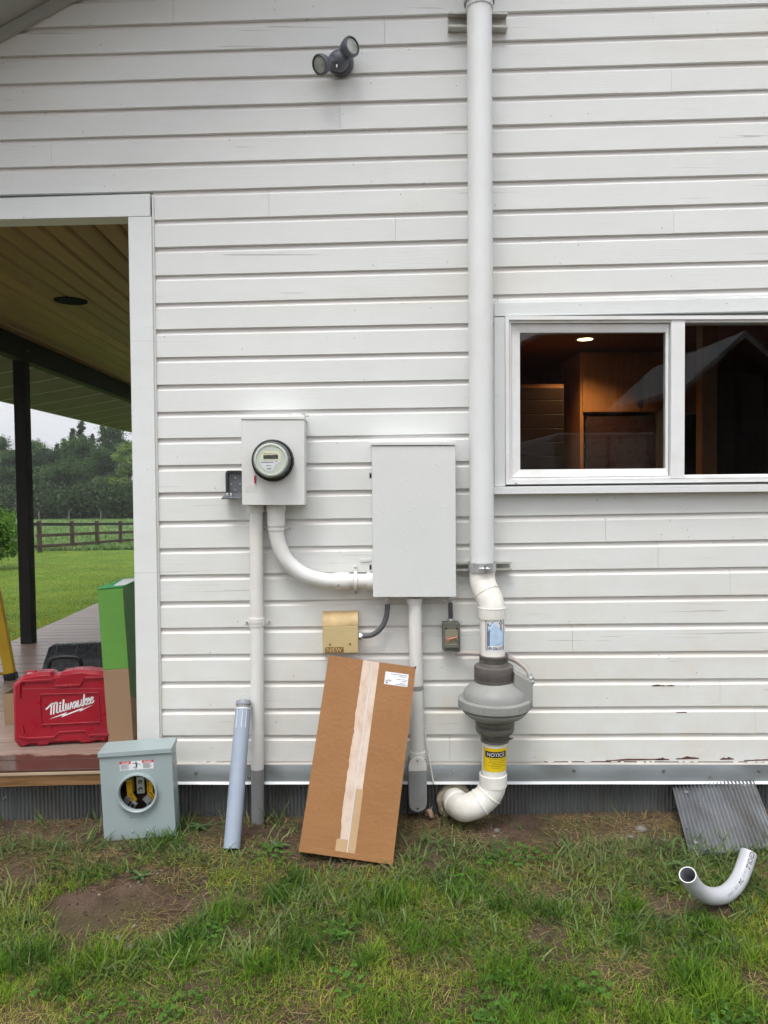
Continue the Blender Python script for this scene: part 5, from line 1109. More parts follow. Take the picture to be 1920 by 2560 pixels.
for a0 in (-.62, .08, .6):
    e1 = d.cross(Vector((0, -1, 0))).normalized(); e2 = Vector((0, -1, 0)) - d*Vector((0, -1, 0)).dot(d); e2.normalize()
    q = bb_ + (e1*math.sin(a0) + e2*math.cos(a0))*(rb + .0006); mb = MB(); mb.tube([q + d*(Lc - .09), q + d*(Lc - .012)], .0011, 6); mb.build('scored_line', M_drip, bc_)

# ---- bent grey elbow lying on the grass
be = thing('pipe_elbow', 'bent light grey plastic elbow lying on the grass', 'pipe', G(1790, 2255, .02))
RB = .0318
def bend(yq): return [W(1719, 2187, yq - .055), W(1731, 2209, yq - .03), W(1750, 2229, yq), W(1776, 2240, yq + .03), W(1806, 2238, yq + .065), W(1830, 2222, yq + .10), W(1848, 2197, yq + .135), W(1862, 2163, yq + .17), W(1872, 2131, yq + .195)]
yq = -0.60
while min(p.z - ground_z(p.x, p.y) for p in bend(yq)) < RB + .004 and yq > -1.1: yq -= .01     # settle it on the ground
P = bend(yq)
path = spl(P, 8)
mb = MB(); mb.tube(path, RB, 40, cap=False); mb.build('outer_wall', M_bendpvc, be)
mb = MB(); mb.tube(path, RB*.87, 40, cap=False); mb.build('bore', M_bendin, be)
for i, sg in ((0, 1), (-1, -1)):
    d = (path[0] - path[1]).normalized() if i == 0 else (path[-1] - path[-2]).normalized(); mb = MB(); mb.lathe([(RB*.87, -.0001), (RB*.9, .0012), (RB*.98, .0012), (RB, -.0002)], 40, path[i], d, cap=False); mb.build('cut_rim', M_drip, be)
def on_pipe(body, t0, t1, size, side, name, mat, bold=0.0):
    """lettering wrapped along the bend: a runs along the path, b round the pipe"""
    n = len(path) - 1
    def f(a, b):
        t = (t0 + (t1 - t0)*a)*n; i = min(int(t), n - 1); p = path[i].lerp(path[i+1], t - i); d = (path[i+1] - path[i]).normalized()
        v = (CAM - p); v -= d*v.dot(d); v.normalize(); s = d.cross(v); ang = side + (b - .5)*size/RB
        return p + (v*math.cos(ang) - s*math.sin(ang))*(RB + .0005)
    mb = MB(); put_text(mb, body, 0, 0, 1, 1, f, 0, bold); mb.build(name, mat, be)
on_pipe('2" SCHED', .835, .995, .019, -.42, 'print', M_ink, .02); on_pipe('08:10', .585, .64, .010, -.2, 'print', M_inkg); on_pipe('10-04-24', .485, .56, .010, -.2, 'print', M_inkg); on_pipe('PVC', .665, .72, .014, -.3, 'print', M_ink, .03); on_pipe('UL 651', .745, .81, .008, -.25, 'print', M_inkg)

# ---- spare corrugated sheet leaning on the skirting
BL, BR, TL = W(1725.4, 2143, -.445), W(1950, 2116, -.41), W(1681, 1969, -.040)
Mf, w_, h_ = frame(BL, BR, TL); TR = W(1910, 1962, -.036)
shr = ((TL - BL).dot(BR - BL)/(BR - BL).length)/h_
cs = thing('corrugated_sheet', 'loose galvanised corrugated sheet slanting against the skirting', 'metal sheet', M=Mf)
mb = MB(); n = int(w_/.0195*8); rows = 10
vs = [(w_*i/n + shr*h_*j/rows, -.0065*math.cos(2*math.pi*(w_*i/n)/.0195) + .004*math.sin(3*j/rows) + .003*mnoise.noise(Vector((i*.02, j*.5, 4))), h_*j/rows + (.006*mnoise.noise(Vector((i*.05, 0, 9))) if j == 0 else 0)) for j in range(rows+1) for i in range(n+1)]
mb.add(vs, [(j*(n+1)+i, j*(n+1)+i+1, (j+1)*(n+1)+i+1, (j+1)*(n+1)+i) for j in range(rows) for i in range(n)], True)
sh_ = mb.build('sheet', M_sheet, cs, fix=False, angle=80); s = sh_.modifiers.new('solid', 'SOLIDIFY'); s.thickness = .0012
for a, b in ((.15, .90), (.86, .91), (.10, .17)):
    mb = MB(); mb.lathe([(.009, 0), (.009, .0012), (.005, .002)], 14, (w_*a + shr*h_*b, -.004, h_*b), (0,-1,0)); mb.lathe([(.005, .001), (.005, .005)], 6, (w_*a + shr*h_*b, -.004, h_*b), (0,-1,0), smooth=False); mb.build('screw', M_screw, cs)
for a, b, r_ in ((.04, .36, .004), (.26, .73, .003), (.72, .85, .003), (.1, .24, .0035), (.77, .3, .0025), (.06, .28, .003)):
    mb = MB(); mb.lathe([(r_, 0), (r_, .0008)], 12, (w_*a + shr*h_*b, -.0042, h_*b), (0,-1,0)); mb.build('nail_hole', M_hole, cs)

# ================================================================== things on the porch deck
# ---- red tool case
BL, BR = G(32, 1871, zdeck), G(277, 1849, zdeck); BR.y = BL.y + .05
TL = BL + Vector((0, .02, .4)); Mf, cw_, _ = frame(BL, BR, TL)
rc = thing('tool_case', 'red hard plastic tool case with white script lettering on the porch deck', 'tool case', M=Mf)
sM = 0.49/245; H = .385; Wd = .492
def cL(zx, zy):            # reading off the enlarged view of the case -> its own face
    N = (zx/6.146, 1700 + zy/6.146); return ((N[0] - 31)*PX(BL.y), (1868 - .081*(N[0] - 60) - N[1])*PX(BL.y))
outl = [(.03, .0), (.055, -.0), (.06, .008), (.115, .008), (.12, .0), (.17, .0), (.18, .012), (.33, .012), (.34, .0), (.39, .0), (.40, .008), (.44, .008), (.462, .0), (Wd, .035), (Wd, H - .05), (Wd - .03, H - .012), (Wd - .10, H - .002), (Wd - .13, H + .004), (Wd - .19, H + .004), (Wd - .21, H), (.24, H - .003), (.225, H - .018), (.20, H - .018), (.185, H - .003), (.13, H), (.10, H - .004), (.05, H - .012), (0.0, H - .055), (.003, .035)]
def chamf(poly, c):        # shrink toward the middle for the chamfered front edge
    mx0, mz0 = Wd/2, H/2; return [(mx0 + (x - mx0)*(1 - c/(Wd/2)), mz0 + (z - mz0)*(1 - c/(H/2))) for x, z in poly]
def shell(mb, y0, y1, yc_, c):   # front face at y1-side chamfer
    o_, i_ = outl, chamf(outl, c); n = len(o_)
    mb.add([(x, y0, z) for x, z in o_] + [(x, yc_, z) for x, z in o_] + [(x, y1, z) for x, z in i_], [tuple(range(n))] + [(k, (k+1) % n, (k+1) % n + n, k + n) for k in range(n)] + [(k+n, (k+1) % n + n, (k+1) % n + 2*n, k + 2*n) for k in range(n)] + [tuple(2*n + k for k in range(n))])
mb = MB(); shell(mb, .062, .0, .016, .014); fs_ = mb.build('front_shell', M_red, rc, .002)
mb = MB(); shell(mb, .066, .128, .112, .014); mb.build('rear_shell', M_red, rc, .002)
mb = MB(); mb.prism(chamf(outl, .004), .0615, .0665); mb.build('seam', M_labelred, rc)
def ridge(pts, w, hgt=.005):
    hgt *= 1.7
    for (a, b), (c, d) in zip(pts[:-1], pts[1:]):
        v = Vector((c - a, d - b)); L_ = v.length; ang = math.atan2(v.y, v.x); mb = MB(); mb.M = Matrix.Translation((a, 0, b)) @ Matrix.Rotation(-ang, 4, 'Y'); mb.bb(-w*.3, L_ + w*.3, -hgt, .002, -w/2, w/2); mb.build('moulded_ridge', M_red, fs_, .002, 2)
ridge([cL(300, 870), cL(395, 888), cL(790, 862)], .012, .006); ridge([cL(1320, 818), cL(1590, 799)], .012, .006)
ridge([cL(790, 862), cL(870, 782), cL(1245, 752), cL(1320, 818)], .008, .004)
ridge([cL(330, 690), cL(350, 820), cL(400, 885)], .010, .005); ridge([cL(300, 250), cL(300, 60), cL(345, 20), cL(780, -20)], .012, .006)
ridge([cL(820, 75), cL(1180, 50), cL(1250, -80)], .010, .005); ridge([cL(1240, -60), cL(1580, -88)], .010, .005)
ridge([cL(290, 140), cL(1560, 95)], .003, .001)
ridge([cL(590, 212), cL(1450, 160)], .005, .0035); ridge([cL(615, 672), cL(1480, 608)], .006, .005); ridge([cL(596, 215), cL(615, 660)], .005, .003); ridge([cL(1455, 165), cL(1480, 605)], .005, .003)
# lettering and bolt
def cmapN(px, py): a, b = cL(px, py); return Vector((a, -.0012, b))
mb = MB()
def pen(pts, w): 
    ribbon(mb, pts, w, cmapN)
# flowing brush letters, drawn as pen strokes on a rising baseline
def LW(strokes, x0, xs, w=26):
    for st in strokes:
        pts = []
        for a, b in st:
            X = x0 + a*xs; base = 515 - (X - 740)*0.315; pts.append((X + b*14, base - b*165))
        pen(pts, w)
LW([[(-.5,.62),(-.1,.85),(.12,.98),(.12,.02)], [(.12,.96),(.30,.98),(.46,.90),(.46,.0)], [(.46,.90),(.66,1.0),(.82,.92),(.82,.06),(1.0,.0)]], 735, 118, 22)
LW([[(.1,.58),(.1,.05),(.45,.02)], [(.1,.80),(.12,.84)]], 872, 60, 25)
LW([[(.1,1.02),(.1,.05),(.5,.02)]], 918, 60, 25)
LW([[(.0,.58),(.05,.05),(.32,.02),(.45,.55),(.5,.05),(.78,.02),(.92,.58)]], 962, 88, 22)
LW([[(.85,.50),(.45,.58),(.1,.35),(.15,.05),(.5,.0),(.85,.50),(.88,.05),(1.1,.02)]], 1058, 74, 22)
LW([[(.05,.58),(.08,.1),(.35,.0),(.75,.20),(.8,.58)], [(.8,.58),(.82,.05),(1.05,.02)]], 1140, 70, 22)
LW([[(.1,1.0),(.1,.0)], [(.7,.58),(.2,.28),(.5,.1),(.85,.0)]], 1222, 62, 22)
LW([[(.1,.28),(.6,.34),(.75,.50),(.4,.58),(.1,.35),(.2,.05),(.6,.0),(.95,.14)]], 1272, 58, 19)
LW([[(.1,.28),(.6,.34),(.75,.50),(.4,.58),(.1,.35),(.2,.05),(.6,.0),(1.05,.16)]], 1322, 58, 19)
pl2 = [(715,590),(985,470),(962,506),(1228,394),(1204,424),(1378,342),(1165,464),(1190,430),(902,556),(928,520)]
c0_ = [cmapN(*p) for p in pl2]; mb.add(c0_, [(0,1,9),(1,2,9),(2,8,9),(2,7,8),(2,3,7),(3,4,7),(4,6,7),(4,5,6)])
mb.build('brand_lettering', M_whitep, fs_, fix=False)
for zx in (410, 1590):
    a, b = cL(zx, -120); mb = MB(); mb.bb(a - .025, a + .025, .050, .078, H - .012, H + .004); mb.build('latch', M_red, rc, .003); mb = MB(); mb.bb(a - .018, a + .018, .047, .0498, H - .010, H - .006); mb.build('latch_pin', M_alu, rc, .001)
# ---- black tool case behind
yk = 0.86; BL, BR = W(100, 1700, yk), W(262, 1697, yk + .03); BL.z = BR.z = zdeck
Mf, kw, _ = frame(BL, BR, BL + Vector((0, 0, .4)))
kc = thing('tool_case', 'black tool case with yellow latches behind the red tool case', 'tool case', M=Mf)
kz = W(180, 1622, yk + .1).z - zdeck
mb = MB(); pr = [(0, 0), (0, kz*.62), (.06, kz*.80), (.16, kz), (.30, kz), (.36, kz*.75), (.36, 0)]
n = len(pr); mb.add([(0.0, y, z) for y, z in pr] + [(kw, y, z) for y, z in pr], [tuple(range(n)), tuple(range(2*n-1, n-1, -1))] + [(k, k+n, (k+1) % n + n, (k+1) % n) for k in range(n)]); mb.build('body', M_charcoal, kc, .008)
for x_ in (.05, kw*.45, kw - .07):
    mb = MB(); mb.hexa([(x_, -.002, kz*.62), (x_ + .018, -.002, kz*.62), (x_ + .018, .155, kz + .008), (x_, .155, kz + .008)], [(x_, .01, kz*.60), (x_ + .018, .01, kz*.60), (x_ + .018, .16, kz - .004), (x_, .16, kz - .004)]); mb.build('rib', M_black, kc, .003)
mb = MB(); mb.tube(spl([(kw*.16, -.002, kz*.60), (kw*.17, -.03, kz*.80), (kw*.25, -.036, kz*.93), (kw*.60, -.036, kz*.93), (kw*.66, -.03, kz*.80), (kw*.67, -.002, kz*.60)], 6), .013, 14); mb.build('handle', M_black, kc)
for x_ in (kw*.27, kw*.62):
    mb = MB(); mb.bb(x_ - .012, x_ + .012, -.012, -.0005, kz*.50, kz*.64); mb.build('latch', M_yellow, kc, .002)
mb = MB(); mb.bb(kw*.36, kw*.55, -.004, -.0005, kz*.48, kz*.60); mb.build('name_plate', M_olive2, kc, .001)
# ---- tall green and brown carton
BL = G(270.5, 1857, zdeck); BR = W(334, 1852, BL.y + .004); TL = W(244, 1474, BL.y)
Mf, gw, gh = frame(BL, BR, TL)
gc = thing('tall_carton', 'tall narrow carton, green above and brown below, by the porch trim', 'carton', M=Mf)
gd = .44; zs_ = gh*.475
mb = MB(); mb.bb(0, gw, 0, gd, .0, zs_); mb.build('lower_half', M_kraft, gc, .003)
mb = MB(); mb.bb(0, gw, 0, gd, zs_ + .0002, gh); mb.build('upper_half', M_green, gc, .003)
mb = MB(); mb.hexa([(gw + .0004, .006, gh*.30), (gw + .001, gd - .01, gh*.05), (gw + .001, gd - .01, gh*.99), (gw + .0004, .006, gh*.99)], [(gw + .0002, .006, gh*.30), (gw + .0005, gd - .01, gh*.05), (gw + .0005, gd - .01, gh*.99), (gw + .0002, .006, gh*.99)]); mb.build('side_print', M_greend, gc)
mb = MB(); mb.hexa([(-.004, -.003, gh + .002), (gw + .002, -.003, gh + .004), (gw + .002, -.003, gh + .008), (-.004, -.003, gh + .006)], [(0, gd, gh + .0005), (gw, gd, gh + .0005), (gw, gd, gh + .004), (0, gd, gh + .004)]); gl_ = mb.build('top_flap', M_greenl, gc, .001)
mb = MB(); mb.hexa([(gw*.5, .06, gh + .0075), (gw*.98, .06, gh + .0085), (gw*.98, .06, gh + .009), (gw*.5, .06, gh + .008)], [(gw*.2, gd - .05, gh + .0055), (gw*.95, gd - .05, gh + .0055), (gw*.95, gd - .05, gh + .006), (gw*.2, gd - .05, gh + .006)]); mb.build('top_label', M_paper, gl_)
# ---- small open carton
BL = G(12, 1813, zdeck); BR = W(52, 1811, BL.y); Mf, w_, _ = frame(BL, BR, BL + Vector((0, 0, .2)))
sb_ = thing('small_carton', 'small open brown carton left of the red tool case', 'carton', M=Mf); h_ = W(12, 1735, BL.y).z - zdeck; dpt = .2; w_ = .22
for nm, a in (('front_panel', (0, w_, 0, .004, 0, h_)), ('back_panel', (0, w_, dpt - .004, dpt, 0, h_)), ('left_panel', (0, .004, .0045, dpt - .0045, 0, h_)), ('right_panel', (w_ - .004, w_, .0045, dpt - .0045, 0, h_)), ('bottom_panel', (.0045, w_ - .0045, .0045, dpt - .0045, .001, .005))):
    mb = MB(); mb.bb(*a); mb.build(nm, M_kraft, sb_)
mb = MB(); mb.tube(spl([(.09, .06, .02), (.095, .05, .12), (.10, .04, h_ + .02), (.085, .03, h_ + .05)], 5), .008, 8); mb.build('rag', M_pale, sb_)
# ---- yellow step ladder, mostly beyond the left edge
f0, f1_ = G(27, 1700, zdeck), None
base = f0; dirv = (W(-2, 1490, base.y) - W(36, 1690, base.y)).normalized()
ld_ = thing('step_ladder', 'yellow fibreglass step ladder leg at the left edge of the porch', 'ladder', base)
Lh = 1.75; apex = base + dirv*Lh; dd = Vector((0, -.42, 0))
far = Vector((2*apex.x - base.x, base.y, base.z))
for off in (Vector((0,0,0)), dd):
    for b_ in (base, far):
        e = (apex + off*.7) - (b_ + off); L_ = e.length; e.normalize(); sx = Vector((0,1,0)); sy = e.cross(sx).normalized(); M3 = Matrix(((sy.x, sx.x, e.x, b_.x + off.x), (sy.y, sx.y, e.y, b_.y + off.y), (sy.z, sx.z, e.z, b_.z + off.z), (0,0,0,1)))
        mb = MB(); mb.M = M3; mb.bb(-.036, .036, -.012, .012, .02, L_); mb.bb(-.036, -.03, .0122, .03, .02, L_); mb.bb(.03, .036, .0122, .03, .02, L_); mb.build('rail', M_ladder, ld_, .003)
        mb = MB(); mb.M = M3; mb.bb(-.042, .042, -.016, .034, 0, .05); mb.build('foot', M_black, ld_, .004)
for k in range(1, 6):
    p = far.lerp(apex, k/6.2); mb = MB(); mb.bb(p.x - .045, p.x + .045, p.y - .40*(1 - .3*k/6), p.y - .013, p.z - .008, p.z + .008); mb.build('step', M_alu, ld_, .003)
mb = MB(); a = base.lerp(apex, .02); mb.tube([a + Vector((-.02, .02, .0)), a + Vector((-.28, -.2, .10))], .011, 8); mb.build('brace', M_ladder, ld_)
mb = MB(); mb.bb(apex.x - .12, apex.x + .12, apex.y - .33, apex.y + .03, apex.z - .02, apex.z + .03); mb.build('top_cap', M_ladder, ld_, .01)

# ================================================================== fence, shrub, trees, hills
M_fence = wood('fence_wood', (0.035, 0.022, 0.016, 1), (0.095, 0.060, 0.042, 1), 0.75, (3,3,0.6), 3, 0.2, 0.35)
M_fencet = wood('fence_top_rail', (0.012, 0.011, 0.012, 1), (0.028, 0.025, 0.026, 1), 0.6, (1,1,4), 3, 0.2, 0.2)
fp = [(100, 26.7, 1301, 1386), (181.5, 28.6, 1302, 1376), (243.5, 30.2, 1302, 1370), (302, 31.9, 1302, 1372), (352, 33.6, 1303, 1366), (398, 35.4, 1303, 1362)]
pts_ = []
for u, d, v0, v1 in fp:
    p = W(u, v1, d - 3.6); pts_.append((p.x, p.y, ground_z(p.x, p.y), W(u, v0, d - 3.6).z))
fn = thing('rail_fence', 'dark brown post and rail fence between the lawn and the pasture', 'fence', (pts_[0][0], pts_[0][1], pts_[0][2]))
for x, y, z, zt in pts_:
    mb = MB(); mb.bb(x - .065, x + .065, y - .065, y + .065, min(z, W(0, 0).z) - .1, zt); mb.build('post', M_fence, fn, .015)
x00, y00, z00, zt00 = pts_[0]; prev = (x00 - .3, y00 - 1.0, z00, zt00)
ext = [prev] + pts_
def railv(u, d, v): return W(u, v, d - 3.6)
RV = {0: [(84, 1310), (181, 1310.5), (243, 1310), (302, 1309.5), (352, 1309), (398, 1309)], 1: [(95, 1339), (181, 1335.5), (243, 1332.5), (302, 1330.5), (352, 1329), (398, 1328)], 2: [(88, 1366), (181, 1361), (243, 1356), (302, 1351), (352, 1348), (398, 1346)]}
dep = [26.4, 28.6, 30.2, 31.9, 33.6, 35.4]
for k, rv in RV.items():
    for i in range(5):
        a, b = railv(rv[i][0], dep[i], rv[i][1]), railv(rv[i+1][0], dep[i+1], rv[i+1][1]); e = b - a; mb = MB(); hh = .055; off = Vector((-.02, -.10, 0))
        a, b = a + off, b + off; nrm = Vector((e.y, -e.x, 0)).normalized()*.022
        mb.add([a - nrm + Vector((0,0,-hh)), b - nrm + Vector((0,0,-hh)), b + nrm + Vector((0,0,-hh)), a + nrm + Vector((0,0,-hh)), a - nrm + Vector((0,0,hh)), b - nrm + Vector((0,0,hh)), b + nrm + Vector((0,0,hh)), a + nrm + Vector((0,0,hh))], [(0,3,2,1),(4,5,6,7),(0,1,5,4),(1,2,6,5),(2,3,7,6),(3,0,4,7)])
        mb.build('rail', M_fencet if k == 0 else M_fence, fn)
for (u, nm) in ((98, 'leftmost'), (173, 'middle'), (252.5, 'rightmost')):
    p = W(u, 1306, 56); z = ground_z(p.x, 56); o = thing('wire_fence_post', 'thin grey wire-fence post in the pasture, ' + nm + ' of three', 'post', (p.x, 56, z), group='wire fence posts in the pasture')
    mb = MB(); mb.lathe([(.045, -.1), (.042, W(u, 1279, 56).z - z), (.02, W(u, 1278.5, 56).z - z)], 8, (p.x, 56, z)); mb.build('stake', plain('weathered_post', (0.16,0.15,0.13,1), 0.8), o)

def leaf_mat(name, transl=0.3, rough=0.6):
    t = NT(name); at = t.n('ShaderNodeAttribute'); at.attribute_name = 'col'
    p = t.n('ShaderNodeBsdfPrincipled'); p.inputs['Roughness'].default_value = rough; p.inputs['Specular IOR Level'].default_value = 0.12; t.L(at.outputs[0], p.inputs[0])
    tr = t.n('ShaderNodeBsdfTranslucent'); t.L(at.outputs[0], tr.inputs[0]); m = t.n('ShaderNodeMixShader'); m.inputs[0].default_value = transl
    t.L(p.outputs[0], m.inputs[1]); t.L(tr.outputs[0], m.inputs[2]); t.L(m.outputs[0], t.out.inputs[0]); return t.m
M_leaf = leaf_mat('foliage'); M_grass = leaf_mat('grass_blades', 0.28, 0.5)
def np_mesh(name, V, F, C, mat, parent=None):
    """V (n,3), F faces all of the same corner count, C (n,3) the leaf's own colour"""
    me = bpy.data.meshes.new(name); V = np.asarray(V, np.float32); F = np.asarray(F, np.int32); k = F.shape[1]
    me.vertices.add(len(V)); me.vertices.foreach_set('co', V.ravel()); me.loops.add(F.size); me.loops.foreach_set('vertex_index', F.ravel())
    me.polygons.add(len(F)); me.polygons.foreach_set('loop_start', np.arange(0, F.size, k, dtype=np.int32)); me.polygons.foreach_set('loop_total', np.full(len(F), k, np.int32))
    me.update(calc_edges=True); at = me.attributes.new('col', 'FLOAT_COLOR', 'POINT'); at.data.foreach_set('color', np.concatenate([C, np.ones((len(C), 1))], 1).astype(np.float32).ravel())
    me.materials.append(mat); me.validate(); o = bpy.data.objects.new(name, me); COL.objects.link(o); attach(o, parent); return o
def leaves(P, size, cols, aspect=0.6):
    n = len(P); d1 = rng.normal(size=(n, 3)); d1 /= np.linalg.norm(d1, axis=1)[:, None]; d2 = np.cross(d1, rng.normal(size=(n, 3))); d2 /= np.linalg.norm(d2, axis=1)[:, None]
    s = (size*rng.uniform(.6, 1.3, n))[:, None]; a = d1*s; b = d2*s*aspect
    V = np.stack([P - a, P + b, P + a, P - b], 1).reshape(-1, 3); F = np.arange(4*n).reshape(n, 4); return V, F, np.repeat(cols, 4, 0)
def mixcol(n, a, b, jit=.18):
    t = rng.random((n, 1)); c = np.array(a)*(1-t) + np.array(b)*t; return np.clip(c*(1 + rng.normal(0, jit, (n, 1))), 0.002, 1)
M_bark = plain('bark', (0.07, 0.055, 0.042, 1), 0.9, 0, 0.3, 6, 0.5, 12, (1,1,0.3))
def tree(label, u, vtop, d, width, kind, colA, colB, n=6500, cat='tree', group='trees along the far side of the pasture', vb=None):
    y = d - 3.6; p = W(u, vtop, y); x, zt = p.x, p.z; zg = ground_z(x, y); h = zt - zg
    t = thing('conifer_tree' if kind == 'c' else 'broadleaf_tree', label, cat, (x, y, zg), group=group)
    mb = MB(); lean = rng.uniform(-.02, .02, 2)*h; tr = max(.12, h*.018)
    mb.tube([(x, y, zg - .2), (x + lean[0]*.4, y + lean[1]*.4, zg + h*.4), (x + lean[0], y + lean[1], zg + h*(.93 if kind == 'c' else .75))], [tr, tr*.7, tr*.15], 8)
    P = []; TN = []; r = width/2; n = int(n*2.4)
    if kind == 'c':
        m = 90
        for k in range(m):
            f = (k + .5)/m; z = zg + h*(.10 + .90*f); rad = r*(1 - f)**1.0*(.5 + .65*rng.random()) + .10; a = rng.random()*6.28
            q = max(6, int(n/m*(1.35 - .7*f))); t_ = rng.random(q)**.6; L_ = rad*t_
            P.append(np.stack([x + lean[0]*f + np.cos(a)*L_ + rng.normal(0, .10 + .05*rad, q), y + np.sin(a)*L_ + rng.normal(0, .10 + .05*rad, q), z - .28*L_ + rng.normal(0, .09, q)], 1)); TN.append(np.full(q, rng.uniform(.6, 1.6)))
            if k % 3 == 0: mb.tube([(x + lean[0]*f, y, z), (x + math.cos(a)*rad*.9, y + math.sin(a)*rad*.9, z - .25*rad)], [.03, .01], 4)
    else:
        m = 46
        for k in range(m):
            f = rng.random(); zc = zg + h*(.12 + .85*f); env = r*math.sin(math.pi*min(1, (.10 + .90*f))**.75)**.6 + .15; a = rng.random()*6.28; q0 = rng.random()**.5
            c = np.array([x + math.cos(a)*env*q0*.85, y + math.sin(a)*env*q0*.85, zc]); cr = r*rng.uniform(.16, .36)
            q = int(n/m); v = rng.normal(size=(q, 3)); v /= np.linalg.norm(v, axis=1)[:, None]; P.append(c + v*(cr*rng.uniform(.35, 1.15, (q, 1)))*np.array([1, 1, .75])); TN.append(np.full(q, rng.uniform(.35, 1.8)))
            if k % 2 == 0: mb.tube([(x + lean[0]*f*.7, y, zg + (zc - zg)*.6), tuple(c)], [.05, .015], 4)
        top = np.array([x + lean[0], y, zt - .4]); v = rng.normal(size=(n//12, 3)); P.append(top + v*np.array([r*.16, r*.16, h*.035])); TN.append(np.ones(n//12))
    mb.build('trunk', M_bark, t); P = np.concatenate(P); P[:, 2] = np.maximum(P[:, 2], zg + .05)
    V, F, C = leaves(P, (.095 if kind == 'c' else .105)*d/86, np.clip(mixcol(len(P), colA, colB)*1.25*np.concatenate(TN)[:, None], .002, 1)); np_mesh('crown', V, F, C, M_leaf, t)
DG, MG, LG, YG = (.034, .062, .028), (.068, .115, .038), (.110, .170, .052), (.150, .215, .050)
tree('tall dark conifer with the highest top above the fence', 202.5, 1054, 92, 7.0, 'c', DG, (.042, .076, .034))
tree('dark conifer just left of the tallest one', 180, 1072, 94, 4.8, 'c', DG, (.042, .076, .034), 4500)
tree('smaller dark conifer at the left end of the tall group', 157, 1098, 93, 4.2, 'c', DG, MG, 4000)
tree('thin dark conifer in the gap left of the tall group', 142, 1110, 95, 3.6, 'c', DG, MG, 3500)
tree('sparse dark tree between the two tallest trees', 231, 1086, 92, 4.2, 'c', DG, (.02, .04, .02), 2600)
tree('big dark broadleaf tree half hidden by the porch trim', 285, 1072, 90, 7.6, 'b', DG, (.044, .082, .032), 9500)
tree('dark conifer top beside the eave and the porch trim', 256, 1056, 91, 5.0, 'c', DG, MG, 4200)
tree('broad green tree in the middle of the far treeline', 200, 1104, 84, 9.0, 'b', (.040, .074, .028), MG, 10500)
tree('bright yellow-green tree beside the porch trim', 320, 1112, 80, 5.2, 'b', MG, YG, 7000)
tree('pale loose tree just right of the porch post', 84, 1107, 87, 5.0, 'b', (.035, .06, .028), LG, 5200)
tree('low grey-green tree right of the pale loose tree', 112, 1126, 86, 5.2, 'b', (.025, .048, .022), (.05, .085, .032), 6000)
tree('green tree left of the broad middle tree', 150, 1128, 83, 6.0, 'b', (.042, .078, .030), (.045, .08, .028), 7000)
tree('green tree right of the broad middle tree', 252, 1128, 82, 6.4, 'b', (.042, .078, .030), (.042, .075, .024), 7000)
tree('dark tree at the left edge behind the shrub', -2, 1097, 86, 5.0, 'b', DG, MG, 6000)
tree('mid green tree left of the porch post', 27, 1130, 84, 4.6, 'b', (.042, .078, .030), (.042, .075, .026), 6000)
tree('low dark tree behind the porch post', 62, 1136, 85, 5.5, 'b', DG, (.04, .07, .026), 6000)
for k, (u, vt, d, w) in enumerate(((100, 1215, 78, 5), (140, 1222, 77, 5), (178, 1212, 78, 5.5), (218, 1218, 77, 5), (262, 1214, 76, 5.5), (300, 1222, 75, 5), (335, 1210, 76, 5), (20, 1215, 78, 6), (58, 1222, 78, 5))):
    nm = ('farthest left but two', 'fourth from the porch post', 'under the tall conifers', 'under the sparse dark tree', 'third from the porch trim', 'second from the porch trim', 'nearest the porch trim', 'left of the porch post', 'behind the porch post')[k]
    y = d - 3.6; p = W(u, vt, y); zg = ground_z(p.x, y); t = thing('undergrowth_bush', 'dark undergrowth bush at the foot of the treeline, ' + nm, 'bush', (p.x, y, zg), group='bushes at the foot of the treeline')
    h = p.z - zg; P = np.concatenate([np.array([p.x + rng.normal(0, w*.25), y + rng.normal(0, w*.2), zg + h*rng.uniform(.2, .8)]) + rng.normal(size=(110, 3))*np.array([w*.12, w*.12, h*.16]) for _ in range(26)]); P[:, 2] = np.maximum(P[:, 2], zg)
    mb = MB(); mb.tube([(p.x, y, zg - .1), (p.x + .1, y, zg + h*.6)], [.08, .02], 6); mb.build('stem', M_bark, t); V, F, C = leaves(P, .2, mixcol(len(P), (.020, .040, .014), (.055, .090, .028))); np_mesh('foliage', V, F, C, M_leaf, t)
# clipped shrub at the left edge
y = 15.6; p = W(-26, 1258, y); zg = ground_z(p.x, y); sr = thing('garden_shrub', 'round bright green shrub on the lawn left of the porch post', 'shrub', (p.x, y, zg))
h = p.z - zg; rx = (W(46, 1330, y).x - W(-26, 1330, y).x)*1.12; P = []
for k in range(150):
    v = rng.normal(size=3); v /= np.linalg.norm(v); c = np.array([p.x, y, zg + h*.52]) + v*np.array([rx*.86, rx*.86, h*.44])*rng.uniform(.55, 1.0)
    P.append(c + rng.normal(size=(120, 3))*.075)
P = np.concatenate(P); P[:, 2] = np.maximum(P[:, 2], zg + .02); V, F, C = leaves(P, .034, mixcol(len(P), (.075, .17, .022), (.16, .29, .05))); np_mesh('foliage', V, F, C, M_leaf, sr)
mb = MB()
for k in range(9): a = k*.7; mb.tube([(p.x, y, zg - .05), (p.x + math.cos(a)*rx*.4, y + math.sin(a)*rx*.4, zg + h*.5), (p.x + math.cos(a)*rx*.7, y + math.sin(a)*rx*.7, zg + h*.8)], [.025, .015, .006], 5)
mb.build('stems', M_bark, sr)
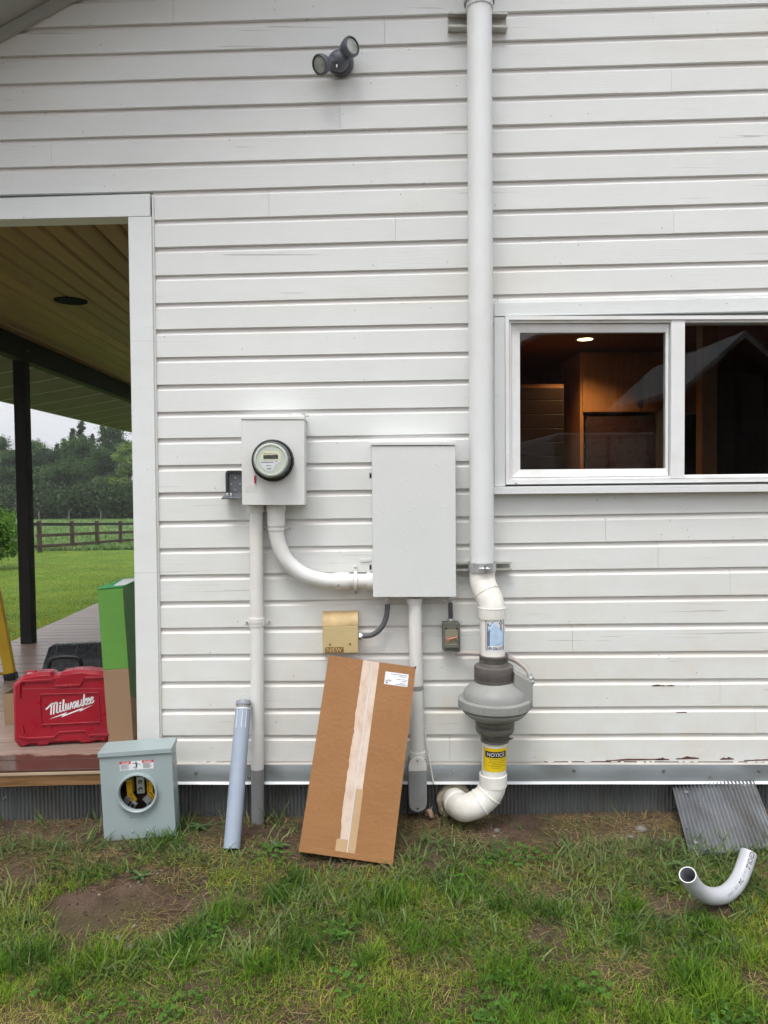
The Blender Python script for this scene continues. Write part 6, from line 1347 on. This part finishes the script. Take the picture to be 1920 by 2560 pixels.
# hills in the mist
mb = MB(); nxh = 90; rows = 12; vs = []
prof_ = lambda u: 1086 + (14*math.sin(u*.011) + 9*math.sin(u*.031 + 1) + 42*max(0, (u - 70)/110) if u > -40 else 10*math.sin(u*.02))
for j in range(rows):
    for i in range(nxh):
        u = -900 + 1700*i/(nxh-1); y = 2900 - 700*(1 - j/(rows-1)); f = (j/(rows-1))**1.3
        pt = W(u, min(prof_(u), 1160), 2900); vs.append((pt.x*(y + 3.6)/2903.6, y, -3 + (pt.z + 3)*f + 3*mnoise.noise(Vector((u*.02, j*.6, 0)))*f))
mb.add(vs, [(j*nxh+i, j*nxh+i+1, (j+1)*nxh+i+1, (j+1)*nxh+i) for j in range(rows-1) for i in range(nxh-1)], True)
tag(mb.build('hills', plain('forested_hill', (0.035, 0.055, 0.04, 1), 0.9, 0, 0.4, 0.05), fix=False, angle=180), kind='structure')

# ================================================================== grass, weeds, stones
def proj(x, y, z=0):
    v = Vector((x, y, z)) - CAM; d = v.dot(fwd); return (IW/2 + FPX*v.dot(right)/d, IH/2 - FPX*v.dot(upv)/d)
BARE = []       # bare earth patches: centre, radii on the ground
def bare(u, v, ru, rv, k=1.0):
    c = G(u, v, .01); a = G(u + ru, v, .01); f0_, f1_ = G(u, v - rv, .01), G(u, v + rv, .01); BARE.append((c.x, (f0_.y + f1_.y)/2, a.x - c.x, abs(f0_.y - f1_.y)/2, k))
for b in ((300, 2300, 205, 92, 1), (395, 2235, 120, 40, .9), (100, 2075, 150, 34, .8), (290, 2180, 60, 18, .8), (1250, 2085, 90, 26, 1), (1500, 2066, 170, 24, .7), (1330, 2095, 80, 24, .45), (860, 2160, 150, 30, .95), (640, 2150, 60, 22, .7), (1375, 2335, 55, 40, .75), (1080, 2310, 60, 22, .6), (1650, 2385, 60, 16, .7), (1905, 2465, 50, 40, .9), (1130, 2495, 60, 40, .65), (1800, 2390, 60, 14, .5), (1680, 2250, 90, 22, .5), (1740, 2175, 60, 16, .6), (200, 2445, 40, 14, .7), (560, 2190, 90, 20, .5), (1390, 2400, 90, 14, .6), (860, 2360, 90, 18, .5), (1050, 2060, 60, 22, .9), (1450, 2250, 70, 15, .4)): bare(*b)
# keep blades out of the things standing on the ground
KEEP = []
def keep(u0, u1, y0, y1): KEEP.append((W(u0, 2090, (y0+y1)/2).x, W(u1, 2090, (y0+y1)/2).x, y0, y1))
keep(258, 445, -.28, -.12); keep(560, 605, -.42, -.28); keep(760, 985, -.54, -.25); keep(1725, 1930, -.26, 0); keep(1735, 1835, yq - .03, yq + .07)
def ok(x, y, thresh):
    for a, b, c, d in KEEP:
        if a < x < b and c < y < d: return False
    m = 1.0
    for cx_, cy_, rx_, ry_, k in BARE:
        q = ((x - cx_)/rx_)**2 + ((y - cy_)/ry_)**2
        if q < 1.35:
            q += .5*mnoise.noise(Vector((x*9, y*9, 5))); m = min(m, 1 - k*max(0, min(1, (1.12 - q)*3)))
    n_ = mnoise.noise(Vector((x*3.2, y*3.2, 11)))*.5 + mnoise.noise(Vector((x*8, y*8, 2)))*.3
    m *= min(1, max(.06, .70 + 1.8*n_))
    return thresh < m
def blades(P, H, Wd_, az, lean, C, curl):
    """curved tapering blades of three segments"""
    n = len(P); dirv_ = np.stack([np.cos(az), np.sin(az), np.zeros(n)], 1); side = np.stack([-np.sin(az), np.cos(az), np.zeros(n)], 1)
    tw = rng.uniform(-.9, .9, n); side = side*np.cos(tw)[:, None] + dirv_*np.sin(tw)[:, None]
    V = np.zeros((n, 7, 3)); C7 = np.zeros((n, 7, 3))
    for j, (t, wf) in enumerate(((0, .75), (.38, 1.0), (.74, .68), (1, 0))):
        ang = lean + curl*t; hor = H*t*np.sin(np.minimum(ang, 1.62)); ver = H*t*np.cos(np.minimum(ang, 1.55)); c = P + dirv_*hor[:, None]; c[:, 2] += ver
        if j < 3:
            V[:, 2*j] = c - side*(Wd_*wf/2)[:, None]; V[:, 2*j+1] = c + side*(Wd_*wf/2)[:, None]; C7[:, 2*j] = C7[:, 2*j+1] = C
        else: V[:, 6] = c; C7[:, 6] = C
    b = np.arange(n)[:, None]*7
    T = np.concatenate([b + np.array([[0,1,3]]), b + np.array([[0,3,2]]), b + np.array([[2,3,5]]), b + np.array([[2,5,4]]), b + np.array([[4,5,6]])])
    return V.reshape(-1, 3), T, C7.reshape(-1, 3)
prand = random.Random(21)
def scatter(n, x0, x1, y0, y1, test):
    o = []
    while len(o) < n:
        x, y = prand.uniform(x0, x1), prand.uniform(y0, y1)
        if abs(x) > 0.62*(y + 3.6) + .25: continue
        if test(x, y): o.append((x, y, ground_z(x, y) - .002))
    return np.array(o)
def gcol(P, pal, scale=2.2, jit=.2):
    """tufts share a tone: mix of the palette by slow noise and chance"""
    t = np.array([mnoise.noise(Vector((p[0]*scale, p[1]*scale, 7)))*.9 + .5 for p in P]) + rng.normal(0, .22, len(P)); t = np.clip(t, 0, .999)*(len(pal) - 1); i = t.astype(int); f = (t - i)[:, None]; A = np.array(pal)
    return np.clip((A[i]*(1 - f) + A[np.minimum(i+1, len(pal)-1)]*f)*(1 + rng.normal(0, jit, (len(P), 1))), .004, 1)
GP = [(.050, .122, .014), (.092, .195, .016), (.155, .262, .022), (.25, .315, .032), (.33, .30, .070)]
# fine lawn grass nearer the viewer
N1 = 76000
P = scatter(N1, -2.3, 2.3, -1.95, -0.42, lambda x, y: ok(x, y, prand.random()) and (y < -.62 or prand.random() < (-.42 - y)/.2*.8 + .1))
hn = np.array([mnoise.noise(Vector((p[0]*2.6, p[1]*2.6, 30))) for p in P]); H = (.024 + .016*np.clip(hn + .3, 0, 1.2))*rng.uniform(.6, 1.45, N1)
V, T, C = blades(P, H, rng.uniform(.0015, .0036, N1), rng.uniform(0, 6.28, N1), rng.uniform(.05, .75, N1), gcol(P, GP), rng.uniform(.1, 1.0, N1))
tag(np_mesh('grass', V, T, C, M_grass), 'short lawn grass growing in uneven patches before the wall', 'grass', kind='stuff')
# taller tufts
tc = scatter(80, -2.0, 2.0, -1.85, -.55, lambda x, y: ok(x, y, .45)); PP = []; HH = []; CC = []
extra = [G(1110, 2350, .02), G(1720, 2430, .02), G(1800, 2500, .02), G(760, 2380, .02), G(560, 2300, .02), G(1270, 2430, .02), G(985, 2260, .02), G(420, 2140, .02), G(250, 2400, .02), G(60, 2420, .02), G(1300, 2540, .02)]
tc = np.concatenate([tc, np.array([(e.x, e.y, 0) for e in extra])])
for i, c in enumerate(tc):
    m = prand.randint(60, 130) if i < 80 else 260; s = prand.uniform(.02, .045) if i < 80 else .055
    q = rng.normal(size=(m, 2))*s; tone = prand.random()
    for a in q:
        x, y = c[0] + a[0], c[1] + a[1]; PP.append((x, y, ground_z(x, y) - .002)); HH.append(prand.uniform(.045, .085 if i < 80 else .11)); CC.append(GP[0] if tone < .4 else (GP[1] if tone < .8 else GP[2]))
PP = np.array(PP); n = len(PP); C_ = np.clip(np.array(CC)*(1 + rng.normal(0, .2, (n, 1))), .004, 1)
V, T, C = blades(PP, np.array(HH), rng.uniform(.0018, .0034, n), rng.uniform(0, 6.28, n), rng.uniform(.03, .55, n), C_, rng.uniform(.1, .9, n)); tag(np_mesh('grass_tufts', V, T, C, M_grass), 'taller dark green tufts standing up out of the lawn', 'grass', kind='stuff')
# coarse creeping grass close to the wall
N2 = 8200
P = scatter(N2, -2.0, 2.0, -1.15, -0.03, lambda x, y: ok(x, y, prand.random()*.9) and prand.random() < (1.0 if y < -.3 else .16) and mnoise.noise(Vector((x*4.5, y*4.5, 40))) > -.22)
V, T, C = blades(P, rng.uniform(.035, .105, N2), rng.uniform(.0036, .0072, N2), rng.uniform(0, 6.28, N2), rng.uniform(.35, 1.25, N2), gcol(P, [(.065, .115, .038), (.10, .155, .050), (.135, .195, .058), (.19, .22, .085)], 4), rng.uniform(.1, .6, N2)); tag(np_mesh('creeping_grass', V, T, C, M_grass), 'coarse broad-bladed grass creeping towards the skirting', 'grass', kind='stuff')
# dry straw and thatch
N3 = 21000
P = scatter(N3, -2.2, 2.2, -1.9, -.02, lambda x, y: mnoise.noise(Vector((x*3.2, y*3.2, 50))) > prand.uniform(-.5, .5))
V, T, C = blades(P + np.array([0, 0, .006]), rng.uniform(.025, .08, N3), rng.uniform(.0012, .0026, N3), rng.uniform(0, 6.28, N3), rng.uniform(1.1, 1.55, N3), gcol(P, [(.14, .095, .045), (.27, .20, .085), (.38, .29, .14), (.27, .22, .065)], 5, .25), rng.uniform(0, .3, N3)); tag(np_mesh('dry_straw', V, T, C, M_grass), 'dead straw-coloured blades lying between the green grass', 'straw', kind='stuff')
# clods and crumbs on the bare earth
VV = []; FF = []; CCl = []; bi = 0
OCT = np.array([(1,0,0),(-1,0,0),(0,1,0),(0,-1,0),(0,0,1),(0,0,-1)], float); OF = [(0,2,4),(2,1,4),(1,3,4),(3,0,4),(2,0,5),(1,2,5),(3,1,5),(0,3,5)]
def clod(x, y, s, tone):
    global bi
    q = OCT*s*np.array([prand.uniform(.7,1.3), prand.uniform(.7,1.3), prand.uniform(.4,.9)])*(1 + rng.normal(0,.18,(6,1))); a = prand.random()*6.28; ca, sa = math.cos(a), math.sin(a)
    for v in q: VV.append((x + v[0]*ca - v[1]*sa, y + v[0]*sa + v[1]*ca, ground_z(x, y) + v[2] + s*.15)); CCl.append(tone)
    for f in OF: FF.append([bi + k for k in f])
    bi += 6
for cx_, cy_, rx_, ry_, k in BARE:
    for _ in range(int(2600*rx_*ry_*k*3)):
        a, r_ = prand.random()*6.28, prand.random()**.5; clod(cx_ + math.cos(a)*rx_*r_*1.05, cy_ + math.sin(a)*ry_*r_*1.05, .0016 + .0075*prand.random()**4, np.array((.105, .070, .050))*prand.uniform(.5, 1.7) if prand.random() < .93 else np.array((.28, .25, .21))*prand.uniform(.6, 1.3))
for _ in range(1500):
    x, y = prand.uniform(-2.1, 2.1), -abs(prand.gauss(0, .12)) - .01; clod(x, y, .0016 + .006*prand.random()**4, np.array((.10, .066, .046))*prand.uniform(.5, 1.6))
tag(np_mesh('soil_crumbs', np.array(VV), np.array(FF), np.array(CCl), leaf_mat('soil_crumb', 0.0, 0.9)), 'brown soil crumbs and grit on the bare patches', 'soil', kind='stuff')
# clover
VV = []; FF = []; CCl = []; base_i = 0
cl_c = [G(u, v, .03) for u, v in ((170, 2500), (110, 2495), (447, 2525), (490, 2490), (320, 2510), (240, 2540), (400, 2545), (1260, 2440), (1225, 2445), (1250, 2500), (1170, 2545), (1240, 2540), (1460, 2460), (1500, 2450), (1430, 2470), (850, 2330), (870, 2340), (835, 2335), (1830, 2550), (1760, 2540), (850, 2440), (865, 2480), (1870, 2550), (520, 2335), (545, 2350), (1180, 2200), (1210, 2170), (1260, 2145), (1330, 2135), (1350, 2150), (1230, 2150), (670, 2150), (700, 2165), (655, 2170), (1240, 2500), (1300, 2130), (1370, 2125), (1285, 2160))]
for c in cl_c:
    for k in range(prand.randint(7, 15)):
        x, y = c.x + prand.gauss(0, .035), c.y + prand.gauss(0, .03); z = ground_z(x, y) + prand.uniform(.012, .042); s = prand.uniform(.0042, .0085); a0 = prand.random()*6.28; tone = np.array((.060, .135, .022))*prand.uniform(.7, 1.6)
        for j in range(3):
            a = a0 + j*2.094; cx_, cy_ = x + math.cos(a)*s*.9, y + math.sin(a)*s*.9; tz = prand.uniform(-.25, .25)
            for q in range(6):
                b = q*1.047; VV.append((cx_ + math.cos(b)*s*.8, cy_ + math.sin(b)*s*.8, z + tz*s*math.cos(b - a) + .15*s*math.sin(b))); CCl.append(tone)
            FF.append([base_i + q for q in range(6)]); base_i += 6
tag(np_mesh('clover', np.array(VV), np.array(FF), np.array(CCl), M_grass), 'small three-leaf clover scattered through the grass', 'clover', kind='stuff')
# broad weed on the upper edge of the bare patch, other leafy weeds
def weed(label, u, v, n, L0, col):
    c = G(u, v, .02); c.z = ground_z(c.x, c.y); t = thing('leafy_weed', label, 'weed', c, group='leafy weeds in the grass')
    for k in range(n):
        a = k*6.283/n + prand.uniform(-.25, .25); L_ = L0*prand.uniform(.7, 1.25); mb = MB(); w_ = L_*.17; d = Vector((math.cos(a), math.sin(a), 0)); s = Vector((-d.y, d.x, 0)); vs = []; el = prand.uniform(.15, .55)
        for j in range(8):
            f = j/7; wv = w_*math.sin(math.pi*(f*.9 + .05))**.7*(1 if j % 2 else .72); p = c + d*(L_*f) + Vector((0, 0, .006 + L_*el*math.sin(f*2.4)*.5)); vs += [p - s*wv + Vector((0,0,.004)), p, p + s*wv + Vector((0,0,.004))]
        fs = [];
        for j in range(7): fs += [(j*3, j*3+1, j*3+4, j*3+3), (j*3+1, j*3+2, j*3+5, j*3+4)]
        mb.add(vs, fs, True); mb.build('leaf', col, t, fix=False, angle=180)
M_wd = plain('weed_leaf', (0.055, 0.105, 0.028, 1), 0.45, 0, 0.25, 30)
weed('broad leafy weed on the upper edge of the bare soil patch', 352, 2215, 7, .055, M_wd); weed('small leafy weed right of the grey meter socket', 500, 2085, 7, .05, M_wd)
weed('leafy weed in front of the corrugated sheet', 1705, 2160, 7, .06, M_wd); weed('leafy weed left of the leaning carton', 690, 2140, 7, .055, M_wd)
# tall single blades at the skirting
tb_ = []
for u, v, h in ((115, 2060, .10), (120, 2062, .08), (560, 2070, .12), (690, 2065, .14), (695, 2070, .11), (655, 2075, .10), (455, 2070, .09), (1112, 2060, .12), (1150, 2070, .08), (250, 2058, .10), (30, 2050, .08), (1300, 2065, .07), (470, 2080, .11), (462, 2085, .12), (445, 2090, .10)):
    p = G(u, v, .02); 
    for k in range(3): tb_.append((p.x + prand.uniform(-.02, .02), min(p.y, -.03) + prand.uniform(-.02, .0), .0, h*prand.uniform(.7, 1.1)))
tb_ = np.array(tb_); P = tb_[:, :3].copy(); P[:, 2] = [ground_z(a, b) - .002 for a, b in P[:, :2]]; n = len(P)
V, T, C = blades(P, tb_[:, 3], rng.uniform(.005, .008, n), rng.uniform(0, 6.28, n), rng.uniform(.1, .5, n), gcol(P, [(.07, .12, .035), (.12, .18, .05)], 4), rng.uniform(.1, .6, n)); tag(np_mesh('tall_blades', V, T, C, M_grass), 'long single grass blades standing against the skirting', 'grass', kind='stuff')
# lawn beyond the porch
def far_lawn(n, y0, y1, hgt, wid, pal, name, label):
    o = []
    while len(o) < n:
        y = y0 + (y1 - y0)*prand.random()**1.5; k = prand.uniform(-.62, -.24); x = k*(y + 3.6)
        if x > xd0 - .05 and y < 9.6: continue
        o.append((x, y, ground_z(x, y) - .004))
    P = np.array(o); V, T, C = blades(P, hgt*rng.uniform(.6, 1.4, n), wid*rng.uniform(.7, 1.3, n), rng.uniform(0, 6.28, n), rng.uniform(.1, .8, n), gcol(P, pal, .9, .15), rng.uniform(.1, .7, n)); tag(np_mesh(name, V, T, C, M_grass), label, 'grass', kind='stuff')
far_lawn(80000, 2.2, 24, .032, .0075, [(.10, .155, .010), (.155, .20, .013), (.22, .25, .018), (.28, .275, .03)], 'mown_lawn', 'mown bright green lawn beyond the porch')
far_lawn(34000, 24, 74, .18, .035, [(.085, .16, .045), (.13, .21, .07), (.17, .24, .085)], 'pasture_grass', 'pale pasture grass beyond the rail fence')
# stones
M_stone = plain('field_stone', (0.17, 0.155, 0.135, 1), 0.8, 0, 0.25, 30, 0.4, 60)
for lab, u, v, r_ in (('grey flat stone on the soil below the corrugated skirting, right', 1603, 2068, .026), ('grey upright stone on the soil right of the white elbow', 1242, 2076, .016), ('small stone left of the corrugated sheet', 1577, 2085, .014), ('dark stone just left of the corrugated sheet', 1661, 2093, .012), ('pale round pebble in the lower part of the bare patch', 296, 2347, .012), ('grey pebble at the lower edge of the bare patch', 327, 2368, .013), ('small pebble right of the pale pebbles in the bare patch', 372, 2364, .010), ('small pebble in the middle of the bare patch', 336, 2318, .008)):
    c = G(u, v, .02); c.z = ground_z(c.x, c.y) + r_*.35; mb = MB(); vs = []; ns, nr = 10, 7
    for i in range(nr + 1):
        for j in range(ns):
            th_, ph = math.pi*i/nr, 6.283*j/ns; v3 = Vector((math.sin(th_)*math.cos(ph), math.sin(th_)*math.sin(ph), math.cos(th_)*.62)); vs.append(c + v3*r_*(1 + .3*mnoise.noise(v3*1.6 + c*40)))
    mb.add(vs, [(i*ns+j, (i+1)*ns+j, (i+1)*ns+(j+1) % ns, i*ns+(j+1) % ns) for i in range(nr) for j in range(ns)], True); tag(mb.build('stone', M_stone, angle=60), lab, 'stone', 'stones on the bare soil')
mb = MB(); c = W(1072, 2030, -.06); rl = random.Random(2)
vs = [(c.x + a*.018 + rl.uniform(-.004, .004), c.y - .02*math.cos(a*1.4 + b) + rl.uniform(-.003, .003), c.z + b*.022 + rl.uniform(-.004, .004)) for b in np.linspace(-1, 1, 6) for a in np.linspace(-1, 1, 6)]
mb.add(vs, [(j*6+i, j*6+i+1, (j+1)*6+i+1, (j+1)*6+i) for j in range(5) for i in range(5)], True); tag(mb.build('dry_leaf', plain('dry_leaf', (0.36, 0.22, 0.16, 1), 0.7, 0, 0.3, 60), fix=False), 'curled dry leaf caught beside the foot of the conduit body', 'leaf')

# ------------------------------------------------------------------ the damp air
t = NT('mist'); v = t.n('ShaderNodeVolumePrincipled'); v.inputs['Color'].default_value = (0.93, 0.95, 0.98, 1); v.inputs['Density'].default_value = 0.0007; v.inputs['Anisotropy'].default_value = 0.0
t.L(v.outputs[0], t.out.inputs['Volume'])
mb = MB(); mb.bb(-3500, 3500, -3300, 3500, -8, 330); hz_ = mb.build('haze', t.m); tag(hz_, kind='stuff')
